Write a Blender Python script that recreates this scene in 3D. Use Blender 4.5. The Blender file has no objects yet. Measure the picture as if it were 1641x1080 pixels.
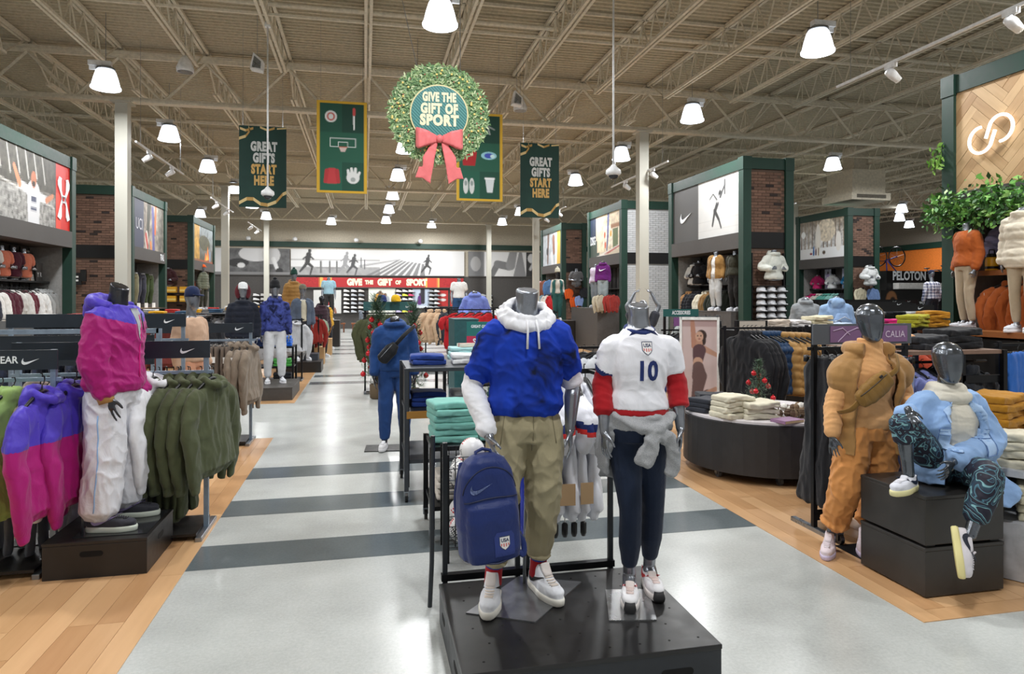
import bpy, bmesh, math, random
import numpy as np
from mathutils import Vector, Matrix, noise
from mathutils.bvhtree import BVHTree

S = bpy.context.scene
C = S.collection
R = math.radians
PI = math.pi
random.seed(7)

# ------------------------------------------------------------------ camera
cam = bpy.data.cameras.new('camera')
cam.sensor_fit = 'HORIZONTAL'; cam.sensor_width = 36.0
cam.lens = 36.0 * 1080.0 / 1641.0
cam.shift_y = -60.0 / 1641.0
cam.clip_end = 200
camo = bpy.data.objects.new('camera', cam); C.objects.link(camo)
camo.location = (0, 0, 1.70); camo.rotation_euler = (R(90), 0, R(-12.3))
S.camera = camo

# ------------------------------------------------------------------ world, exposure
W = bpy.data.worlds.new('world'); S.world = W; W.use_nodes = True
W.node_tree.nodes['Background'].inputs[0].default_value = (1.0, 0.99, 0.97, 1)
W.node_tree.nodes['Background'].inputs[1].default_value = 0.48
S.view_settings.view_transform = 'Standard'
try: S.view_settings.look = 'None'
except Exception: pass
S.view_settings.exposure = 0.0; S.view_settings.gamma = 1.0
S.view_settings.use_curve_mapping = False
LAMP_POWER = 158.0      # watts of each high bay lamp
BELL_GLOW = 2.6         # glow of the frosted bells
TRACK_POWER = 18.0

# ------------------------------------------------------------------ colour + materials
def lin(c):
    return c / 12.92 if c <= 0.04045 else ((c + 0.055) / 1.055) ** 2.4
def hx(s):
    if not isinstance(s, str): return tuple(s)
    s = s.lstrip('#')
    return tuple(lin(int(s[i:i+2], 16) / 255.0) for i in (0, 2, 4))
MATS = {}
def mat(color='#808080', rough=0.6, metal=0.0, kind='plain', emit=0.0, scale=1.0, amp=0.08, color2=None, key=None, coat=0.0, wrinkle=0.14):
    k = key or (str(color), rough, metal, kind, emit, scale, amp, str(color2), coat)
    if k in MATS: return MATS[k]
    m = bpy.data.materials.new(kind + '_material'); m.use_nodes = True
    nt = m.node_tree; N = nt.nodes; L = nt.links
    b = N['Principled BSDF']
    col = hx(color)
    b.inputs['Base Color'].default_value = (*col, 1)
    b.inputs['Roughness'].default_value = rough
    b.inputs['Metallic'].default_value = metal
    if coat: b.inputs['Coat Weight'].default_value = coat; b.inputs['Coat Roughness'].default_value = 0.1
    if emit:
        b.inputs['Emission Color'].default_value = (*col, 1); b.inputs['Emission Strength'].default_value = emit
    def noise_tex(sc, det=3, rough_=0.5, coord='Object', stretch=None):
        tc = N.new('ShaderNodeTexCoord'); t = N.new('ShaderNodeTexNoise')
        t.inputs['Scale'].default_value = sc; t.inputs['Detail'].default_value = det; t.inputs['Roughness'].default_value = rough_
        if stretch:
            mp = N.new('ShaderNodeMapping'); mp.inputs['Scale'].default_value = stretch
            L.new(tc.outputs[coord], mp.inputs[0]); L.new(mp.outputs[0], t.inputs['Vector'])
        else: L.new(tc.outputs[coord], t.inputs['Vector'])
        return t
    def bump(src, strength, dist=0.002):
        bp = N.new('ShaderNodeBump'); bp.inputs['Strength'].default_value = strength; bp.inputs['Distance'].default_value = dist
        L.new(src, bp.inputs['Height']); L.new(bp.outputs[0], b.inputs['Normal'])
    def ramp(src, stops):
        r = N.new('ShaderNodeValToRGB'); e = r.color_ramp.elements
        while len(e) > len(stops): e.remove(e[-1])
        while len(e) < len(stops): e.new(0.5)
        for i, (p, c) in enumerate(stops): e[i].position = p; e[i].color = (*hx(c), 1)
        L.new(src, r.inputs[0]); return r
    def shade(c, f): return tuple(max(0, min(1, v * f)) for v in hx(c))
    if kind == 'fabric':
        t = noise_tex(9 * scale, 4, 0.6)
        r = ramp(t.outputs['Fac'], [(0.3, shade(color, 1 - amp)), (0.7, shade(color, 1 + amp))])
        L.new(r.outputs[0], b.inputs['Base Color'])
        t2 = noise_tex(7.5, 5, 0.55, stretch=(1.25, 1.25, 0.8)); t2.inputs['Distortion'].default_value = 0.9
        ab = N.new('ShaderNodeMath'); ab.operation = 'SUBTRACT'; ab.inputs[1].default_value = 0.5; L.new(t2.outputs['Fac'], ab.inputs[0])
        a2 = N.new('ShaderNodeMath'); a2.operation = 'ABSOLUTE'; L.new(ab.outputs[0], a2.inputs[0]); bump(a2.outputs[0], wrinkle, 0.05)
        b.inputs['Sheen Weight'].default_value = 0.12; b.inputs['Sheen Roughness'].default_value = 0.5
        b.inputs['Specular IOR Level'].default_value = 0.25
    elif kind == 'heather':
        t = noise_tex(260, 3, 0.7)
        r = ramp(t.outputs['Fac'], [(0.35, shade(color, 0.78)), (0.65, shade(color, 1.2))])
        L.new(r.outputs[0], b.inputs['Base Color']); bump(t.outputs['Fac'], 0.3, 0.001)
        b.inputs['Specular IOR Level'].default_value = 0.2
    elif kind == 'tiedye':
        t = noise_tex(scale, 3, 0.55); t.inputs['Distortion'].default_value = 0.8
        r = ramp(t.outputs['Fac'], [(0.36, shade(color2, 1)), (0.47, shade(color, 0.7)), (0.58, shade(color, 1.0)), (0.8, shade(color, 1.35))])
        L.new(r.outputs[0], b.inputs['Base Color'])
        b.inputs['Specular IOR Level'].default_value = 0.25
    elif kind == 'marble':
        t = noise_tex(4.6, 2, 0.5); t.inputs['Distortion'].default_value = 1.6
        mu = N.new('ShaderNodeMath'); mu.operation = 'MULTIPLY'; mu.inputs[1].default_value = 7.5; L.new(t.outputs['Fac'], mu.inputs[0])
        fr = N.new('ShaderNodeMath'); fr.operation = 'FRACT'; L.new(mu.outputs[0], fr.inputs[0])
        r = ramp(fr.outputs[0], [(0.0, '#1d1c2a'), (0.40, '#2a2a38'), (0.45, '#6d9ea6'), (0.52, '#86b4b8'), (0.57, '#27485a'), (0.78, '#2c2b3a'), (0.83, '#4f7f92'), (0.93, '#1d1c2a')])
        L.new(r.outputs[0], b.inputs['Base Color']); b.inputs['Specular IOR Level'].default_value = 0.3
    elif kind == 'plaid':
        tc = N.new('ShaderNodeTexCoord'); sx = N.new('ShaderNodeSeparateXYZ'); L.new(tc.outputs['Object'], sx.inputs[0])
        outs = []
        for ax in ('X', 'Z'):
            mu = N.new('ShaderNodeMath'); mu.operation = 'MULTIPLY'; mu.inputs[1].default_value = 11.0; L.new(sx.outputs[ax], mu.inputs[0])
            fr = N.new('ShaderNodeMath'); fr.operation = 'FRACT'; L.new(mu.outputs[0], fr.inputs[0])
            lt = N.new('ShaderNodeMath'); lt.operation = 'LESS_THAN'; lt.inputs[1].default_value = 0.35; L.new(fr.outputs[0], lt.inputs[0]); outs.append(lt)
        ad = N.new('ShaderNodeMath'); ad.operation = 'ADD'; L.new(outs[0].outputs[0], ad.inputs[0]); L.new(outs[1].outputs[0], ad.inputs[1])
        mu = N.new('ShaderNodeMath'); mu.operation = 'MULTIPLY'; mu.inputs[1].default_value = 0.5; L.new(ad.outputs[0], mu.inputs[0])
        r = ramp(mu.outputs[0], [(0.0, color), (0.5, '#8f93ab'), (1.0, color2)])
        L.new(r.outputs[0], b.inputs['Base Color'])
    elif kind == 'concrete':
        t = noise_tex(1.1, 5, 0.6); t2 = noise_tex(55, 4, 0.8)
        mx = N.new('ShaderNodeMath'); mx.operation = 'MULTIPLY_ADD'; mx.inputs[1].default_value = 0.45
        L.new(t2.outputs['Fac'], mx.inputs[0])
        m2 = N.new('ShaderNodeMath'); m2.operation = 'MULTIPLY'; m2.inputs[1].default_value = 0.55; L.new(t.outputs['Fac'], m2.inputs[0])
        L.new(m2.outputs[0], mx.inputs[2])
        r = ramp(mx.outputs[0], [(0.36, shade(color, 1 - amp)), (0.62, shade(color, 1 + amp))])
        L.new(r.outputs[0], b.inputs['Base Color'])
        b.inputs['Specular IOR Level'].default_value = 0.33
    elif kind == 'wood':
        oi = N.new('ShaderNodeObjectInfo'); tc = N.new('ShaderNodeTexCoord')
        va = N.new('ShaderNodeVectorMath'); va.operation = 'ADD'; L.new(tc.outputs['Object'], va.inputs[0])
        sc = N.new('ShaderNodeVectorMath'); sc.operation = 'SCALE'; sc.inputs[0].default_value = (37, 11, 23); L.new(oi.outputs['Random'], sc.inputs['Scale'])
        L.new(sc.outputs[0], va.inputs[1])
        mp = N.new('ShaderNodeMapping'); mp.inputs['Scale'].default_value = (scale * 14, scale * 1.3, scale * 14); L.new(va.outputs[0], mp.inputs[0])
        t = N.new('ShaderNodeTexNoise'); t.inputs['Scale'].default_value = 1.6; t.inputs['Detail'].default_value = 6; L.new(mp.outputs[0], t.inputs['Vector'])
        ad = N.new('ShaderNodeMath'); ad.operation = 'MULTIPLY_ADD'; ad.inputs[1].default_value = 0.55; L.new(oi.outputs['Random'], ad.inputs[0])
        m2 = N.new('ShaderNodeMath'); m2.operation = 'MULTIPLY'; m2.inputs[1].default_value = 0.45; L.new(t.outputs['Fac'], m2.inputs[0]); L.new(m2.outputs[0], ad.inputs[2])
        r = ramp(ad.outputs[0], [(0.1, color2 or shade(color, 0.75)), (0.85, color)])
        L.new(r.outputs[0], b.inputs['Base Color']); bump(t.outputs['Fac'], 0.12, 0.001)
    elif kind == 'brick':
        oi = N.new('ShaderNodeObjectInfo'); t = noise_tex(30, 4, 0.7)
        ad = N.new('ShaderNodeMath'); ad.operation = 'MULTIPLY_ADD'; ad.inputs[1].default_value = 0.5; L.new(t.outputs['Fac'], ad.inputs[0])
        m2 = N.new('ShaderNodeMath'); m2.operation = 'MULTIPLY'; m2.inputs[1].default_value = 0.5; L.new(oi.outputs['Random'], m2.inputs[0]); L.new(m2.outputs[0], ad.inputs[2])
        r = ramp(ad.outputs[0], [(0.2, shade(color, 0.7)), (0.8, shade(color, 1.25))])
        L.new(r.outputs[0], b.inputs['Base Color']); bump(t.outputs['Fac'], 0.4, 0.003)
    elif kind == 'print':
        a = N.new('ShaderNodeVertexColor'); a.layer_name = 'Col'
        L.new(a.outputs[0], b.inputs['Base Color'])
    elif kind == 'lit':         # backlit print
        a = N.new('ShaderNodeVertexColor'); a.layer_name = 'Col'
        L.new(a.outputs[0], b.inputs['Base Color']); L.new(a.outputs[0], b.inputs['Emission Color']); b.inputs['Emission Strength'].default_value = 0.25
    elif kind == 'brushed':
        t = noise_tex(14, 4, 0.6)
        r = ramp(t.outputs['Fac'], [(0.3, shade(color, 0.85)), (0.7, shade(color, 1.15))])
        L.new(r.outputs[0], b.inputs['Base Color'])
        rr = N.new('ShaderNodeMapRange'); rr.inputs[3].default_value = max(0.05, rough - 0.12); rr.inputs[4].default_value = rough + 0.12
        L.new(t.outputs['Fac'], rr.inputs[0]); L.new(rr.outputs[0], b.inputs['Roughness'])
    elif kind == 'glassy':
        b.inputs['Transmission Weight'].default_value = 0.9; b.inputs['IOR'].default_value = 1.2
    MATS[k] = m
    return m
def fab(c, **k): return mat(c, 0.85, 0, 'fabric', **k)
def nyl(c): return mat(c, 0.5, 0, 'fabric', amp=0.05, key=('nyl', c), wrinkle=0.22)
M_GREEN = mat('#13352a', 0.55, 0, 'brushed')
M_BAND = mat('#454240', 0.6, 0, 'brushed')
M_BLACK = mat('#161617', 0.45, 0.3, 'brushed')
M_BLACKM = mat('#1b1c1f', 0.4, 0.6, 'brushed')
M_PLAT = mat('#1b1b1c', 0.36, 0.0, 'brushed')
M_BOX = mat('#1d1a19', 0.42, 0.0, 'brushed')
M_MANN = mat('#8d929a', 0.3, 0.8, 'brushed', coat=0.3)
M_MANND = mat('#3a3c41', 0.28, 0.7, 'brushed', coat=0.3)
M_MANN2 = mat('#62676e', 0.24, 0.78, 'brushed', coat=0.3)
M_STEEL = mat('#8f959c', 0.3, 0.9, 'brushed')
M_RACKBLUE = mat('#8799ab', 0.4, 0.55, 'brushed')
M_WHITE = mat('#e9e9e6', 0.6, 0, 'brushed')
M_CREAMW = mat('#b9b1a0', 0.75, 0, 'brushed')
M_CEIL = mat('#b9b099', 0.8, 0, 'brushed')
M_JOIST = mat('#d6cebb', 0.65, 0, 'brushed')
M_COL = mat('#bcbbb0', 0.6, 0, 'plain')
M_PRINT = mat('#ffffff', 0.5, 0, 'print', key='print')
M_PRINTM = mat('#ffffff', 0.75, 0, 'print', key='printm')
M_PLASTW = mat('#e4e6e8', 0.35, 0, 'brushed')
M_PLASTK = mat('#0e0e10', 0.4, 0, 'brushed')
M_SIGN = mat('#16222d', 0.45, 0, 'brushed')
M_LOGO = mat('#e8edf2', 0.5, 0, 'plain')

# ------------------------------------------------------------------ objects
def ob(name, me, parent=None, loc=(0, 0, 0), rot=(0, 0, 0), m=None, bevel=0, label=None, kind=None):
    o = bpy.data.objects.new(name, me); C.objects.link(o)
    if m is not None:
        ms = m if isinstance(m, (list, tuple)) else [m]
        if len(me.materials) == 0:
            for x in ms: me.materials.append(x)
        else:
            for x in ms[len(me.materials):]: me.materials.append(x)
            for i, x in enumerate(ms):
                o.material_slots[i].link = 'OBJECT'; o.material_slots[i].material = x
    o.location = loc; o.rotation_euler = rot
    if parent is not None: o.parent = parent
    if bevel:
        bv = o.modifiers.new('bevel', 'BEVEL'); bv.width = bevel; bv.segments = 2; bv.limit_method = 'ANGLE'
    if label: o['label'] = label
    if kind: o['kind'] = kind
    return o
def trim_label(t):
    w = t.split()
    return t if len(w) <= 16 else t.replace(' hanging', '').replace('frosted bell ', 'bell ').replace(' the ', ' ')
def tag(o, label, cat, group=None):
    label = trim_label(label)
    o['label'] = label; o['category'] = cat
    if group: o['group'] = group
    return o
def thing(name, label, cat, loc=(0, 0, 0), rz=0, group=None, s=1.0):
    o = bpy.data.objects.new(name, None); C.objects.link(o)
    o.empty_display_size = 0.05
    o.location = loc; o.rotation_euler = (0, 0, rz); o.scale = (s, s, s)
    return tag(o, label, cat, group)
def dup(root, loc=None, rz=None, label=None, group=None, mats=None):
    kids = [x for x in bpy.data.objects if x.parent == root] if not hasattr(dup, 'kids') or root.name not in dup.kids else dup.kids[root.name]
    r = root.copy(); C.objects.link(r)
    if loc is not None: r.location = loc
    if rz is not None: r.rotation_euler = (0, 0, rz)
    if label: r['label'] = label
    if group: r['group'] = group
    for ch in kids:
        c = ch.copy(); C.objects.link(c); c.parent = r
        for gch in [x for x in ch.children]:
            d = gch.copy(); C.objects.link(d); d.parent = c
    return r

# ------------------------------------------------------------------ mesh builder
class MB:
    def __init__(s): s.v = []; s.f = []; s.mi = []; s.c = []
    def _add(s, vs, fs, m=0, col=None):
        b = len(s.v); s.v.extend([tuple(p) for p in vs])
        for f in fs: s.f.append(tuple(b + i for i in f)); s.mi.append(m); s.c.append(col)
        return s
    def box(s, x0, x1, y0, y1, z0, z1, m=0, col=None):
        vs = [(x0,y0,z0),(x1,y0,z0),(x1,y1,z0),(x0,y1,z0),(x0,y0,z1),(x1,y0,z1),(x1,y1,z1),(x0,y1,z1)]
        return s._add(vs, [(3,2,1,0),(4,5,6,7),(0,1,5,4),(1,2,6,5),(2,3,7,6),(3,0,4,7)], m, col)
    def cbox(s, c, d, m=0, col=None):
        return s.box(c[0]-d[0]/2, c[0]+d[0]/2, c[1]-d[1]/2, c[1]+d[1]/2, c[2]-d[2]/2, c[2]+d[2]/2, m, col)
    def quad(s, pts, m=0, col=None): return s._add(pts, [tuple(range(len(pts)))], m, col)
    def prism(s, pts, axis, a, b, m=0, col=None):     # polygon in the two other axes, extruded on axis
        n = len(pts)
        def P(p, t):
            if axis == 'z': return (p[0], p[1], t)
            if axis == 'y': return (p[0], t, p[1])
            return (t, p[0], p[1])
        vs = [P(p, a) for p in pts] + [P(p, b) for p in pts]
        fs = [tuple(range(n))[::-1], tuple(range(n, 2*n))] + [(i, (i+1) % n, n+(i+1) % n, n+i) for i in range(n)]
        return s._add(vs, fs, m, col)
    def loft(s, rings, cap=True, m=0, col=None, closed=False):
        n = len(rings[0]); vs = [p for r in rings for p in r]; fs = []
        k = len(rings)
        for i in range(k if closed else k-1):
            for j in range(n):
                fs.append((i*n+j, i*n+(j+1) % n, ((i+1) % k)*n+(j+1) % n, ((i+1) % k)*n+j))
        if cap and not closed:
            fs.append(tuple(range(n))[::-1]); fs.append(tuple((k-1)*n+j for j in range(n)))
        return s._add(vs, fs, m, col)
    def tube(s, pts, r, n=6, m=0, col=None, closed=False, cap=True):
        pts = [Vector(p) for p in pts]; rings = []
        rr = r if isinstance(r, (list, tuple)) else [r]*len(pts)
        u = None
        for i, p in enumerate(pts):
            if closed: t = pts[(i+1) % len(pts)] - pts[i-1]
            else: t = pts[min(i+1, len(pts)-1)] - pts[max(i-1, 0)]
            t.normalize()
            if u is None:
                u = t.cross(Vector((0, 0, 1)));
                if u.length < 1e-3: u = t.cross(Vector((0, 1, 0)))
                u.normalize()
            else:
                u = (u - t*u.dot(t))
                if u.length < 1e-4: u = t.orthogonal()
                u.normalize()
            w = t.cross(u)
            rings.append([tuple(p + (u*math.cos(2*PI*j/n) + w*math.sin(2*PI*j/n))*rr[i]) for j in range(n)])
        return s.loft(rings, cap, m, col, closed)
    def lathe(s, prof, n=16, m=0, col=None, cap=True, c=(0, 0)):
        rings = [[(c[0]+r*math.cos(2*PI*j/n), c[1]+r*math.sin(2*PI*j/n), z) for j in range(n)] for r, z in prof]
        return s.loft(rings, cap, m, col)
    def ell(s, c, r, n=12, k=7, m=0, col=None):
        rings = []
        for i in range(k+1):
            a = -PI/2 + PI*i/k; q = max(math.cos(a), 0.02)
            rings.append([(c[0]+r[0]*q*math.cos(2*PI*j/n), c[1]+r[1]*q*math.sin(2*PI*j/n), c[2]+r[2]*math.sin(a)) for j in range(n)])
        return s.loft(rings, True, m, col)
    def add(s, o, M=None):
        b = len(s.v)
        s.v.extend([tuple(M @ Vector(p)) for p in o.v] if M is not None else o.v)
        s.f.extend([tuple(b+i for i in f) for f in o.f]); s.mi.extend(o.mi); s.c.extend(o.c)
        return s
    def mesh(s, name='mesh', smooth=False):
        me = bpy.data.meshes.new(name); me.from_pydata(s.v, [], s.f)
        if any(s.mi):
            me.polygons.foreach_set('material_index', np.array(s.mi, dtype=np.int32))
        if any(c is not None for c in s.c):
            ca = me.color_attributes.new('Col', 'FLOAT_COLOR', 'CORNER')
            arr = np.ones((len(me.loops), 4), dtype=np.float32); i = 0
            for f, c in zip(s.f, s.c):
                if c is not None: arr[i:i+len(f), :3] = hx(c)
                i += len(f)
            ca.data.foreach_set('color', arr.ravel())
        if smooth: me.polygons.foreach_set('use_smooth', np.ones(len(me.polygons), dtype=bool))
        me.update(); return me

def smooth_path(pts, rad, sub=4):
    pts = [np.array(p, float) for p in pts]
    rad = [np.array(r if isinstance(r, (tuple, list)) else (r, r), float) for r in rad]
    if sub <= 1 or len(pts) < 3:
        if len(pts) == 2 and sub > 1:
            P = [pts[0]*(1-t)+pts[1]*t for t in np.linspace(0, 1, sub+1)]; Q = [rad[0]*(1-t)+rad[1]*t for t in np.linspace(0, 1, sub+1)]
            return P, Q
        return pts, rad
    P = []; Q = []
    ex = [2*pts[0]-pts[1]] + pts + [2*pts[-1]-pts[-2]]; er = [rad[0]] + rad + [rad[-1]]
    for i in range(len(pts)-1):
        for k in range(sub):
            t = k/sub; a, b, c, d = ex[i], ex[i+1], ex[i+2], ex[i+3]
            P.append(0.5*((2*b)+(-a+c)*t+(2*a-5*b+4*c-d)*t*t+(-a+3*b-3*c+d)*t**3))
            Q.append(er[i+1]*(1-t)+er[i+2]*t)
    P.append(pts[-1]); Q.append(rad[-1])
    return P, Q
def limb(mb, pts, rad, n=12, sub=4, ref=(0, 1, 0), m=0):
    P, Q = smooth_path(pts, rad, sub)
    ref = np.array(ref, float); rings = []; N_ = len(P)
    Ts = []
    for i in range(N_):
        t = P[min(i+1, N_-1)] - P[max(i-1, 0)]; Ts.append(t/(np.linalg.norm(t)+1e-9))
    v = ref
    for i in range(N_):
        t = Ts[i]; v2 = v - t*np.dot(v, t)
        if np.linalg.norm(v2) < 0.05: v2 = np.cross(t, (1, 0, 0))
        v2 = v2/np.linalg.norm(v2); v = v2; u = np.cross(v2, t)
        a, b = Q[i]
        ring = [tuple(P[i] + u*a*math.cos(2*PI*j/n) + v2*b*math.sin(2*PI*j/n)) for j in range(n)]
        if i == 0:
            rings.append([tuple(P[0]-t*min(a, b)*0.45+(np.array(q)-P[0])*0.6) for q in ring])
        rings.append(ring)
        if i == N_-1:
            rings.append([tuple(P[i]+t*min(a, b)*0.45+(np.array(q)-P[i])*0.6) for q in ring])
    mb.loft(rings, True, m); return mb

# ------------------------------------------------------------------ fuse overlapping closed shapes into one skin, with folds
_PN = {}
def perlin(P, seed):
    if seed not in _PN:
        rng = np.random.RandomState(seed); g = rng.normal(size=(256, 3)); _PN[seed] = (rng.permutation(256), g/np.linalg.norm(g, axis=1)[:, None])
    pm, gr = _PN[seed]; i = np.floor(P).astype(int); f = P-i; u = f*f*f*(f*(f*6-15)+10); out = np.zeros(len(P))
    for dx in (0, 1):
        wx = u[:, 0] if dx else 1-u[:, 0]
        for dy in (0, 1):
            wy = u[:, 1] if dy else 1-u[:, 1]
            for dz in (0, 1):
                wz = u[:, 2] if dz else 1-u[:, 2]
                h = pm[(pm[(pm[(i[:, 0]+dx) & 255]+i[:, 1]+dy) & 255]+i[:, 2]+dz) & 255]
                out += wx*wy*wz*np.einsum('ij,ij->i', gr[h], f-np.array((dx, dy, dz)))
    return out
def folds(amp, k=(9, 9, 9), seed=1, octaves=2, tilt=0.35):
    """cloth creases: ridged noise stretched along the fold direction, bent by a slower noise"""
    K = np.array(k, float)*0.72; s0 = int(seed)*3+1
    def fn(co):
        q = co.copy(); q[:, 2] += tilt*(co[:, 0]+co[:, 1]); q = q*K
        w = np.stack([perlin(co*4.0+7.3*j, s0+1) for j in range(3)], 1)*0.9; tot = np.zeros(len(co)); a = 1.0
        for o in range(octaves):
            n = perlin(q*(1.9**o)+w+11.1*o, s0); r = np.clip(1-np.abs(n)*2.3, 0, 1)**1.7
            tot += a*(r-0.36); a *= 0.55
        return tot*amp*0.8
    return fn
def quilt(amp, pitch, axis=2, off=0.0):
    def fn(co): return amp*(np.abs(np.sin(PI*(co[:, axis]+off)/pitch))**0.6 - 0.5)
    return fn
def fuse(mb, voxel=0.012, it=6, wr=None, mi=None, fac=0.5):
    me = mb.mesh('tmp'); o = bpy.data.objects.new('tmp', me); C.objects.link(o)
    r = o.modifiers.new('r', 'REMESH'); r.mode = 'VOXEL'; r.voxel_size = voxel; r.adaptivity = 0
    if it:
        sm = o.modifiers.new('s', 'SMOOTH'); sm.factor = fac; sm.iterations = it
    dg = bpy.context.evaluated_depsgraph_get()
    m2 = bpy.data.meshes.new_from_object(o.evaluated_get(dg))
    bpy.data.objects.remove(o); bpy.data.meshes.remove(me)
    n = len(m2.vertices)
    if wr:
        co = np.empty(n*3); m2.vertices.foreach_get('co', co); co = co.reshape(-1, 3)
        no = np.empty(n*3); m2.vertex_normals.foreach_get('vector', no); no = no.reshape(-1, 3)
        d = np.zeros(n)
        for w in (wr if isinstance(wr, (list, tuple)) else [wr]): d += w(co)
        co = co + no*d[:, None]; m2.vertices.foreach_set('co', co.ravel())
    if mi:
        k = len(m2.polygons); ce = np.empty(k*3); m2.polygons.foreach_get('center', ce)
        m2.polygons.foreach_set('material_index', mi(ce.reshape(-1, 3)).astype(np.int32))
    m2.polygons.foreach_set('use_smooth', np.ones(len(m2.polygons), dtype=bool)); m2.update()
    return m2

# ------------------------------------------------------------------ lettering, logos, decals
def text_mesh(s, h=0.1, sx=1.0, bold=0.0, depth=0.0, align='CENTER', spacing=1.0, line=1.0, skew=0.0):
    cu = bpy.data.curves.new('t', 'FONT'); cu.body = s; cu.align_x = align; cu.align_y = 'CENTER'
    cu.size = h/0.72; cu.offset = bold*h; cu.extrude = depth; cu.space_character = spacing; cu.space_line = line; cu.resolution_u = 3; cu.shear = skew
    o = bpy.data.objects.new('t', cu); C.objects.link(o)
    dg = bpy.context.evaluated_depsgraph_get()
    me = bpy.data.meshes.new_from_object(o.evaluated_get(dg))
    bpy.data.objects.remove(o); bpy.data.curves.remove(cu)
    M = Matrix(((sx, 0, 0, 0), (0, 0, -1, 0), (0, 1, 0, 0), (0, 0, 0, 1)))    # text stands in x-z, faces -y
    me.transform(M); return me
SWOOSH = [(1, .38), (.62, .19), (.40, .07), (.27, .02), (.15, .0), (.06, .035), (.01, .11), (.0, .20), (.03, .30), (.10, .42), (.085, .33), (.09, .25), (.13, .19), (.20, .165), (.30, .175), (.45, .21)]
def swoosh_mesh(w, th=0.004, flip=1):
    mb = MB(); mb.prism([((x-.5)*w*flip, (y-.2)*w) for x, y in SWOOSH], 'y', -th, 0); return mb.mesh('emblem')
def conform(me, target, origin, nrm, up=(0, 0, 1), off=0.003, cuts=3):
    """lay a flat decal (x right, z up, facing -y) on the target skin by casting each point along -nrm"""
    bm = bmesh.new(); bm.from_mesh(me)
    bmesh.ops.triangulate(bm, faces=bm.faces[:])
    for _ in range(cuts):
        ed = [e for e in bm.edges if e.calc_length() > 0.015]
        if not ed: break
        bmesh.ops.subdivide_edges(bm, edges=ed, cuts=1); bmesh.ops.triangulate(bm, faces=bm.faces[:])
    tm = bmesh.new(); tm.from_mesh(target); bvh = BVHTree.FromBMesh(tm)
    n = Vector(nrm).normalized(); u = Vector(up); u = (u - n*u.dot(n)).normalized(); x = u.cross(n)
    o = Vector(origin)
    for v in bm.verts:
        p = o + x*v.co.x + u*v.co.z
        hit = bvh.ray_cast(p + n*0.4, -n, 0.9)
        v.co = (hit[0] + n*off) if hit[0] is not None else p
    tm.free(); m2 = bpy.data.meshes.new('decal'); bm.to_mesh(m2); bm.free()
    m2.polygons.foreach_set('use_smooth', np.ones(len(m2.polygons), dtype=bool))
    return m2

# ------------------------------------------------------------------ prints (posters): a fine grid of coloured cells on a real board
def paint(shapes, U, V, asp):
    """U right 0..1, V up 0..1 arrays; returns rgb (linear)"""
    col = np.zeros(U.shape + (3,)); rng = np.random.RandomState(5)
    for sh in shapes:
        t = sh[0]; mask = None
        if t == 'bg': col[:] = hx(sh[1]); continue
        if t == 'g':
            a, b_ = np.array(hx(sh[1])), np.array(hx(sh[2])); col[:] = a*(1-V[..., None]) + b_*V[..., None]; continue
        if t == 'n':        # mottled light and dark inside a box
            x0, y0, x1, y1, sc, am = sh[1:7]
            P3 = np.stack([(U*asp*sc).ravel(), (V*sc).ravel(), np.full(U.size, rng.uniform(0, 9))], 1)
            f = (perlin(P3, 3)+.6*perlin(P3*2.1, 4)+.4*perlin(P3*4.3, 5)).reshape(U.shape)*2.2
            mask = (U >= x0) & (U <= x1) & (V >= y0) & (V <= y1)
            col[mask] = np.clip(col[mask]*(1+am*f[mask][:, None]), 0, 1); continue
        c = np.array(hx(sh[-1]))
        if t == 'r': mask = (U >= sh[1]) & (V >= sh[2]) & (U <= sh[3]) & (V <= sh[4])
        elif t == 'e': mask = ((U-sh[1])/sh[3])**2 + ((V-sh[2])/sh[4])**2 <= 1
        elif t == 'c':
            x0, y0, x1, y1, r0, r1 = sh[1:7]; ax, ay, bx, by = x0*asp, y0, x1*asp, y1
            dx, dy = bx-ax, by-ay; q = np.clip(((U*asp-ax)*dx+(V-ay)*dy)/(dx*dx+dy*dy+1e-9), 0, 1)
            dist = np.hypot(U*asp-ax-q*dx, V-ay-q*dy); mask = dist <= r0*(1-q)+r1*q
        elif t == 'p':
            pts = sh[1]; mask = np.zeros(U.shape, bool); j = len(pts)-1
            for i in range(len(pts)):
                xi, yi = pts[i]; xj, yj = pts[j]
                cond = ((yi > V) != (yj > V)) & (U < (xj-xi)*(V-yi)/((yj-yi) or 1e-9)+xi); mask ^= cond; j = i
        col[mask] = c
    return col
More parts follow.
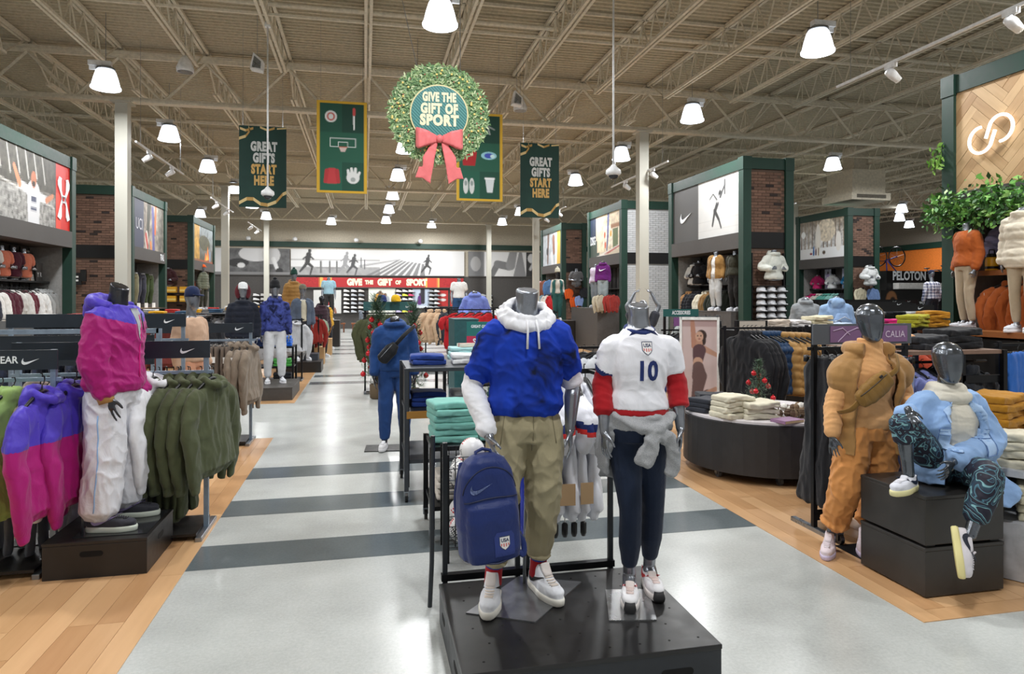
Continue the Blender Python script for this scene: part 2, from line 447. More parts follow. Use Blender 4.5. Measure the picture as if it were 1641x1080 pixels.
def poster(w, h, nx, ny, shapes, th=0.02):
    """board of width w, height h, face towards -y, base at z=0, centred in x"""
    xs = np.linspace(-w/2, w/2, nx+1); zs = np.linspace(0, h, ny+1)
    v = [(x, 0, z) for z in zs for x in xs]; W1 = nx+1
    f = [(j*W1+i, j*W1+i+1, (j+1)*W1+i+1, (j+1)*W1+i) for j in range(ny) for i in range(nx)]
    b = len(v); v += [(-w/2, th, 0), (w/2, th, 0), (w/2, th, h), (-w/2, th, h)]
    c0, c1, c2, c3 = 0, nx, ny*W1+nx, ny*W1
    f += [(b+1, b, b+3, b+2), (c0, b, b+1, c1), (c2, b+2, b+3, c3), (c1, b+1, b+2, c2), (c3, b+3, b, c0)]
    me = bpy.data.meshes.new('print'); me.from_pydata(v, [], f)
    q = 3; U, V = np.meshgrid((np.arange(nx*q)+.5)/(nx*q), (np.arange(ny*q)+.5)/(ny*q))
    col = paint(shapes, U, V, w/h).reshape(ny, q, nx, q, 3).mean((1, 3)).reshape(-1, 3)
    nl = len(me.loops); arr = np.full((nl, 4), 0.03, dtype=np.float32); arr[:, 3] = 1
    arr[:nx*ny*4, :3] = np.repeat(col, 4, axis=0)
    ca = me.color_attributes.new('Col', 'FLOAT_COLOR', 'CORNER'); ca.data.foreach_set('color', arr.ravel())
    me.update(); return me
def person_shapes(cx, y0, h, top, leg, skin='#b98a6c', pose=0, hair='#2a211c'):
    """a small printed figure: head, body, arms, legs (units of poster height, cx in 0..1)"""
    s = h
    a = person_shapes.asp
    sh = [('c', cx-.05*s/a*.6, y0+.45*s, cx-(.06+.16*pose)*s/a, y0, .075*s, .045*s, leg), ('c', cx+.05*s/a*.6, y0+.45*s, cx+(.06+.22*pose)*s/a, y0+.12*s*pose, .075*s, .045*s, leg),
          ('c', cx, y0+.78*s, cx, y0+.48*s, .11*s, .09*s, top),
          ('c', cx-.1*s/a, y0+.78*s, cx-(.17+.1*pose)*s/a, y0+.5*s, .04*s, .03*s, top), ('c', cx+.1*s/a, y0+.78*s, cx+(.17+.12*pose)*s/a, y0+(.5+.2*pose)*s, .04*s, .03*s, top),
          ('e', cx, y0+.94*s, .06*s/a, .075*s, skin), ('e', cx, y0+.975*s, .06*s/a, .045*s, hair)]
    return sh
# ================================================================== THE SETTING
def struct(name, me, m, parent=None, **k):
    o = ob(name, me, parent, m=m, **k)
    if parent is None: o['kind'] = 'structure'
    return o
XL, XR, YB, YF = -16.0, 33.0, 40.5, -9.0
M_FLOOR = mat('#b5b8b5', 0.23, 0, 'concrete', amp=0.17)
M_STRIPE = mat('#5f676a', 0.18, 0, 'concrete', amp=0.16)
floor = struct('floor', MB().box(XL, XR, YF, YB, -0.2, 0).mesh(), M_FLOOR)
for y0 in (4.55, 5.62, 6.75, 14.0, 15.3, 21.6, 23.4, 25.2, 27.6, 29.6):
    ob('dark_stripe', MB().box(-1.1, 2.87, y0, y0+0.43, 0.0, 0.0015).mesh(), floor, m=M_STRIPE)
# wooden sales floor, plank by plank beside the aisle
M_WOOD = mat('#d6ad80', 0.32, 0, 'wood', color2='#b0845a')
plank_me = {}
def plank(x0, x1, y0, y1, z=0.004):
    w, l = round(x1-x0, 3), round(y1-y0, 3)
    if (w, l) not in plank_me:
        g = 0.0012; plank_me[(w, l)] = MB().prism([(-w/2+g, -l/2+g), (w/2-g, -l/2+g), (w/2-g, l/2-g), (-w/2+g, l/2-g)], 'z', -0.004, 0).mesh()
    ob('plank', plank_me[(w, l)], floor, ((x0+x1)/2, (y0+y1)/2, z), m=M_WOOD)
rs = random.Random(3)
field = MB()
def lay(xs, xe, ys, ye, near, w=0.135):
    n = int(abs(xe-xs)/w + 0.5); sg = 1 if xe > xs else -1
    for i in range(n):
        x0 = xs + sg*i*w; x1 = x0 + sg*w; a, b = min(x0, x1), max(x0, x1)
        y = ys
        first = True
        while y < ye - 0.01:
            L = rs.choice((0.6, 0.9, 1.2)) if first else 1.2
            first = False
            y2 = min(ye, y+L)
            if ye - y2 < 0.2: y2 = ye
            if near: plank(a, b, round(y, 2), round(y2, 2))
            else:
                g = 0.002; t = rs.uniform(0.75, 1.15)
                field.box(a+g, b-g, y+g, y2-g, 0.0, 0.004, col=tuple(v*t for v in hx('#bd9468')))
            y = y2
lay(-1.10, -3.53, 1.5, 8.71, True)
lay(-3.53, -6.3, 3.0, 8.71, False)
lay(-1.13, -6.3, 11.57, 20.0, False, 0.27)
lay(-1.25, -6.3, 20.0, 34.0, False, 0.54)
plank(2.87, 2.99, 3.0, 5.4); plank(2.87, 2.99, 5.4, 7.8); plank(2.87, 2.99, 7.8, 9.0)
for i in range(4): plank(2.99+i*1.2, 4.19+i*1.2, 3.0, 3.12)
lay(2.99, 5.01, 3.12, 8.99, True)
lay(5.01, 8.3, 3.12, 9.0, False)
lay(2.87, 8.1, 9.0, 20.0, False, 0.27)
lay(2.87, 8.1, 20.0, 34.0, False, 0.54)
ob('plank_field', field.mesh(), floor, m=mat('#ffffff', 0.32, 0, 'print', key='printw'), kind='stuff')

# walls
wb = struct('wall_back', MB().box(XL, XR, YB, YB+0.3, 0, 7.3).mesh(), M_CREAMW)
wl = struct('wall_left', MB().box(XL-0.3, XL, YF, YB, 0, 7.3).mesh(), M_CREAMW)
wr_ = struct('wall_right', MB().box(XR, XR+0.3, YF, YB, 0, 7.3).mesh(), mat('#8e867a', 0.8, 0, 'brushed'))
ob('trim_band', MB().box(XL, XR, YB-0.12, YB, 4.72, 5.02).mesh(), wb, m=M_GREEN)
ob('dark_cladding', MB().box(XL, XR, YB-0.06, YB, 0, 3.08).mesh(), wb, m=M_BAND)
ob('orange_panel', MB().box(XR-0.08, XR, 24, YB, 3.0, 4.75).mesh(), wr_, m=mat('#e07a2c', 0.7, 0, 'brushed'), label='bright orange wall panel')
ob('ochre_panel', MB().box(XR-0.09, XR, 24, YB, 2.2, 3.0).mesh(), wr_, m=mat('#b5702a', 0.7, 0, 'brushed'))
ob('trim_band', MB().box(XR-0.16, XR, 24, YB, 4.75, 5.1).mesh(), wr_, m=M_GREEN)
ob('dark_cladding', MB().box(XR-0.06, XR, 24, YB, 0, 2.2).mesh(), wr_, m=M_BAND)

# ceiling: corrugated deck, bar joists, girders
ZD = 7.28
dk = MB(); prof = []
y = YF; p = 0.152
while y < YB:
    prof += [(y, ZD), (y+0.055, ZD), (y+0.075, ZD+0.05), (y+0.132, ZD+0.05)]; y += p
pv = [(XL, a, b) for a, b in prof] + [(XR, a, b) for a, b in prof]; n = len(prof)
dk._add(pv, [(i, i+1, n+i+1, n+i) for i in range(n-1)])
dk.box(XL, XR, YF, YB, ZD+0.2, ZD+0.3)
ceil = struct('ceiling', dk.mesh(), M_CEIL)
GY = [-6.0, 5.2, 16.3, 27.4, 38.4]
def bar(mb, a, b, w=0.02): mb.tube([a, b], w*0.75, 4)
# one bay of joist, 11.1 m long, shared
jm = MB(); Lj = 11.1
for sx in (-0.045, 0.045):
    jm.box(sx-0.03, sx+0.03, 0.05, Lj-0.05, 0.60, 0.665)          # top chord, double angle
    jm.box(sx-0.025, sx+0.025, 1.0, Lj-1.0, 0.0, 0.055)           # bottom chord
npan = 15; st = (Lj-2.0)/npan
for i in range(npan):
    a = 1.0+i*st
    bar(jm, (0, a, 0.03), (0, a+st/2, 0.62), 0.024); bar(jm, (0, a+st/2, 0.62), (0, a+st, 0.03), 0.024)
    if i % 2 == 0: bar(jm, (0, a+st/2, 0.03), (0, a+st/2, 0.62), 0.016)
bar(jm, (0, 1.0, 0.03), (0, 0.1, 0.62), 0.03); bar(jm, (0, Lj-1.0, 0.03), (0, Lj-0.1, 0.62), 0.03)
jme = jm.mesh('roof_joist')
for k in range(-8, 19):
    for i in range(4):
        ob('roof_joist', jme, ceil, (0.06+1.78*k, GY[i], 6.60), m=M_JOIST)
# girders
gm = MB(); LG = XR-XL
gm.box(0, LG, -0.09, 0.09, 1.05, 1.11); gm.box(0, LG, -0.035, 0.035, 0.98, 1.05)
gm.box(0, LG, -0.11, 0.11, 0.0, 0.05); gm.box(0, LG, -0.04, 0.04, 0.05, 0.12)
x = 0; up = False; step = 1.78/1
xs0 = [0.06+1.78*k-XL for k in range(-9, 19)]
for xa in xs0:
    bar(gm, (xa, 0, 1.0), (xa+0.89, 0, 0.06), 0.05); bar(gm, (xa+0.89, 0, 0.06), (xa+1.78, 0, 1.0), 0.05)
gme = gm.mesh('girder')
for yy in GY: ob('girder', gme, ceil, (XL, yy, 6.03), m=M_JOIST)
bm_ = MB()
for i in range(4):
    for t in (0.36, 0.64):
        yy = GY[i]+11.1*t
        bm_.box(XL, XR, yy-0.02, yy+0.02, 6.62, 6.66); bm_.box(XL, XR, yy+0.1, yy+0.14, 7.2, 7.26)
ob('bridging', bm_.mesh(), ceil, m=M_JOIST)
ob('sprinkler_pipe', MB().tube([(XL, 13.0, 7.12), (XR, 13.0, 7.12)], 0.05, 8).tube([(XL, 22, 7.12), (XR, 22, 7.12)], 0.04, 8).mesh(smooth=True), ceil, m=M_JOIST)
# columns
cm = MB(); cm.box(-0.125, 0.125, -0.125, 0.125, 0, 6.03); cm.box(-0.2, 0.2, -0.2, 0.2, 6.0, 6.03); cm.box(-0.17, 0.17, -0.17, 0.17, 0, 0.03)
cme = cm.mesh('column')
for X in (-5.2, 7.0, 19.2):
    for Y in GY[2:]:
        o = ob('column', cme, m=M_COL); o.location = (X, Y, 0); o['kind'] = 'structure'
# ================================================================== LAMPS
M_BELL = mat('#f4f8ff', 0.4, 0, 'plain', emit=BELL_GLOW, key='bell')
M_BELL.cycles.emission_sampling = 'NONE'
def light(kind, parent, loc, power, rot=(0, 0, 0), size=0.3, color=(0.98, 0.99, 1.0), spot=70, blend=0.6):
    l = bpy.data.lights.new('lamp', kind); l.energy = power; l.color = color
    if kind == 'AREA': l.shape = 'DISK'; l.size = size
    elif kind == 'SPOT': l.spot_size = R(spot); l.spot_blend = blend; l.shadow_soft_size = 0.06
    o = bpy.data.objects.new('lamp', l); C.objects.link(o); o.parent = parent; o.location = loc; o.rotation_euler = rot
    return l
hb = {}
m = MB(); m.lathe([(0.262, 0.0), (0.268, 0.008), (0.268, 0.03), (0.25, 0.05), (0.215, 0.2), (0.175, 0.33), (0.15, 0.37)], 24, cap=False); hb['bell'] = m.mesh(smooth=True)
hb['lens'] = MB().lathe([(0.25, 0.02), (0.25, 0.03), (0.1, 0.035)], 24).mesh()
m = MB(); m.lathe([(0.155, 0.36), (0.17, 0.37), (0.17, 0.40), (0.11, 0.43), (0.09, 0.44)], 16); hb['collar'] = m.mesh()
m = MB(); m.box(-0.1, 0.30, -0.06, 0.06, 0.44, 0.53).box(0.18, 0.29, -0.02, 0.02, 0.36, 0.44); hb['ballast_box'] = m.mesh()
hb['hanger_rod'] = MB().tube([(0, 0, 0.53), (0, 0, 1.49)], 0.006, 5).mesh()
hbm = {'bell': M_BELL, 'lens': M_BELL, 'collar': M_STEEL, 'ballast_box': M_PLASTW, 'hanger_rod': M_STEEL}
lamp_data = None
def highbay(x, y, label, rz=0.0, z=5.80):
    global lamp_data
    t = thing('high_bay_light', label, 'ceiling light', (x, y, z), rz, 'high bay lights under the roof')
    for k in hb: ob(k, hb[k], t, m=hbm[k])
    if lamp_data is None: lamp_data = light('AREA', t, (0, 0, -0.02), LAMP_POWER, size=0.5)
    else:
        o = bpy.data.objects.new('lamp', lamp_data); C.objects.link(o); o.parent = t; o.location = (0, 0, -0.02)
def ordn(i): return ['first', 'second', 'third', 'fourth', 'fifth', 'sixth', 'seventh', 'eighth', 'ninth', 'tenth', 'eleventh', 'twelfth', 'thirteenth', 'fourteenth', 'fifteenth'][i]
vis = [0, 0, 0]
for row, X, y0, st, n, nm in ((0, -4.93, 1.45, 4.35, 9, 'left row over the running clothes'), (1, 1.1, 1.2, 4.45, 9, 'middle row over the aisle'), (2, 7.35, 1.06, 4.4, 9, 'right row over the towers')):
    first = {0: 3, 1: 2, 2: 2}[row]
    for k in range(n):
        i = k-first
        lb = 'frosted bell ceiling light, %s one from the camera in the %s' % (ordn(i), nm) if i >= 0 else 'frosted bell ceiling light behind the camera, %s in the %s' % (ordn(-i-1), nm.split(' over')[0])
        highbay(X, y0+st*k, lb, rz=rs.choice((0, 0.1, PI)) )
for (x, y, lb) in ((14.4, 18.6, 'frosted bell ceiling light left of the boxed air duct'), (17.9, 22.7, 'frosted bell ceiling light just under the boxed air duct'), (18.2, 17.8, 'frosted bell ceiling light beside the herringbone tower'),
                   (24.6, 27.0, 'frosted bell ceiling light above the orange wall, topmost of three'), (27.2, 30.0, 'frosted bell ceiling light above the orange wall, middle of three'), (30.2, 32.6, 'frosted bell ceiling light above the orange wall, lowest of three'),
                   (-8.0, 36.0, 'frosted bell ceiling light far left near the back wall'), (-1.8, 38.0, 'frosted bell ceiling light above the running mural, left one'), (3.7, 38.5, 'frosted bell ceiling light above the running mural, right one'),
                   (13.6, 9.5, 'frosted bell ceiling light behind the herringbone tower'), (-11, 12, 'frosted bell ceiling light behind the red panel tower, near one'), (-11, 22, 'frosted bell ceiling light behind the red panel tower, far one')):
    highbay(x, y, lb)
for (x, y, lb) in ((-11, 2, 'far left of the camera'), (14, 1, 'far right of the camera')):
    highbay(x, y, 'frosted bell ceiling light ' + lb)

# track lights
trk = MB(); trk.box(-0.018, 0.018, -1.9, 1.9, 0, 0.035); trk_me = trk.mesh()
hd = MB(); hd.box(-0.03, 0.03, -0.09, 0.09, -0.06, 0); hd_me = hd.mesh()
h2 = MB(); h2.lathe([(0.05, -0.10), (0.065, 0.02), (0.065, 0.10), (0.05, 0.12)], 12); h2_me = h2.mesh(smooth=True)
wire_me = MB().tube([(0, 0, 0), (0, 0, 2.26)], 0.004, 4).mesh()
track_l = None
def track(x, y, z, label, side, lit=True):
    global track_l
    t = thing('track_light', label, 'track light', (x, y, z))
    ob('rail', trk_me, t, m=M_PLASTW)
    for yy in (-1.6, 1.6): ob('hanger_wire', wire_me, t, (0, yy, 0.03), m=M_STEEL)
    for yy in (-1.0, 0.8):
        hh = ob('spot_head', hd_me, t, (0, yy, 0), m=M_PLASTW)
        c = ob('spot_can', h2_me, hh, (side*0.05, 0, -0.16), (0, -side*R(55), 0), m=M_PLASTW)
        if lit:
            if track_l is None: track_l = light('SPOT', hh, (side*0.16, 0, -0.22), TRACK_POWER, (0, side*R(52), 0), spot=100, color=(1, 0.97, 0.93))
            else:
                o = bpy.data.objects.new('lamp', track_l); C.objects.link(o); o.parent = hh; o.location = (side*0.16, 0, -0.22); o.rotation_euler = (0, side*R(52), 0)
track(-4.7, 17.4, 5.0, 'white track light with two spots by the left front column', -1)
track(-4.9, 25.4, 5.0, 'white track light with two spots by the second left column', -1)
track(-4.9, 32.5, 5.0, 'white track light with two spots near the far left back wall', -1)
track(7.1, 16.9, 5.0, 'white track light crossing in front of the right front column', 1)
track(7.2, 7.3, 5.0, 'long white track light at the upper right corner', 1)
track(7.0, 25.0, 5.0, 'white track light behind the right green banner', 1)
track(14.5, 22.5, 5.0, 'white track light between the two rear right towers', 1)
# pole cameras
for x, y, lb in ((-1.7, 12.7, 'white dome camera on a thin pole over the left green banner'), (3.62, 9.5, 'white dome camera on a thin pole right of the wreath')):
    t = thing('dome_camera', lb, 'camera', (x, y, 3.55))
    ob('pole', MB().tube([(0, 0, 0.14), (0, 0, 3.06)], 0.016, 8).mesh(smooth=True), t, m=M_PLASTW)
    ob('housing', MB().lathe([(0.03, 0.16), (0.05, 0.13), (0.11, 0.08), (0.115, 0.03), (0.09, 0.0)], 16).mesh(smooth=True), t, m=M_PLASTW)
    ob('dome', MB().ell((0, 0, 0.01), (0.075, 0.075, 0.075), 14, 8).mesh(smooth=True), t, m=mat('#3b3f44', 0.1, 0.2))
    ob('clamp', MB().box(-0.05, 0.05, -0.05, 0.05, 3.02, 3.1).mesh(), t, m=M_PLASTW)
for x, y, z, lb in ((-1.95, 13.2, 6.05, 'white wedge speaker left of the left pole camera'), (-3.5, 14.5, 6.35, 'white round speaker at a joist end, left'), (3.2, 14.2, 6.0, 'white wedge speaker left of the right pole camera'), (3.6, 15.6, 6.3, 'white round speaker at a joist end, right'), (-.9, 20.5, 5.6, 'small white wedge speaker beside the left sports banner')):
    t = thing('ceiling_speaker', lb, 'speaker', (x, y, z))
    if 'wedge' in lb:
        ob('cabinet', MB().prism([(-0.12, -0.1), (0.1, -0.14), (0.12, 0.05), (-0.06, 0.2)], 'y', -0.1, 0.1).mesh(), t, m=M_PLASTW, bevel=0.015)
        ob('grille', MB().prism([(-0.08, -0.08), (0.07, -0.1), (0.08, 0.03), (-0.04, 0.13)], 'y', -0.108, -0.1).mesh(), t, m=M_STEEL)
    else:
        ob('cabinet', MB().lathe([(0.16, -0.12), (0.17, -0.05), (0.1, 0.12), (0.04, 0.2)], 14).mesh(smooth=True), t, m=M_PLASTW)
        ob('grille', MB().lathe([(0.145, -0.125), (0.145, -0.12)], 14).mesh(), t, m=M_STEEL)
    ob('hanger_wire', MB().tube([(0, 0, 0.1), (0, 0, 7.29-z)], 0.004, 4).mesh(), t, m=M_STEEL)
# boxed air duct
t = thing('air_duct', 'large beige boxed air duct with a grille, hanging far right', 'air duct', (17.6, 21.5, 5.25))
ob('diffuser_box', MB().box(-.68, .68, -.68, .68, 0.25, 1.1).mesh(), t, m=M_JOIST)
ob('grille_head', MB().box(-.8, .8, -.8, .8, 0, 0.26).mesh(), t, m=M_JOIST)
g = MB()
for i in range(9): g.box(-0.6, 0.6, -.82, -.80, 0.07+i*0.014, 0.075+i*0.014)
ob('louvre', g.mesh(), t, m=mat('#4a453d', 0.7), kind='stuff')
ob('riser_duct', MB().box(-0.3, 0.3, -0.3, 0.3, 1.1, 2.02).mesh(), t, m=M_JOIST)

# ================================================================== BANNERS
def banner(x, y, z, w, h, label, rz=0):
    t = thing('hanging_banner', label, 'banner', (x, y, z), rz)
    for s in (-1, 1): ob('hanger_wire', MB().tube([(s*w*0.42, 0.01, h), (s*w*0.42, 0.01, 7.29-z)], 0.003, 4).mesh(), t, m=M_STEEL)
    return t
M_GOLD = mat('#c8a15a', 0.5); M_LTX = mat('#c9cccb', 0.6)
for x, y, z, w, h, lb in ((-2.07, 14.75, 3.61, 0.93, 1.68, 'tall dark green banner with silver and gold words, left of the wreath'), (3.86, 14.75, 3.55, 0.90, 1.68, 'tall dark green banner with silver and gold words, right of the wreath')):
    t = banner(x, y, z, w, h, lb)
    ob('fabric_panel', poster(w, h, 30, 56, [('bg', '#173a33'), ('n', 0, 0, 1, 1, 3, .12)]), t, m=M_PRINTM)
    for i, (s, mm) in enumerate((('GREAT', M_LTX), ('GIFTS', M_LTX), ('START', M_GOLD), ('HERE', M_GOLD))):
        ob('lettering', text_mesh(s, 0.185, 0.60, 0.085, spacing=1.12), t, (0.02, -0.004, 1.25-i*0.235), m=mm)
    # printed gold ribbon, top and bottom
    def rib(pts, wd):
        rb = MB()
        for i in range(len(pts)-1):
            (a, b), (c, d) = pts[i], pts[i+1]; rb.quad([(a, -0.004, b-wd), (c, -0.004, d-wd), (c, -0.004, d+wd), (a, -0.004, b+wd)], col='#b99352' if i % 2 else '#dcc48c')
        ob('ribbon_print', rb.mesh(), t, m=M_PRINTM)
    rib([(-w*.5, .08), (-w*.34, .17), (-w*.2, .17), (-w*.05, .07), (w*.1, .05), (w*.28, .12), (w*.42, .28), (w*.5, .32)], .035)
    rib([(-w*.5, h-.27), (-w*.36, h-.22), (-w*.27, h-.1), (-w*.3, h-.02)], .03); rib([(-w*.48, h-.06), (-w*.36, h-.1), (-w*.2, h-.05)], .025); rib([(-w*.06, h-.02), (w*.1, h-.08), (w*.25, h-.03)], .022); rib([(w*.3, h-.04), (w*.5, h-.02)], .015)
def tiles6(a): return [('bg', '#c9a02c'), ('r', .06, .025, .94, .975, '#15493a'), ('r', .5, .66, .94, .975, '#0d3a2e'), ('r', .06, .335, .94, .66, '#1d5542'), ('r', .06, .025, .5, .335, '#1a5744'), ('r', .5, .025, .94, .335, '#134636')] + a
t = banner(-0.43, 13.25, 3.73, 0.93, 1.75, 'gold bordered green banner picturing a backboard and sports gear')
ob('fabric_panel', poster(.93, 1.75, 62, 116, tiles6([('e', .28, .83, .12, .064, '#cfd3d2'), ('e', .28, .83, .08, .045, '#b8524a'), ('e', .28, .83, .05, .03, '#cfd3d2'), ('c', .74, .90, .74, .70, .012, .008, '#d9dcdc'), ('c', .74, .92, .74, .86, .014, .014, '#c24848'),
    ('r', .26, .50, .78, .60, '#c8cfcd'), ('r', .275, .508, .765, .592, '#1d5542'), ('r', .42, .505, .62, .56, '#c8cfcd'), ('r', .435, .505, .605, .552, '#1d5542'), ('p', [(.44, .50), (.60, .50), (.56, .45), (.48, .45)], '#c9b6b0'), ('r', .43, .497, .61, .506, '#c4604a'),
    ('p', [(.2, .1), (.4, .1), (.42, .24), (.36, .27), (.24, .27), (.18, .24)], '#b8383c'), ('c', .2, .24, .17, .12, .022, .018, '#a93034'), ('c', .4, .24, .43, .12, .022, .018, '#a93034'),
    ('e', .72, .17, .13, .065, '#d7d9d8'), ('c', .64, .19, .62, .25, .018, .014, '#d7d9d8'), ('c', .7, .2, .69, .27, .018, .014, '#d7d9d8'), ('c', .76, .2, .77, .27, .018, .014, '#d7d9d8'), ('c', .81, .18, .85, .23, .016, .013, '#d7d9d8'), ('e', .72, .15, .05, .025, '#9aa09f')])), t, m=M_PRINTM)
t = banner(2.23, 13.25, 3.66, 0.93, 1.75, 'gold bordered green banner picturing goggles, partly behind the wreath')
ob('fabric_panel', poster(.93, 1.75, 62, 116, tiles6([('p', [(.62, .92), (.66, .92), (.74, .76), (.7, .76)], '#8f9a98'), ('c', .66, .86, .82, .82, .012, .008, '#7d8886'), ('e', .7, .52, .17, .045, '#8fc3cf'), ('e', .7, .52, .1, .03, '#3d4fae'), ('e', .78, .515, .05, .02, '#c4e0e2'),
    ('p', [(.14, .4), (.4, .4), (.44, .55), (.36, .6), (.2, .6), (.12, .53)], '#a51f24'), ('e', .2, .17, .055, .09, '#c9cdcb'), ('e', .33, .17, .055, .09, '#c9cdcb'), ('e', .2, .2, .03, .03, '#879391'), ('e', .33, .2, .03, .03, '#879391'), ('p', [(.66, .1), (.78, .1), (.82, .26), (.62, .26)], '#cdd3d6'), ('r', .61, .25, .83, .27, '#e7eaeb')])), t, m=M_PRINTM)

# wreath sign: a round cut-out board with leaves, bow and words
t = thing('wreath_sign', 'big round wreath sign with a pink bow hanging over the aisle', 'sign', (0.88, 8.2, 3.95), R(-2))
nw = 60; rr_ = [0.595+0.022*math.sin(i*2.7)+0.014*math.sin(i*7.1) for i in range(nw)]
wd = MB(); wd.prism([(rr_[i]*math.cos(2*PI*i/nw), rr_[i]*math.sin(2*PI*i/nw)) for i in range(nw)], 'y', 0, 0.03, col='#6f8f5c')
ob('board', wd.mesh(), t, m=M_PRINT)
lf = MB(); rg = random.Random(4)
for i in range(2600):
    a = rg.uniform(0, 2*PI); r = math.sqrt(rg.uniform(0.37**2, 0.60**2)); L = rg.uniform(0.03, 0.07); b = a+rg.choice((-1, 1))*rg.uniform(0.3, 1.2)+(0 if rg.random() < .7 else PI)
    x, z = r*math.cos(a), r*math.sin(a); dx, dz = math.cos(b)*L, math.sin(b)*L; yy = -0.004-rg.random()*0.022
    c = rg.choice(('#5f8658', '#6f965f', '#92b077', '#b2c896', '#cbd9ae', '#6a9166', '#a0ba82', '#83a578'))  # greens paled: the whitish glare of the lights is put into the colour
    lf._add([(x, yy, z), (x+dx*.5-dz*.16, yy-0.004, z+dz*.5+dx*.16), (x+dx, yy, z+dz), (x+dx*.5+dz*.16, yy-0.004, z+dz*.5-dx*.16)], [(0, 1, 2, 3)], 0, c)
ob('leaves', lf.mesh(), t, m=M_PRINT, kind='stuff')
dots = MB()
for i in range(85):
    a = rg.uniform(0, 2*PI); r = rg.uniform(0.41, 0.57); c = '#e8d27a' if i % 3 else '#b5655c'; rad = 0.014 if i % 3 else 0.009
    dots.ell((r*math.cos(a), -0.03, r*math.sin(a)), (rad, 0.006, rad), 8, 4, col=c)
ob('lights_and_berries', dots.mesh(), t, m=M_PRINT, kind='stuff')
ci = MB(); ci.prism([(0.355*math.cos(2*PI*i/48), 0.355*math.sin(2*PI*i/48)) for i in range(48)], 'y', -0.034, 0, col='#d8cd9a'); ci.prism([(0.338*math.cos(2*PI*i/48), 0.338*math.sin(2*PI*i/48)) for i in range(48)], 'y', -0.037, -0.03, col='#1c6b6b')
ob('centre_disc', ci.mesh(), t, m=M_PRINT)
sl = MB()
for k in range(-16, 17):
    o_ = k*0.0285; hw = math.sqrt(max(0, 0.335**2-o_*o_))
    if hw < 0.03: continue
    c_, s_ = math.cos(R(-45)), math.sin(R(-45))
    def pt(u, v): return (u*c_-v*s_, -0.0385, u*s_+v*c_)
    sl.quad([pt(-hw, o_-0.004), pt(hw, o_-0.004), pt(hw, o_+0.004), pt(-hw, o_+0.004)])
ob('pinstripes', sl.mesh(), t, m=mat('#5aa09a', 0.6), kind='stuff')
for i, s in enumerate(('GIVE THE', 'GIFT OF', 'SPORT')):
    ob('lettering', text_mesh(s, (0.105, 0.115, 0.125)[i], (0.60, 0.70, 0.82)[i], 0.085, spacing=1.12), t, (0.0, -0.042, 0.195-i*0.14), m=mat('#eee6c2', 0.6))
bow = MB()
for s in (-1, 1):
    bow.loft([[(s*x, y, z) for x, y, z in q] for q in ([(0.03, -0.09, -0.22), (0.03, -0.05, -0.22), (0.03, -0.05, -0.30), (0.03, -0.09, -0.30)], [(0.14, -0.13, -0.17), (0.14, -0.05, -0.17), (0.14, -0.05, -0.34), (0.14, -0.13, -0.34)], [(0.25, -0.12, -0.14), (0.25, -0.05, -0.14), (0.25, -0.05, -0.385), (0.25, -0.12, -0.385)], [(0.285, -0.08, -0.12), (0.285, -0.05, -0.12), (0.285, -0.05, -0.36), (0.285, -0.08, -0.36)])])
bw = ob('bow', fuse(bow, 0.012, 3, folds(0.006, (14, 4, 10), 3)), t, (0, 0, -.055), m=mat('#e8787a', 0.4, 0, 'fabric', amp=0.06))
for s in (-1, 1):
    tl = MB(); tl.loft([[(s*.02, -.075, -.3), (s*.02, -.05, -.3), (s*.09, -.05, -.3), (s*.09, -.075, -.3)], [(s*.06, -.085, -.5), (s*.06, -.055, -.5), (s*.2, -.055, -.48), (s*.2, -.085, -.48)], [(s*.11, -.08, -.80), (s*.11, -.06, -.80), (s*.2, -.06, -.74), (s*.2, -.08, -.74)]])
    tl.loft([[(s*.17, -.08, -.6), (s*.17, -.06, -.6), (s*.25, -.06, -.6), (s*.25, -.08, -.6)], [(s*.18, -.08, -.74), (s*.18, -.06, -.74), (s*.29, -.06, -.73), (s*.29, -.08, -.73)]])
    ob('ribbon_tail', fuse(tl, 0.01, 2, folds(0.005, (12, 4, 8), 5)), bw, m=mat('#e8787a', 0.4, 0, 'fabric', amp=0.06))
kn = MB(); kn.ell((0, -.09, -.26), (.045, .04, .05)); ob('knot', kn.mesh(smooth=True), bw, m=mat('#e8787a', 0.4, 0, 'fabric', amp=0.06))
for s in (-1, 1): ob('hanger_wire', MB().tube([(s*0.26, 0.015, 0.54), (s*0.55-.3, 0.015, 3.2)], 0.004, 4).mesh(), t, m=M_STEEL)

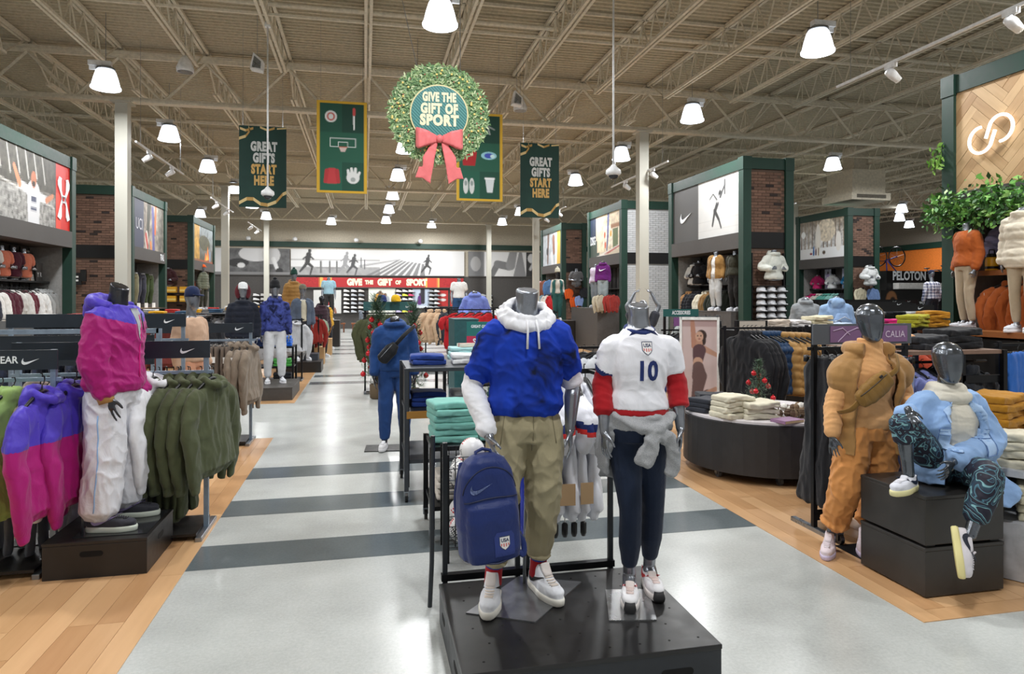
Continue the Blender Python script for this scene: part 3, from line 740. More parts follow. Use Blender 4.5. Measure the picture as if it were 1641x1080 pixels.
# ================================================================== DISPLAY TOWERS
ZB0, ZB1, ZP1, ZT = 2.86, 3.22, 4.64, 4.90
M_SLAT = mat('#4c4a49', 0.7, 0, 'brushed'); M_GREYP = mat('#8f8f8d', 0.7, 0, 'brushed')
M_MORTAR = mat('#5a4a40', 0.9, 0, 'fabric'); M_BRICK = mat('#6f5446', 0.85, 0, 'brick'); M_BRICKD = mat('#2e2320', 0.8, 0, 'brick')
M_WBRICK = mat('#c9cacb', 0.7, 0, 'brick'); M_WMORTAR = mat('#a9abac', 0.8, 0, 'fabric')
BRK = MB().prism([(-0.095, -0.029), (0.095, -0.029), (0.095, 0.029), (-0.095, 0.029)], 'y', -0.012, 0.01).mesh()
BRKH = MB().prism([(-0.045, -0.029), (0.045, -0.029), (0.045, 0.029), (-0.045, 0.029)], 'y', -0.012, 0.01).mesh()
def brick_panel(tw, w, z0, z1, loc, rz, seed, single=0, white=False):
    p = ob('brick_panel', MB().box(0, w, 0, 0.05, z0, z1).mesh(), tw, loc, (0, 0, rz), M_WMORTAR if white else M_MORTAR)
    rg = random.Random(seed); rest = MB(); cnt = 0
    rows = int((z1-z0)/0.068); order = list(range(rows))[::-1]
    for r in order:
        z = z0+0.034+r*0.068; x = 0.1 if r % 2 else 0.05; half = r % 2 == 0
        while x < w-0.03:
            full = not (half and x < 0.06); hw = 0.095 if full else 0.045
            if x+hw > w: hw = max(0.02, w-x) if False else 0.045; full = False; x = w-0.05
            dark = rg.random() < 0.06 and not white
            if cnt < single:
                o = ob('brick', BRK if full else BRKH, p, (x, 0, z), m=M_BRICKD if dark else (M_WBRICK if white else M_BRICK)); cnt += 1
            else:
                t_ = rg.uniform(0.75, 1.25); base = hx('#2e2320') if dark else (hx('#c4c6c8') if white else hx('#6f5446'))
                if white: t_ = rg.uniform(0.93, 1.05)
                rest.prism([(x-hw, z-.029), (x+hw, z-.029), (x+hw, z+.029), (x-hw, z+.029)], 'y', -0.012, 0.005, col=tuple(min(1, v*t_) for v in base))
            x += 0.15 if (not full and x < 0.06) else 0.2
    if rest.f: ob('brick_field', rest.mesh(), p, m=M_PRINTM, kind='stuff')
    return p
def tower(label, side, Xf, Y0, Y1, depth, art, seed=1, single=0, white=False, alcove=0.85, shelf=True, panel=None, bricks=True):
    Lx = Y1-Y0
    t = thing('display_tower', label, 'display tower', (Xf, Y1 if side > 0 else Y0, 0), R(-90) if side > 0 else R(90))
    near = Lx if side > 0 else 0
    pw = 0.2
    post = MB().box(-pw/2, pw/2, -pw/2, pw/2, 0, ZT).box(-pw/2-.012, pw/2+.012, -pw/2-.012, pw/2+.012, ZT-.28, ZT+.01).mesh()
    for x in (pw/2, Lx-pw/2):
        for y in (pw/2, depth-pw/2): ob('post', post, t, (x, y, 0), m=M_GREEN)
    b = MB(); b.box(pw, Lx-pw, 0.02, 0.16, ZP1, ZT-.01); ob('top_beam', b.mesh(), t, m=M_GREEN)
    for x0 in (0.02, Lx-0.16):
        ob('side_beam', MB().box(x0, x0+.14, pw, depth-pw, ZP1, ZT-.01).mesh(), t, m=M_GREEN)
    ob('roof_board', MB().box(0.1, Lx-.1, .1, depth-.1, ZT-.12, ZT-.08).mesh(), t, m=M_GREEN)
    ob('fascia_band', MB().box(pw, Lx-pw, 0.0, 0.3, ZB0, ZB1).mesh(), t, m=M_BAND)
    if art:
        pm = poster(Lx-2*pw, ZP1-ZB1, *art); ob('graphic_panel', pm, t, (Lx/2, 0.05, ZB1), m=M_PRINT)
    # alcove
    ob('alcove_back', MB().box(pw, Lx-pw, alcove, alcove+.05, 0, ZB0).mesh(), t, m=M_SLAT)
    sl_ = MB()
    nb = int((Lx-.5)/0.42)
    for i in range(nb+1): sl_.box(.3+i*.42, .33+i*.42, alcove-.02, alcove, 0.3, ZB0-.02)
    ob('slot_strips', sl_.mesh(), t, m=M_BLACK, kind='stuff')
    for x in (pw, Lx-pw-.03): ob('alcove_cheek', MB().box(x, x+.03, .2, alcove, 0, ZB0).mesh(), t, m=M_GREYP)
    ob('alcove_soffit', MB().box(pw, Lx-pw, .3, alcove, ZB0, ZB0+.03).mesh(), t, m=M_BAND)
    if shelf:
        ob('shelf', MB().box(pw+.05, Lx-pw-.05, alcove-.42, alcove, 2.06, 2.10).mesh(), t, m=M_BLACK)
        rl = MB().tube([(pw+.05, alcove-.3, 1.95), (Lx-pw-.05, alcove-.3, 1.95)], .014, 6)
        for x in (pw+.3, Lx/2, Lx-pw-.3): rl.box(x-.012, x+.012, alcove-.31, alcove, 1.94, 1.965)
        ob('rail', rl.mesh(), t, m=M_BLACKM)
    ob('plinth', MB().box(pw, Lx-pw, .1, alcove, 0, .15).mesh(), t, m=M_BLACK)
    # near side
    if bricks:
        w = depth-2*pw
        if side > 0: loc, rz = (Lx-.07, pw, 0), R(90)
        else: loc, rz = (.07, depth-pw, 0), R(-90)
        for i, (a, b2) in enumerate(((ZB1, ZP1), (0.15, ZB0))):
            brick_panel(t, w, a, b2, loc, rz, seed+i*7, (single if i == 0 else single and 300-int((ZP1-ZB1)/.068)*5) if single else 0, white)
        xx = (Lx-.10, Lx-.04) if side > 0 else (.04, .10)
        ob('side_band', MB().box(xx[0], xx[1], pw, depth-pw, ZB0, ZB1).mesh(), t, m=M_BLACK)
    return t
def tw(t, x, y, z):
    a = t.rotation_euler[2]; c_, s_ = round(math.cos(a)), round(math.sin(a))
    return (t.location[0]+x*c_-y*s_, t.location[1]+x*s_+y*c_, z)
person_shapes.asp = 2.5
gym = [('bg', '#6d6a63'), ('n', 0, 0, 1, 1, 7, .35), ('p', [(0, .5), (.8, .5), (.8, 1), (0, 1)], '#4a473f'), ('n', 0, .5, .8, 1, 9, .4)]
for i in range(7): gym += [('c', .06+i*.1, .62+.03*(i % 2), .02+i*.1, 1.0, .018, .012, '#b9b8b2')]
gym += [('r', 0, .0, .8, .45, '#8d8c88'), ('n', 0, 0, .8, .45, 14, .6), ('c', .02, .55, .78, .3, .012, .012, '#c9c7c0')]
gym += [('c', .52, .42, .52, -.05, .19, .16, '#cfd0d2'), ('c', .52, .42, .36, .50, .07, .06, '#cfd0d2'), ('c', .36, .5, .30, .72, .05, .035, '#c98562'), ('c', .53, .42, .68, .38, .07, .06, '#cfd0d2'), ('c', .68, .38, .76, .47, .045, .035, '#c98562'), ('e', .52, .62, .032, .12, '#b06e50'), ('e', .52, .56, .02, .04, '#2b211d'), ('r', .485, .18, .555, .23, '#4a4f66'), ('r', .49, .3, .55, .38, '#4a4f66')]
gym += [('r', .8, 0, 1, 1, '#d2281f'), ('r', .8, 0, .87, .55, '#e5412e'), ('r', .795, 0, .803, 1, '#2a2a2a')]
T_L1 = tower('green framed tower with a gym photo and a red logo panel, far left', -1, -6.43, 13.2, 17.1, 2.4, (110, 42, gym), 11)
# the logo on the red end of the panel: two facing arcs, linked
lg = MB()
def arcband(cx, cz, r0, r1, a0, a1, sz=1.0, n=14):
    for i in range(n):
        a, b = R(a0+(a1-a0)*i/n), R(a0+(a1-a0)*(i+1)/n)
        lg.prism([(cx+r0*math.cos(a), cz+r0*math.sin(a)*sz), (cx+r1*math.cos(a), cz+r1*math.sin(a)*sz), (cx+r1*math.cos(b), cz+r1*math.sin(b)*sz), (cx+r0*math.cos(b), cz+r0*math.sin(b)*sz)], 'y', -.012, 0)
for s in (-1, 1):
    lg.prism([(s*.06, .02), (s*.12, -.06), (s*.26, -.32), (s*.15, -.36), (s*.10, -.30), (s*.10, -.12), (s*.04, -.04)], 'y', -.012, 0)
    lg.prism([(s*.06, -.02), (s*.12, .06), (s*.24, .2), (s*.25, .28), (s*.19, .36), (s*.09, .34), (s*.11, .3), (s*.10, .14), (s*.04, .04)], 'y', -.012, 0)
arcband(0, 0, .055, .085, 0, 360, .8)
ob('emblem', lg.mesh(), T_L1, (3.9-.2-.33, 0.045, 3.90), m=M_LOGO, label='white interlocked emblem').scale = (1.15, 1, 1.3)
pol = [('bg', '#2f3447'), ('r', .0, .0, .33, 1, '#3a3f55'), ('r', .33, 0, 1, 1, '#8d8478'), ('n', .33, 0, 1, 1, 6, .5), ('c', .5, 1, .45, .3, .12, .1, '#3b3a30'), ('c', .62, .9, .65, 0, .07, .08, '#54548c'), ('c', .72, 1, .7, .4, .05, .05, '#c8622f'), ('r', .8, 0, 1, 1, '#6a675f'), ('n', .78, 0, 1, 1, 9, .5), ('e', .42, .2, .05, .2, '#c9c4bb'), ('c', .4, .3, .45, .05, .06, .05, '#b0413b'), ('c', .55, .15, .57, 0, .05, .05, '#d07d3c')]
T_L2 = tower('green framed tower with a brick side and a colourful tall photo, left', -1, -6.40, 20.8, 24.2, 2.4, (80, 40, pol), 21)
ob('lettering', text_mesh('UCI', .34, .8, .0), T_L2, (.75, .04, 3.9), m=mat('#c5c7cf', .6))
ob('lettering', text_mesh('TRAIL', .2, .55, .03), T_L2, (2.85, -.005, 3.04), m=M_LOGO)
cmp = [('g', '#4d452c', '#8d9aa0'), ('r', 0, 0, .3, 1, '#b58b34'), ('n', 0, 0, 1, 1, 5, .4), ('e', .55, .55, .28, .22, '#4b4a30'), ('n', .3, .3, .85, .75, 9, .5), ('p', [(.55, .05), (.6, .3), (.66, .2), (.72, .5), (.78, .22), (.82, .1)], '#e27f2a'), ('p', [(.62, .05), (.68, .22), (.74, .1)], '#f4c35a'), ('r', .8, .05, .88, .35, '#7a8aa5'), ('r', 0, 0, .3, .06, '#8a5a34'), ('r', .3, 0, 1, .05, '#9a4a2a')]
T_L3 = tower('green framed tower with a campfire photo, farthest left', -1, -6.38, 27.6, 31.4, 2.4, (60, 32, cmp), 31)
nk = [('bg', '#d2d3d1'), ('r', 0, 0, .42, 1, '#4a4948'), ('n', .42, 0, 1, 1, 2, .05), ('r', .42, .28, 1, .286, '#b5b6b5'), ('r', .42, .12, 1, .126, '#bcbdbc')]
run = [('c', .70, .56, .66, .42, .05, .04, '#3a3a3b'), ('c', .66, .42, .63, .2, .035, .025, '#2e2e2f'), ('c', .66, .45, .72, .28, .04, .03, '#303031'), ('c', .72, .28, .75, .14, .025, .02, '#3a3a3b'), ('e', .735, .72, .022, .06, '#2a2a2b'), ('c', .70, .6, .735, .67, .03, .03, '#bdbdbd'), ('c', .69, .63, .64, .74, .018, .014, '#3a3a3b'), ('c', .64, .74, .59, .66, .014, .012, '#3a3a3b'), ('c', .74, .66, .79, .82, .03, .02, '#3a3a3b'), ('c', .80, .7, .80, .92, .025, .03, '#4b4b4c')]
T_R2 = tower('green framed tower with a white swoosh and a leaping runner photo', 1, 8.25, 13.6, 17.4, 1.27, (130, 50, nk+run), 41, single=100)
ob('emblem', swoosh_mesh(.62, .01), T_R2, (.95, .045, 3.85), m=M_LOGO, label='white swoosh')
art3 = [('bg', '#c9bda6'), ('r', 0, 0, .2, 1, '#27344b'), ('r', 0, .0, .32, .4, '#3c4a42'), ('r', .24, .1, 1, 1, '#d9c9ac'), ('r', .45, .2, .95, .7, '#e8dcc6'), ('n', .3, .1, 1, .95, 8, .3), ('r', .76, .15, .92, .6, '#5c6d44'), ('c', .62, 1, .6, .45, .06, .05, '#4b5a9a'), ('c', .6, .45, .57, .1, .05, .03, '#3b4580'), ('e', .5, .5, .03, .08, '#c4603c'), ('e', .7, .5, .03, .08, '#d8a23c'), ('e', .52, .25, .03, .08, '#c85c3c'), ('p', [(.2, .0), (1, .22), (1, .16), (.5, 0)], '#d9d4cb'), ('p', [(.45, .03), (1, .2), (1, .17), (.6, .03)], '#a8433a'), ('r', .7, .62, 1, .72, '#9a6b46')]
T_R3 = tower('green framed tower with white brick sides and a sunny porch photo', 1, 8.05, 20.4, 23.8, 3.6, (80, 40, art3), 51, white=True)
ob('lettering', text_mesh('DSG', .3, .7, .04), T_R3, (.5, .04, 3.8), m=M_LOGO)
art4 = [('bg', '#b9c2cb'), ('n', 0, 0, 1, 1, 4, .2), ('r', .78, 0, 1, 1, '#d8b040'), ('c', .32, 1, .28, .1, .1, .06, '#6d4a38'), ('c', .6, .8, .62, .4, .14, .1, '#8d5f48'), ('c', .5, .3, .55, 0, .12, .14, '#dcdfe4'), ('e', .26, .45, .05, .12, '#22222a'), ('c', .75, .6, .72, 0, .1, .1, '#e9ebee')]
T_R4 = tower('green framed tower with a yellow edged photo, farthest right of the aisle', 1, 8.0, 27.0, 30.4, 1.1, (50, 30, art4), 61)
snow = [('g', '#e9ecef', '#8f8371'), ('n', 0, .3, 1, 1, 8, .4)]
for i in range(12): snow += [('c', .03+i*.085, .25, .04+i*.085, 1, .02, .012, ('#6e5b49', '#83705c', '#9b8b78')[i % 3])]
snow += [('e', .6, .72, .2, .3, '#d9cdb8'), ('n', .3, .3, 1, 1, 12, .3), ('r', 0, 0, 1, .27, '#eef0f2'), ('e', .42, .5, .06, .4, '#e8e4dc'), ('c', .42, .1, .42, .6, .04, .02, '#efe9df'), ('c', .32, .12, .32, .3, .035, .03, '#3a6ea8'), ('c', .37, .12, .37, .24, .03, .025, '#5a3a4a'), ('c', .43, .1, .43, .27, .02, .02, '#7a6a50'), ('e', .55, .15, .035, .05, '#4a3a2a'), ('e', .26, .14, .03, .03, '#8a2a3a'), ('e', .08, .66, .05, .09, '#f4f6f6'), ('e', .86, .4, .06, .25, '#e9e6e0')]
T_R5 = tower('green framed tower with a snowy forest photo, far right', 1, 16.4, 20.4, 23.3, 1.28, (100, 44, snow), 71)
T_R1 = tower('green framed tower with a herringbone wood panel and hanging greenery', 1, 8.2, 4.6, 8.25, 2.0, None, 81, shelf=False, bricks=False)
# herringbone planks, each one clipped to the panel
hb_panel = ob('graphic_panel', MB().box(.2, 3.45, .06, .1, ZB0, ZP1+.02).mesh(), T_R1, m=mat('#6e5538', .8), label='herringbone wood panel')
M_HB = mat('#d8b88c', 0.55, 0, 'wood', color2='#a57f55')
pl, pw_ = 0.65, 0.13
ca, sa = math.cos(R(45)), math.sin(R(45))
rg = random.Random(12)
def add_plank(cx, cz, ang):
    bm = bmesh.new()
    c_, s_ = math.cos(ang), math.sin(ang)
    mb = MB(); mb.box(-pw_/2+.002, pw_/2-.002, -pl/2+.002, pl/2-.002, 0, 0.012+rg.uniform(0, .004))
    me = mb.mesh(); bm.from_mesh(me); bpy.data.meshes.remove(me)
    # plank frame: long axis is local y ; clip in panel coordinates
    def P(v): return Vector((cx+v.x*c_-v.y*s_, cz+v.x*s_+v.y*c_))
    for co, no in (((.2, 0), (-1, 0)), ((3.45, 0), (1, 0)), ((0, ZB0), (0, -1)), ((0, ZP1+.02), (0, 1))):
        d = Vector((co[0]-cx, co[1]-cz)); lx = Vector((d.x*c_+d.y*s_, -d.x*s_+d.y*c_, 0)); ln = Vector((no[0]*c_+no[1]*s_, -no[0]*s_+no[1]*c_, 0))
        g_ = bm.verts[:]+bm.edges[:]+bm.faces[:]
        r = bmesh.ops.bisect_plane(bm, geom=g_, plane_co=lx, plane_no=ln, clear_outer=True)
        if bm.verts: bmesh.ops.contextual_create(bm, geom=[e for e in r['geom_cut'] if isinstance(e, bmesh.types.BMEdge)])
    if len(bm.faces) > 3:
        me = bpy.data.meshes.new('plank'); bm.to_mesh(me)
        ob('plank', me, hb_panel, (cx, .06, cz), (R(90), -ang if False else 0, 0), m=M_HB).rotation_euler = Matrix(((c_, -s_, 0), (0, 0, -1), (s_, c_, 0))).to_euler()
    bm.free()
nn_ = 5
for r in range(-30, 60):
    for k in range(-6, 7):
        for (X_, Y_, an_) in ((r+k*2*nn_+nn_/2, r+.5, R(-45)), (r+nn_+k*2*nn_+.5, r-nn_+1+nn_/2, R(45))):
            u_, v_ = (X_-Y_)*pw_*ca+1.0, (X_+Y_)*pw_*ca
            if -.4 < u_ < 4.0 and ZB0-.4 < v_ < ZP1+.4: add_plank(u_, v_, an_)
# neon infinity sign on the planks
def loopc(cx, r, a0, a1, n=22): return [(cx+r*math.cos(R(a0+(a1-a0)*i/n)), 0, r*math.sin(R(a0+(a1-a0)*i/n))) for i in range(n+1)]
ne = MB()
tl_ = Matrix.Rotation(R(-18), 4, 'Y')
left = [tl_ @ Vector(p) for p in loopc(-.155, .175, 70, 310)+[(.08, 0, .02)]]
right = [tl_ @ Vector(p) for p in [(-.08, 0, -.02)]+loopc(.155, .175, 130, -110)]
ne.tube(left, .022, 8); ne.tube(right, .022, 8)
ob('neon_tube', ne.mesh(smooth=True), T_R1, (.78, .0, 3.92), (0, 0, 0), m=mat('#f6f4ee', .4, 0, 'plain', emit=1.1, key='neon'), label='white looped neon sign', kind=None)
# ================================================================== MANNEQUINS AND CLOTHES
V3 = lambda p: np.array(p, float)
def lerp(a, b, t): return V3(a)*(1-t)+V3(b)*t
def cut_path(pts, fr):
    """first part of a polyline, fr of its length"""
    pts = [V3(p) for p in pts]; L = [np.linalg.norm(pts[i+1]-pts[i]) for i in range(len(pts)-1)]; tot = sum(L)*fr; out = [pts[0]]
    for i, l in enumerate(L):
        if tot <= l+1e-6: out.append(pts[i]+(pts[i+1]-pts[i])*(tot/l)); return out
        out.append(pts[i+1]); tot -= l
    return out
JM = dict(nt=(0, .0, 1.56), nb=(0, .01, 1.44), sa=(-.168, .01, 1.37), sb=(.168, .01, 1.37), ea=(-.222, .03, 1.10), eb=(.222, .03, 1.10), wa=(-.235, -.04, .86), wb=(.235, -.04, .86), ta=(-.23, -.07, .685), tb=(.23, -.07, .685),
          pelvis=(0, .01, .92), ha=(-.09, 0, .9), hb=(.09, 0, .9), ka=(-.11, -.02, .5), kb=(.11, -.02, .5), aa=(-.12, .02, .09), ab=(.12, .02, .09), fa=(-.15, -1, 0), fb=(.15, -1, 0))
JF = dict(nt=(0, .0, 1.49), nb=(0, .01, 1.37), sa=(-.150, .01, 1.30), sb=(.150, .01, 1.30), ea=(-.192, .04, 1.05), eb=(.192, .04, 1.05), wa=(-.208, -.03, .83), wb=(.208, -.03, .83), ta=(-.205, -.06, .665), tb=(.205, -.06, .665),
          pelvis=(0, .01, .88), ha=(-.085, 0, .85), hb=(.085, 0, .85), ka=(-.08, -.02, .47), kb=(.08, -.02, .47), aa=(-.08, .03, .09), ab=(.08, .03, .09), fa=(-.1, -1, 0), fb=(.1, -1, 0))
# torso sections as fraction from neck base (0) to pelvis (1): (t, half width, half depth)
TM = [(-.02, .065, .06), (.03, .085, .07), (.10, .125, .09), (.18, .155, .105), (.26, .162, .112), (.42, .156, .112), (.62, .138, .10), (.80, .142, .105), (1.0, .158, .115), (1.10, .14, .105)]
TF = [(-.02, .055, .05), (.03, .07, .06), (.10, .102, .08), (.18, .132, .098), (.26, .145, .108), (.40, .143, .112), (.62, .116, .088), (.80, .142, .105), (1.0, .166, .115), (1.10, .14, .105)]
class Fig: pass
def joints(kind, **ov):
    J = dict(JF if kind == 'F' else JM); J.update(ov); return {k: V3(v) for k, v in J.items()}
def frame(J):
    side = J['sb']-J['sa']; side[2] = 0; side /= np.linalg.norm(side); return side
def ring(c, side, up, a, b, n=18, pw=2.0):
    up = up/np.linalg.norm(up); side = side-up*np.dot(side, up); side /= np.linalg.norm(side); fw = np.cross(up, side); out = []
    for j in range(n):
        x, y = math.cos(2*PI*j/n), math.sin(2*PI*j/n)
        if pw != 2: x, y = math.copysign(abs(x)**(2/pw), x), math.copysign(abs(y)**(2/pw), y)
        out.append(tuple(c+side*a*x+fw*b*y))
    return out
def torso_loft(mb, J, T, t0=-.02, t1=1.10, ease=0.0, prof=None):
    side = frame(J); ax = J['pelvis']-J['nb']; ts = [r[0] for r in T]
    steps = np.linspace(t0, t1, 14); rings = []
    hs = J['hb']-J['ha']; hs[2] = 0; hs /= np.linalg.norm(hs)+1e-9
    for t in steps:
        a = np.interp(t, ts, [r[1] for r in T]); b = np.interp(t, ts, [r[2] for r in T])
        e = ease if prof is None else ease+np.interp((t-t0)/(t1-t0), *prof)
        sd = side*(1-max(0, min(1, t)))+hs*max(0, min(1, t))
        rings.append(ring(J['nb']+ax*t, sd, -ax, a+e, b+e*.9))
    mb.loft(rings); return mb
def hand(mb, w, tip, thumb, s=1.0, curl=0.25, pn=None):
    w, tip, thumb = V3(w), V3(tip), V3(thumb); u = tip-w; L = np.linalg.norm(u); u /= L; s = s*L/.18
    th = thumb-u*np.dot(thumb, u); th /= np.linalg.norm(th); pnv = np.cross(u, th) if pn is None else V3(pn)
    pnv = pnv-u*np.dot(pnv, u)-th*np.dot(pnv, th); pnv /= np.linalg.norm(pnv)
    limb(mb, [w, w+u*.03*s, w+u*.085*s], [(.022*s, .017*s), (.036*s, .015*s), (.040*s, .013*s)], 10, 2, ref=pnv)
    for i, fl in enumerate((.070, .080, .075, .058)):
        b = w+u*.085*s+th*(.034-.0225*i)*s; pts = [b-u*.02*s]; d = u+th*(.15-.10*i); d /= np.linalg.norm(d)
        for k, seg in enumerate((.02, .42*fl, .33*fl, .25*fl)):
            pts.append(pts[-1]+d*seg*s)
            a = curl*(0.7+.35*k); d = d*math.cos(a)+pnv*math.sin(a); d /= np.linalg.norm(d)
        limb(mb, pts, [.009*s, .0088*s, .0083*s, .0075*s, .006*s], 7, 2, ref=pnv)
    p = w+u*.025*s+th*.022*s; d = u*.62+th*.62+pnv*.3; d /= np.linalg.norm(d)
    d2 = u*.9+th*.2+pnv*.35; d2 /= np.linalg.norm(d2)
    limb(mb, [p, p+d*.03*s, p+d*.05*s+d2*.012*s, p+d*.05*s+d2*.042*s], [.014*s, .012*s, .010*s, .0075*s], 8, 2, ref=pnv)
def body_mesh(J, kind, voxel, head=None, curls=(.25, .25), thumbs=None, feet=True):
    mb = MB(); T = TF if kind == 'F' else TM; f = .88 if kind == 'F' else 1.0
    torso_loft(mb, J, T)
    nd = J['nt']-J['nb'] if 'hd' not in J else J['hd']-J['nb']; nd /= np.linalg.norm(nd)
    if 'hd' in J:
        limb(mb, [J['nb']-nd*.05, J['hd']-nd*.05], [.062*f, .056*f], 12, 2)
        hd = J['hd']; rings = []; sd = frame(J); fwd = np.cross(np.array((0, 0, 1.)), sd)
        for z, a, b, yo in ((-.128, .012, .016, .030), (-.118, .034, .040, .028), (-.095, .050, .060, .020), (-.05, .064, .078, .010), (.0, .074, .092, 0), (.05, .078, .098, -.005), (.085, .068, .088, -.008), (.112, .045, .06, -.008), (.124, .015, .02, -.008)):
            rings.append(ring(hd+np.array((0, 0, z))-fwd*yo*-1*-1, sd, np.array((0, 0, 1.)), a, b, 16))
        mb.loft(rings)
    else:
        # the neck ends in a flat cap
        sd = frame(J); fw = np.cross(nd, sd); rings = []
        for q, r in ((-.06, .07*f), (.0, .064*f), (.5, .056*f), (.96, .058*f), (1.0, .054*f)):
            rings.append(ring(J['nb']*(1-q)+J['nt']*q, sd, nd+(fw*-.25 if q > .9 else 0), r, r*1.05, 16))
        mb.loft(rings)
    sd = frame(J)
    for i, s in enumerate('ab'):
        sgn = -1 if s == 'a' else 1; sh, el, wr, tp = J['s'+s], J['e'+s], J['w'+s], J['t'+s]
        limb(mb, [lerp(sh, J['nb'], .3)-np.array((0, 0, .045)), sh-np.array((0, 0, .012)), lerp(sh, el, .5), el, lerp(el, wr, .3), wr, lerp(wr, tp, .12)], [.045*f, .05*f, .046*f, .041*f, .042*f, .026*f, .024*f], 12, 3)
        th = thumbs[i] if thumbs and thumbs[i] is not None else np.cross(sd, np.array((0, 0, 1.)))*1.0+sd*(-sgn)*.15
        pn = sd*(-sgn)
        hand(mb, wr, tp, th, .95 if kind == 'F' else 1.0, curls[i], pn)
        h, k, an = J['h'+s], J['k'+s], J['a'+s]
        limb(mb, [lerp(h, J['pelvis'], .3)+np.array((0, 0, .02)), h, lerp(h, k, .5), k, lerp(k, an, .28), lerp(k, an, .7), an], [.085*f, .09*f, .073*f, .056*f, .057*f, .04*f, .036*f], 12, 3)
        if feet:
            fd = J['f'+s]/np.linalg.norm(J['f'+s]); limb(mb, [an, an+fd*.06-np.array((0, 0, .035)), an+fd*.14-np.array((0, 0, .055))], [.036, .034, .025], 10, 2)
    return fuse(mb, voxel, 3)
def figure(label, kind, loc, J, rz=0, s=1.0, voxel=.008, m=None, head=None, group=None, curls=(.25, .25), thumbs=None, feet=True):
    F = Fig(); F.J = J; F.kind = kind; F.vox = voxel
    F.root = thing('mannequin', label, 'mannequin', loc, rz, group, s)
    F.body = ob('body', body_mesh(J, kind, voxel, head, curls, thumbs, feet), F.root, m=m or M_MANN)
    return F
def top_mesh(F, hem=.95, ease=.022, sl=(.97, .97), slr=((.085, .07, .055), )*2, wr=.006, hood=None, prof=None, collar=0.0, seed=3, vox=None, mi=None, k=(6, 6, 18), extra=None, cuff=False, fl=None, t0=.0):
    J, T = F.J, (TF if F.kind == 'F' else TM); mb = MB()
    torso_loft(mb, J, T, t0, hem, ease, prof or ([0, .1, .6, .92, 1.0], [.006, .004, .012, .022, .004]))
    for i, s in enumerate('ab'):
        if sl[i] <= 0: continue
        r = slr[i]; sh, el, wri = J['s'+s], J['e'+s], J['w'+s]
        pts = cut_path([sh, lerp(sh, el, .5), el, lerp(el, wri, .5), wri], sl[i])
        n = len(pts); rad = [np.interp(j/(n-1), [0, .5, 1], r) for j in range(n)]
        limb(mb, [lerp(sh, J['nb'], .45)-np.array((0, 0, r[0]*.45))]+pts, [r[0]*.85]+rad, 14, 4)
        if cuff: limb(mb, [lerp(pts[-1], pts[-2], .18), pts[-1]], [rad[-1]*1.18, rad[-1]*.9], 12, 1)
    sd = frame(J); up = J['nb']-J['pelvis']; up /= np.linalg.norm(up); fw = np.cross(sd, up)   # fw points to the front
    if collar: 
        mb.loft([ring(J['nb']-up*.02, sd, up, .085, .085), ring(J['nb']+up*collar*.5, sd, up, .078, .076), ring(J['nb']+up*collar, sd, up, .074, .074)])
    if hood == 'down':
        c = J['nb']+up*.02
        mb.tube([tuple(c+sd*.098*math.cos(a)+fw*(-.105*math.sin(a)-.0)+up*(.012+.05*max(0, math.sin(a)))) for a in np.linspace(0, 2*PI, 20, endpoint=False)], .036, 10, closed=True)
        mb.ell(tuple(c-fw*.12+up*.0), (.10, .055, .085))
    if extra: extra(mb, J, sd, fw, up)
    w = [folds(wr, k, seed)] if wr else []
    if fl: w += fl if isinstance(fl, list) else [fl]
    return fuse(mb, vox or F.vox, 4, w, mi)
def pants_mesh(F, waist=.80, f=(.93, .93), r=(.105, .085, .07), wr=.006, seed=5, ease=.018, vox=None, k=(6, 6, 14), blouse=False, mi=None, fl=None):
    J, T = F.J, (TF if F.kind == 'F' else TM); mb = MB()
    torso_loft(mb, J, T, waist, 1.12, ease)
    for i, s in enumerate('ab'):
        h, kn, an = J['h'+s], J['k'+s], J['a'+s]
        pts = cut_path([h, lerp(h, kn, .5), kn, lerp(kn, an, .5), an], f[i]); n = len(pts)
        rad = [np.interp(j/(n-1), np.linspace(0, 1, len(r)), r) for j in range(n)]
        limb(mb, [lerp(h, J['pelvis'], .35)+np.array((0, 0, .03))]+pts, [r[0]*.95]+rad, 14, 4)
        if blouse: limb(mb, [lerp(pts[-1], pts[-2], .45), lerp(pts[-1], pts[-2], .12), pts[-1]], [r[-1]*1.1, r[-1]*1.35, r[-1]*.75], 12, 2)
    w = [folds(wr, k, seed)] if wr else []
    if fl: w.append(fl)
    return fuse(mb, vox or F.vox, 4, w, mi)

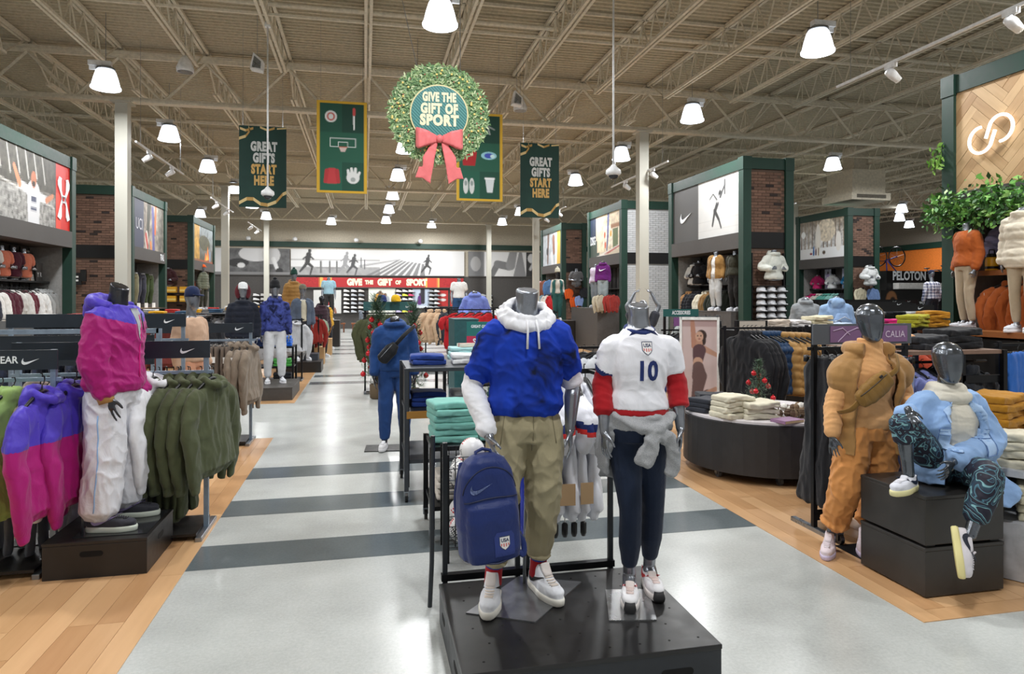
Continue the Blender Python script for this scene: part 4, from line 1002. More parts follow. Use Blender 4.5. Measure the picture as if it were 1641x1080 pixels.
# shoes ------------------------------------------------------------------
def shoe_meshes(style):
    """toe towards -y, heel at y=+.13, sole on z=0"""
    L = .285; out = {}
    n = 24
    def sec(w0, z, l0, l1, toe=1.0):
        pts = []
        for i in range(n):
            a = 2*PI*i/n; c_, s_ = math.cos(a), math.sin(a)
            y = l0+(l1-l0)*(.5+.5*c_); wy = .90+.16*math.exp(-((y+.055)/.06)**2)-.10*math.exp(-((y-.04)/.05)**2)
            pts.append((w0*wy*math.copysign(abs(s_)**.7, s_), y, z))
        return pts
    th = {'high': .032, 'runner': .036, 'air': .034}[style]
    so = MB(); so.loft([sec(.044, 0, -.145, .128), sec(.047, .006, -.15, .132), sec(.048, th*.7, -.152, .134), sec(.045, th, -.149, .130)])
    out['sole'] = so.mesh(smooth=True)
    up = MB(); top = .112 if style == 'high' else .080
    up.loft([sec(.043, th*.6, -.146, .127), sec(.044, th+.015, -.143, .126), sec(.041, th+.035, -.118, .124)])
    if style == 'high': up.loft([sec(.040, th+.02, -.125, .123), sec(.036, th+.05, -.062, .118), sec(.034, th+.09, -.005, .11), sec(.036, top+.02, .008, .112)])
    else: up.loft([sec(.040, th+.02, -.125, .123), sec(.037, th+.045, -.075, .12), sec(.034, top, -.012, .116), sec(.033, top+.012, .0, .122)])
    up.ell((0, -.095, th+.016), (.040, .05, .026))
    out['upper'] = fuse(up, .005, 4)
    to = MB(); zt = (top+.026) if style == 'high' else top+.02
    limb(to, [(0, -.040, top-.014), (0, -.018, top+.004), (0, -.004, zt)], [(.020, .006), (.023, .007), (.022, .006)], 10, 3, ref=(0, -1, 1))
    out['tongue'] = to.mesh(smooth=True)
    la = MB(); tm = bmesh.new(); tm.from_mesh(out['upper']); bvh = BVHTree.FromBMesh(tm)
    def dn(x, y):
        h = bvh.ray_cast(Vector((x, y, .4)), Vector((0, 0, -1)), .5); return (x, y, (h[0].z if h[0] is not None else .08)+.003)
    for i in range(6):
        y = -.098+.062*i/5; sx = .017+.003*i/5; la.tube([dn(-sx, y+.006), dn(-sx*.5, y+.001), dn(0, y), dn(sx*.5, y+.001), dn(sx, y+.006)], .0036, 5)
    tm.free(); out['laces'] = la.mesh(smooth=True)
    for s in (-1, 1):
        out['swoosh_'+('left' if s < 0 else 'right')] = conform_side(out['upper'], s, th)
    if style == 'runner':
        tc = MB(); tc.loft([sec(.030, .004, -.156, -.12), sec(.034, .018, -.157, -.12), sec(.026, th+.016, -.150, -.12)]); out['toe_cap'] = tc.mesh(smooth=True)
    return out
def conform_side(upper, s, th):
    tm = bmesh.new(); tm.from_mesh(upper); bvh = BVHTree.FromBMesh(tm)
    bm = bmesh.new(); vs = [bm.verts.new(((0, .095-x*.155, th+.010+y*.15))) for x, y in SWOOSH]; bm.faces.new(vs); bmesh.ops.triangulate(bm, faces=bm.faces[:])
    bmesh.ops.subdivide_edges(bm, edges=bm.edges[:], cuts=2); bmesh.ops.triangulate(bm, faces=bm.faces[:])
    for v in bm.verts:
        h = bvh.ray_cast(Vector((s*.3, v.co.y, v.co.z)), Vector((-s, 0, 0)), .5)
        v.co.x = (h[0].x+s*.0022) if h[0] is not None else s*.03
    me = bpy.data.meshes.new('swoosh'); bm.to_mesh(me); bm.free(); tm.free(); return me
SHOES = {k: shoe_meshes(k) for k in ('high', 'runner', 'air')}
def shoe(parent, style, loc, rz, cols, tilt=(0, 0), s=1.0, label=None):
    """cols: upper, sole, laces, swoosh, tongue"""
    d = SHOES[style]
    sh = ob('shoe', d['upper'], parent, loc, (tilt[0], tilt[1], rz), mat(cols[0], .6, 0, 'fabric', amp=.04), label=label)
    sh.scale = (s, s, s)
    ob('sole', d['sole'], sh, m=mat(cols[1], .6)); ob('tongue', d['tongue'], sh, m=mat(cols[4], .7, 0, 'fabric')); ob('laces', d['laces'], sh, m=mat(cols[2], .8))
    for q in ('swoosh_left', 'swoosh_right'): ob('side_stripe', d[q], sh, m=mat(cols[3], .5))
    if 'toe_cap' in d: ob('toe_cap', d['toe_cap'], sh, m=mat('#17171a', .6))
    return sh

# hanging garments ---------------------------------------------------------
def hang_top(seed, length=.70, sleeve=.62, w=.25, hood=False, thick=.05, puff=0, vox=.013, flare=.0, collar=False):
    rg = random.Random(seed); mb = MB(); sd, up = np.array((1., 0, 0)), np.array((0, 0, 1.)); rings = []
    for z, a, b in ((-.07, .055, .035), (-.10, .085, .04), (-.125, .15, thick*.7), (-.155, .20, thick*.8), (-.20, w*.86, thick*.85), (-.35, w*.84, thick), (-.55, w*.88+flare*.5, thick*1.1), (-length, w*.94+flare, thick*1.2), (-length-.012, w*.94+flare, thick*1.2)):
        rings.append(ring(np.array((0, .014*math.sin(z*8+seed), z)), sd, up, a, b*rg.uniform(.85, 1.15), 20, 2.6))
    mb.loft(rings)
    if not puff: mb.loft([ring(np.array((0, 0, z)), sd, up, w*k+flare, thick*k2, 20, 2.6) for z, k, k2 in ((-length-.005, .86, .95), (-length-.06, .84, .9))])      # ribbed hem
    if sleeve:
        for s in (-1, 1):
            fy = rg.uniform(-.06, .02); ex = rg.uniform(-.03, .03); k = 1.2 if puff else 1
            pts = [(s*.15, 0, -.165), (s*.225, 0, -.22), (s*(w+.03), fy*.4, -.16-sleeve*.35), (s*(w+.035+ex), fy*1.1, -.16-sleeve*.65), (s*(w+.0+ex), fy, -.16-sleeve*.98)]
            limb(mb, pts, [(.07, thick*.7), (.082*k, thick*.85), (.080*k, .042*k), (.072*k, .038), (.050, .032)], 12, 4, ref=(0, 1, 0))
            if sleeve > .4: limb(mb, [pts[-1], (pts[-1][0]-s*.004, fy, -.16-sleeve-.055)], [(.043, .028), (.040, .026)], 10, 1, ref=(0, 1, 0))
    if hood: mb.ell((0, .05, -.11), (.11, .045, .10)); mb.tube([(.09*math.cos(a), -.02+.06*math.sin(a), -.075+.03*math.sin(a)) for a in np.linspace(0, 2*PI, 14, endpoint=False)], .024, 8, closed=True)
    if collar: mb.loft([ring(np.array((0, 0, z)), sd, up, a, b, 16) for z, a, b in ((-.10, .085, .05), (-.05, .08, .05), (-.03, .07, .045))])
    wr = [folds(.017, (15, 11, 4.5), seed, tilt=.2)]
    if puff: wr = [folds(.007, (12, 9, 12), seed), quilt(.016, .085)]
    return fuse(mb, vox, 3, wr)
def hang_pants(seed, length=1.0, w=.19, folded=False, vox=.014):
    mb = MB(); sd, up = np.array((1., 0, 0)), np.array((0, 0, 1.))
    mb.loft([ring(np.array((0, 0, z)), sd, up, a, b, 18, 3) for z, a, b in ((-.06, w*.95, .022), (-.10, w*.97, .026), (-.30, w*1.05, .032), (-.36, w*.9, .028))])
    for s in (-1, 1): limb(mb, [(s*w*.5, 0, -.2), (s*w*.55, .008*s, -.45), (s*w*.6, -.01*s, -.05-length)], [(w*.54, .032), (w*.48, .032), (w*.40, .03)], 12, 4)
    return fuse(mb, vox, 3, folds(.013, (18, 12, 3.2), seed, tilt=.12))
def hang_dress(seed, length=1.15, vox=.016):
    mb = MB(); sd, up = np.array((1., 0, 0)), np.array((0, 0, 1.))
    mb.loft([ring(np.array((0, 0, z)), sd, up, a, b, 18, 2.5) for z, a, b in ((-.06, .10, .03), (-.15, .16, .04), (-.5, .15, .04), (-.9, .20, .05), (-length, .25, .055))])
    return fuse(mb, vox, 4, folds(.018, (18, 12, 2.2), seed, tilt=.08))
def hanger_mesh(clips=False):
    mb = MB(); mb.tube([(0.0, 0, .03), (.022, 0, .028), (.028, 0, .008), (.018, 0, -.012), (0, 0, -.022), (0, 0, -.06)], .0035, 5)
    if clips: mb.tube([(-.17, 0, -.06), (.17, 0, -.06)], .006, 5); [mb.cbox((s*.15, 0, -.075), (.03, .03, .05)) for s in (-1, 1)]
    else: limb(mb, [(-.2, 0, -.13), (-.1, 0, -.085), (0, 0, -.055), (.1, 0, -.085), (.2, 0, -.13)], [.008, .012, .016, .012, .008], 6, 2)
    return mb.mesh(smooth=True)
HG = {False: hanger_mesh(), True: hanger_mesh(True)}
G = {}
for i in range(2):
    G['hoodie', i] = hang_top(10+i, .68, .62, .27, hood=True, thick=.062)
    G['shirt', i] = hang_top(20+i, .70, .60, .25, thick=.045)
    G['jersey', i] = hang_top(30+i, .72, .22, .25, thick=.035)
    G['jacket', i] = hang_top(40+i, .74, .64, .27, collar=True, thick=.07)
    G['puffer', i] = hang_top(50+i, .68, .60, .27, collar=True, thick=.095, puff=1)
    G['vest', i] = hang_top(60+i, .66, 0, .27, collar=True, thick=.085, puff=1)
    G['trousers', i] = hang_pants(70+i, 1.0)
    G['dress', i] = hang_dress(80+i)
TAGM = MB().prism([(-.022, -.035), (.022, -.035), (.022, .035), (-.022, .035)], 'x', -.001, .001).mesh()
def hang(kind, loc, rz, m, label, group, s=1.0, tagit=False, cat=None, mats2=None, name=None):
    i = rs.randrange(2)
    t = thing({'hoodie': 'hooded_sweatshirt', 'shirt': 'long_sleeved_shirt', 'jersey': 'jersey', 'jacket': 'jacket', 'puffer': 'puffer_jacket', 'vest': 'puffer_vest', 'trousers': 'trousers', 'dress': 'dress'}[kind] if not name else name, label, cat or {'hoodie': 'hoodie', 'shirt': 'shirt', 'jersey': 'jersey', 'jacket': 'jacket', 'puffer': 'jacket', 'vest': 'vest', 'trousers': 'trousers', 'dress': 'dress'}[kind], loc, rz, group, s)
    ob('garment', G[kind, i], t, m=m)
    ob('hanger', HG[kind in ('trousers', 'dress')], t, m=M_PLASTK)
    if tagit: ob('price_tag', TAGM, t, (-.28 if kind != 'trousers' else -.2, -.03, -.22), m=M_WHITE)
    return t
def hang_row(kind, colour, n, p0, p1, rz, noun, where, group, m=None, s=1.0, tags=(), jit=.05):
    """n garments on a rail from p0 to p1; noun like 'olive hooded sweatshirt', where like 'on the near left rack', counted from p0"""
    m = m or fab(colour); out = []
    for i in range(n):
        t_ = i/(n-1) if n > 1 else .5; p = lerp(p0, p1, t_)
        lb = ('%s %s' % (noun, where)) if n == 1 else '%s %s, %s' % (noun, where, ('nearest the rail end' if i == 0 else '%s from the rail end' % ordn(i)))
        out.append(hang(kind, tuple(p), rz+rs.uniform(-jit, jit), m, lb, group, s*rs.uniform(.97, 1.03), i in tags))
    return out

# folded stacks --------------------------------------------------------------
def folded_mesh(seed, w=.30, d=.26, h=.045, soft=1.0, vox=.009):
    mb = MB(); rg = random.Random(seed)
    for k in range(2):
        z0 = h*k/2; rings = []
        for x in np.linspace(-w/2, w/2, 9):
            e = .004*math.sin(x*20+seed+k)
            rings.append([(x, y*d/2+e+rg.uniform(-.004, .004)*soft, z0+h/4+zz*h/4+.004*soft*math.sin(x*17+seed*2)) for y, zz in ((-1.02, 0), (-1, -.7), (-.9, -1), (0, -1), (.9, -1), (1, -.7), (1.02, 0), (1, .7), (.9, 1), (0, 1.05), (-.9, 1), (-1, .7))])
        mb.loft(rings)
    return fuse(mb, vox, 3, folds(.003*soft, (9, 9, 20), seed))
FO = [folded_mesh(1), folded_mesh(2), folded_mesh(3, .32, .28, .055, 2.2), folded_mesh(4, .31, .25, .05, 2.0)]
def stack(x, y, z, n, m, noun, where, group, rz=0, soft=False, h=None, s=1.0, name='folded_sweater', cat='sweater', ms=None):
    for i in range(n):
        me = FO[(2 if soft else 0)+rs.randrange(2)]
        hh = (.052 if soft else .044)*s
        o = ob(name, me, None, (x+rs.uniform(-.012, .012), y+rs.uniform(-.012, .012), z+i*hh), (0, 0, rz+rs.uniform(-.1, .1)), m=(ms[i] if ms else m)); o.scale = (s, s, s)
        pos = 'on its own' if n == 1 else ('topmost' if i == n-1 else ('at the bottom' if i == 0 else '%s from the bottom' % ordn(i)))
        tag(o, '%s %s, %s' % (noun, where, pos), cat, group)
    return z+n*hh
# ================================================================== open jackets, crest, bags
def shell(mb, J, T, t0, t1, ease, thick, gap, prof=None, n=22):
    side = frame(J); ax = J['pelvis']-J['nb']; ts = [r[0] for r in T]; rings = []
    up = -ax/np.linalg.norm(ax); sd = side-up*np.dot(side, up); sd /= np.linalg.norm(sd); bk = np.cross(up, sd)
    for t in np.linspace(t0, t1, 14):
        q = (t-t0)/(t1-t0); a = np.interp(t, ts, [r[1] for r in T]); b = np.interp(t, ts, [r[2] for r in T])
        e = ease+(np.interp(q, *prof) if prof else 0); gl, gr = gap(q) if callable(gap) else gap
        th = np.linspace(-PI/2+gr, 1.5*PI-gl, n); c = J['nb']+ax*t
        o = [tuple(c+sd*(a+e)*math.cos(x)+bk*(b+e)*math.sin(x)) for x in th]
        i = [tuple(c+sd*(a+e-thick)*math.cos(x)+bk*(b+e-thick)*math.sin(x)) for x in th[::-1]]
        rings.append(o+i)
    mb.loft(rings); return mb
def crest(sz):
    """shield: navy rim, white field, letters over red stripes; flat pieces facing -y"""
    out = []
    def sh(k): return [(-.42*k*sz, .5*k*sz), (.42*k*sz, .5*k*sz), (.42*k*sz, -.15*k*sz), (.25*k*sz, -.38*k*sz), (0, -.55*k*sz), (-.25*k*sz, -.38*k*sz), (-.42*k*sz, -.15*k*sz)]
    out.append((MB().quad([(x, -.0, z) for x, z in sh(1.0)]).mesh(), '#3b4560', .0025)); out.append((MB().quad([(x, 0, z) for x, z in sh(.88)]).mesh(), '#e8e6e6', .0035))
    st = MB()
    for i in range(4):
        x = (-.27+i*.18)*sz; st.quad([(x-.045*sz, 0, -.02*sz), (x-.045*sz, 0, -.30*sz+abs(x)*.4), (x+.045*sz, 0, -.30*sz+abs(x)*.4), (x+.045*sz, 0, -.02*sz)][::-1])
    out.append((st.mesh(), '#d0716c', .0045)); out.append((text_mesh('USA', .26*sz, .9, .05), '#3b4560', .0045, .2*sz))
    return out
def put_crest(parent, target, origin, nrm, sz, up=(0, 0, 1)):
    first = None
    for p in crest(sz):
        o = V3(origin)+V3(up)*(p[3] if len(p) > 3 else 0)
        c = ob('crest' if first is None else ('crest_letters' if len(p) > 3 else 'crest_field'), conform(p[0], target, o, nrm, up, p[2]), parent, m=mat(p[1], .6)); first = first or c
def tube_part(name, parent, pts, r, m, n=8, closed=False): return ob(name, MB().tube(pts, r, n, closed=closed).mesh(smooth=True), parent, m=m)
def on_skin(target, pts, nrm, off=.004):
    tm = bmesh.new(); tm.from_mesh(target); bvh = BVHTree.FromBMesh(tm); n = Vector(nrm).normalized(); out = []
    for p in pts:
        h = bvh.ray_cast(Vector(p)+n*.5, -n, 1.0); out.append(tuple((h[0]+n*off) if h[0] is not None else Vector(p)))
    tm.free(); return out

# ================================================================== FRONT PLATFORM AND ITS TWO MANNEQUINS
t = thing('display_platform', 'low wide black platform with small holes carrying the two football mannequins', 'platform', (0.95, 3.115, 0))
pw2, pd2 = .57, .445
ob('top_board', MB().box(-pw2, pw2, -pd2, pd2, .178, .2).mesh(), t, m=M_PLAT, bevel=.004)
for y, nm in ((-pd2, 'front_board'), (pd2-.02, 'back_board')):
    ob(nm, MB().box(-pw2+.004, pw2-.004, y+.003, y+.02-.003, 0.0, .178).mesh(), t, m=mat('#23272d', .45, 0, 'brushed'))
for x in (-pw2+.003, pw2-.02): ob('side_board', MB().box(x, x+.017, -pd2+.02, pd2-.02, 0.0, .178).mesh(), t, m=mat('#23272d', .45, 0, 'brushed'))
ho = MB()
for i in range(8):
    for j in range(6):
        x, y = -pw2+.10+i*.138+(.05 if j % 2 else 0), -pd2+.08+j*.145
        if x < pw2-.03: ho.prism([(x+.006*math.cos(a), y+.006*math.sin(a)) for a in np.linspace(0, 2*PI, 8, endpoint=False)], 'z', .1995, .2006)
ob('peg_holes', ho.mesh(), t, m=mat('#050505', .9), kind='stuff')
def slot(parent, x, y, z, w, ax='y', sgn=-1, h=.034):
    pts = [(w/2-h/2+h/2*math.cos(a), h/2*math.sin(a)) for a in np.linspace(-PI/2, PI/2, 8)]+[(-w/2+h/2+h/2*math.cos(a), h/2*math.sin(a)) for a in np.linspace(PI/2, 1.5*PI, 8)]
    o = MB()
    if ax == 'y': o.prism([(x+a, z+b) for a, b in pts], 'y', y-.0015, y+.0015)
    else: o.prism([(y+a, z+b) for a, b in pts], 'x', x-.0015, x+.0015)
    ob('hand_slot', o.mesh(), parent, m=mat('#020202', .9))
slot(t, .36, -pd2+.003, .10, .15); slot(t, -pw2+.003, -.22, .10, .13, 'x'); slot(t, -pw2+.003, .25, .10, .11, 'x')

# --- man in blue
LA = (.76, 3.36, .2)
JA = joints('M', nt=(.044, -.035, 1.551), nb=(.038, -.034, 1.40), sa=(-.118, -.014, 1.315), sb=(.198, -.052, 1.315), ea=(-.228, .024, 1.06), wa=(-.177, -.160, .845), ta=(-.138, -.221, .70), eb=(.294, -.008, 1.06), wb=(.250, -.099, .850), tb=(.243, -.140, .68),
            pelvis=(.036, -.035, .86), ha=(-.05, -.03, .84), hb=(.125, -.045, .84), ka=(-.105, -.09, .48), kb=(.12, -.06, .48), aa=(-.135, -.045, .10), ab=(.113, .018, .10), fa=(-.31, -.95, 0), fb=(.24, -.97, 0))
A = figure('headless man mannequin in blue tie dye top and khaki trousers on the front platform', 'M', LA, JA, voxel=.006, curls=(.45, .22))
BLUE = mat('#1238a8', .8, 0, 'tiedye', scale=5.5, color2='#0a1430')
wt = fab('#e4e5ea')
jm_ = top_mesh(A, hem=.87, ease=.02, sl=(.40, .40), slr=((.076, .070, .066),)*2, wr=.017, seed=8, k=(9, 9, 11), prof=([0, .08, .5, .85, .95, 1.0], [.0, .0, .012, .03, .03, .008]))
jk = ob('pullover', jm_, A.root, m=BLUE, label='blue and black tie dye pullover')
hd_ = MB(); c = V3(JA['nb'])+V3((0, 0, .01))
hd_.tube([tuple(c+V3((.118*math.cos(a), .005+.105*math.sin(a), .004+.05*math.sin(a)))) for a in np.linspace(0, 2*PI, 24, endpoint=False)], .029, 12, closed=True)
hd_.tube([tuple(c+V3((.098*math.cos(a), .0+.085*math.sin(a), .038+.045*math.sin(a)))) for a in np.linspace(0, 2*PI, 24, endpoint=False)], .020, 10, closed=True)
hd_.ell(tuple(c+V3((0, .12, -.01))), (.12, .06, .11))
hood = ob('hood', fuse(hd_, .007, 3, folds(.014, (16, 16, 12), 2)), A.root, m=wt, label='white hood')
for s in (-1, 1): tube_part('drawstring', hood, [tuple(c+V3((s*.022, -.118, -.01))), tuple(c+V3((s*.026, -.148, -.06))), tuple(c+V3((s*.03, -.155, -.15)))], .0055, wt, 6)
for s, a_, b_, rr2 in (('a', .33, .97, (.055, .056, .046)), ('b', .33, .53, (.055, .062, .060))):
    full = [JA['s'+s], lerp(JA['s'+s], JA['e'+s], .5), JA['e'+s], lerp(JA['e'+s], JA['w'+s], .5), JA['w'+s]]
    e1 = cut_path(full, b_); s1 = cut_path(full, a_); pts = [s1[-1]]+[p for p in e1 if p[2] < s1[-1][2]-.02]
    mb = MB(); limb(mb, pts, [np.interp(i/(len(pts)-1), [0, .5, 1], rr2) for i in range(len(pts))], 14, 4)
    if s == 'a': limb(mb, [lerp(pts[-1], pts[-2], .25), pts[-1]], [.052, .046], 12, 1)
    ob('sleeve', fuse(mb, .007, 3, folds(.008, (10, 10, 20), 4)), A.root, m=wt, label='white sleeve')
KH = fab('#a39a7c', amp=.05)
pm_ = pants_mesh(A, waist=.80, f=(.87, .87), r=(.106, .098, .084, .070, .056), wr=.016, seed=6, k=(11, 11, 8))
pt = ob('trousers', pm_, A.root, m=KH, label='khaki trousers with rolled cuffs')
for s in 'ab':
    cp = cut_path([JA['h'+s], JA['k'+s], JA['a'+s]], .87)[-1]; up_ = lerp(JA['k'+s], JA['a'+s], .7)
    mb = MB(); limb(mb, [lerp(cp, up_, .25), lerp(cp, up_, .1), cp], [.060, .066, .062], 14, 2); ob('cuff', fuse(mb, .007, 2, folds(.006, (10, 10, 20), 3)), pt, m=KH)
fr_n = (-.1, -1, 0)
tube_part('fly_seam', pt, on_skin(pm_, [(.045, -.15, .93-i*.03) for i in range(7)], fr_n, .001), .0025, fab('#857d63'), 5)
for sx, x0 in ((-1, -.09), (1, .15)): tube_part('pocket_seam', pt, on_skin(pm_, [(x0+sx*.02*i/5, -.1, .93-.028*i) for i in range(6)], fr_n, .001), .0025, fab('#857d63'), 5)
for s, th, cx, cy in (('a', -18, -.155, -.112), ('b', 14, .13, -.048)):
    an = JA['a'+s]; kn = JA['k'+s]
    mb = MB(); limb(mb, [lerp(an, kn, .32), lerp(an, kn, .1), an+V3((0, 0, -.02))], [.046, .044, .046], 12, 3); sk = ob('sock', fuse(mb, .006, 2), A.root, m=fab('#a81b25'), label='red sock with blue top band')
    mb = MB(); limb(mb, [lerp(an, kn, .34), lerp(an, kn, .20)], [.0495, .0485], 14, 1); ob('sock_band', mb.mesh(smooth=True), sk, m=fab('#1f3a96'))
    shoe(A.root, 'high', (cx, cy, .004), R(th), ('#e6e9ef', '#e8e6dc', '#efe4da', '#15161a', '#e6deda'), s=1.14, label='white high top trainer with a black side stripe')
mbp = MB(); mbp.prism([(.47-.76, 3.19-3.36), (.77-.76, 3.03-3.36), (1.12-.76, 3.41-3.36), (.81-.76, 3.55-3.36)], 'z', 0, .006)
ob('base_plate', mbp.mesh(), A.root, m=mat('#8d8f92', .32, .85, 'brushed'))
tube_part('support_rod', A.root, [(.06, .10, .006), (.06, .06, .5), (.05, .0, .8)], .009, M_STEEL)
# backpack hanging from his hand
NAVY = nyl('#1b2c63')
bp = thing('backpack', 'navy backpack with a pale swoosh and a crest, held by the man mannequin in blue', 'backpack', (.565, 3.075, .515), R(8))
bp.rotation_euler = (R(2), R(-4), R(8))
mb = MB(); sd, up = V3((1, 0, 0)), V3((0, 0, 1))
mb.loft([ring(V3((0, 0, z)), sd, up, a, b, 24, 3.4) for z, a, b in ((0, .125, .065), (.02, .142, .085), (.15, .145, .09), (.30, .138, .085), (.40, .12, .075), (.45, .09, .06), (.475, .05, .035))])
mb.loft([ring(V3((0, -.065, z)), sd, up, a, b, 24, 3.2) for z, a, b in ((.012, .118, .05), (.06, .128, .06), (.20, .125, .055), (.26, .115, .045), (.275, .09, .03))])
bpm = fuse(mb, .007, 4, folds(.005, (8, 8, 8), 9))
ob('bag_body', bpm, bp, m=NAVY)
tube_part('zip', bp, on_skin(bpm, [(-.125+.25*i/14, -.1, .285+.012*math.sin(i/14*PI)) for i in range(15)], (0, -1, 0), .001), .003, mat('#101a3c', .5), 6)
tube_part('zip', bp, on_skin(bpm, [(.128*math.cos(a), -.05, .30+.13*math.sin(a)) for a in np.linspace(.15, PI-.15, 16)], (0, -1, .15), .001), .003, mat('#101a3c', .5), 6)
ob('emblem', conform(swoosh_mesh(.105, 0), bpm, (-.045, -.1, .345), (0, -1, .1)), bp, m=mat('#7d8fc0', .5), label='pale blue swoosh')
pa = MB(); pa.quad([(x, 0, z) for x, z in [(-.048, -.06), (.048, -.06), (.048, .03), (.035, .05), (-.035, .05), (-.048, .03)]]); ob('patch', conform(pa.mesh(), bpm, (.035, -.1, .10), (0, -1, 0), off=.002), bp, m=nyl('#2b3b7c'))
put_crest(bp, bpm, (.035, -.12, .10), (0, -1, 0), .062)
tube_part('handle', bp, [(-.04, .0, .46), (-.035, .02, .485), (0, .025, .495), (.035, .02, .485), (.04, .0, .46)], .008, NAVY)
mb = MB(); limb(mb, [(.11, .02, .10), (.165, .0, .04), (.16, -.02, -.02), (.135, -.02, .0)], [(.014, .005)]*4, 8, 4); ob('side_strap', mb.mesh(smooth=True), bp, m=NAVY)
mb = MB(); limb(mb, [(-.08, .06, .43), (-.11, .085, .25), (-.10, .07, .05)], [(.026, .01)]*3, 8, 4); ob('shoulder_strap', mb.mesh(smooth=True), bp, m=NAVY)
limb_ = MB(); limb(limb_, [(-.13, -.05, .02), (0, -.125, .012), (.13, -.05, .02)], [(.004, .006)]*3, 8, 4); ob('bottom_piping', limb_.mesh(smooth=True), bp, m=mat('#101a3c', .5))

# --- woman in white football shirt
LB = (1.33, 3.18, .2)
JB = joints('F', nt=(-.015, -.069, 1.475), nb=(-.009, -.065, 1.365), sa=(-.150, -.053, 1.262), sb=(.136, -.083, 1.262), ea=(-.186, -.031, 1.075), wa=(-.207, -.109, .875), ta=(-.216, -.148, .715), eb=(.190, -.072, 1.075), wb=(.168, -.150, .885), tb=(.150, -.185, .725),
            pelvis=(-.02, -.062, .87), ha=(-.085, -.05, .83), hb=(.05, -.06, .83), ka=(-.055, -.065, .47), kb=(.085, -.02, .47), aa=(-.02, .035, .10), ab=(.125, .12, .10), fa=(-.37, -.93, 0), fb=(-.14, -.99, 0))
B = figure('headless woman mannequin in white football shirt and navy leggings on the front platform', 'F', LB, JB, voxel=.006, curls=(.2, .2))
def jer_mi(ce):
    out = np.zeros(len(ce)); sl = np.abs(ce[:, 0]+.008) > .150
    d = (1.29-ce[:, 2])+np.abs(ce[:, 0])*.35+(ce[:, 1])*.5-.03
    out[sl & (d > .135) & (d < .165)] = 1; out[sl & (d >= .165) & (d < .18)] = 2; return out
sm_ = top_mesh(B, hem=.80, ease=.008, sl=(.30, .30), slr=((.058, .058, .058),)*2, wr=.007, seed=12, k=(8, 8, 12), mi=jer_mi, prof=([0, .1, .6, .9, 1.0], [.0, .002, .006, .012, .006]))
NV = fab('#1f2f66'); RD = fab('#a3161f')
sh_ = ob('football_shirt', sm_, B.root, m=[fab('#e6e7ee', amp=.03), NV, mat('#d8302c', .7)], label='white football shirt with navy collar')
cb = MB(); c = V3(JB['nb']); cb.tube([tuple(c+V3((.066*math.cos(a), -.004+.062*math.sin(a), -.012+.018*math.sin(a)))) for a in np.linspace(0, 2*PI, 20, endpoint=False)], .014, 8, closed=True); ob('collar', cb.mesh(smooth=True), sh_, m=NV)
yk = MB(); yk.prism([(-.075, .0), (-.02, .018), (.02, .018), (.075, .0), (.055, .022), (0, .036), (-.055, .022)], 'y', 0, .002)
nB = (-.1, -.99, 0)
ob('collar_print', conform(yk.mesh(), sm_, (-.018, -.2, 1.325), nB, off=.002), sh_, m=NV)
for i, ch in enumerate('10'):
    ob('shirt_number', conform(text_mesh(ch, .092, .85, .05), sm_, (-.045+i*.055, -.2, 1.155), nB), sh_, m=NV)
put_crest(sh_, sm_, (-.016, -.2, 1.268), nB, .062)
ru = MB(); torso_loft(ru, JB, TF, .70, .86, .012); ob('red_underlayer', fuse(ru, .008, 2, folds(.003, (5, 5, 18), 3)), B.root, m=RD, label='red undershirt hem')
for s, fr in (('a', .80), ('b', .76)):
    full = [JB['s'+s], lerp(JB['s'+s], JB['e'+s], .5), JB['e'+s], lerp(JB['e'+s], JB['w'+s], .5), JB['w'+s]]
    s1 = cut_path(full, .26)[-1]; pts = [s1]+[p for p in cut_path(full, fr) if p[2] < s1[2]-.02]
    mb = MB(); limb(mb, pts, [np.interp(i/(len(pts)-1), [0, .5, 1], (.049, .052, .046)) for i in range(len(pts))], 14, 4)
    ob('sleeve', fuse(mb, .007, 3, folds(.006, (6, 6, 24), 7)), B.root, m=RD, label='red sleeve')
lg_ = ob('leggings', pants_mesh(B, waist=.85, f=(.90, .90), r=(.090, .073, .056, .056, .040), wr=.0018, seed=3, ease=.008), B.root, m=mat('#16233a', .75, 0, 'fabric', amp=.05), label='navy leggings')
GRY = mat('#9fa1a4', .9, 0, 'heather')
sw = MB(); torso_loft(sw, JB, TF, .85, 1.0, .018); 
limb(sw, [(-.12, -.05, .93), (-.165, -.02, .84), (-.175, .0, .74), (-.165, .01, .66)], [(.035, .08), (.035, .095), (.03, .10), (.02, .08)], 12, 4)
limb(sw, [(0, .07, .92), (0, .085, .75), (0, .08, .60)], [(.15, .03), (.17, .03), (.16, .025)], 14, 3)
limb(sw, [(-.14, -.10, .935), (-.06, -.185, .895), (.02, -.20, .875)], [(.022, .04), (.022, .036), (.022, .026)], 12, 4)
limb(sw, [(.12, -.14, .935), (.07, -.18, .90), (.02, -.20, .875)], [(.022, .04), (.022, .034), (.022, .026)], 12, 4)
limb(sw, [(.015, -.205, .885), (-.005, -.215, .82), (-.045, -.21, .745), (-.055, -.205, .725)], [(.036, .018), (.044, .018), (.046, .016), (.042, .014)], 12, 4)
limb(sw, [(.03, -.20, .875), (.095, -.195, .82), (.115, -.185, .72), (.105, -.18, .66)], [(.028, .018), (.038, .018), (.042, .016), (.040, .014)], 12, 4)
sw.ell((.022, -.198, .88), (.034, .026, .030))
ob('tied_sweater', fuse(sw, .008, 3, folds(.016, (16, 16, 12), 11)), B.root, m=GRY, label='grey sweater tied round the waist')
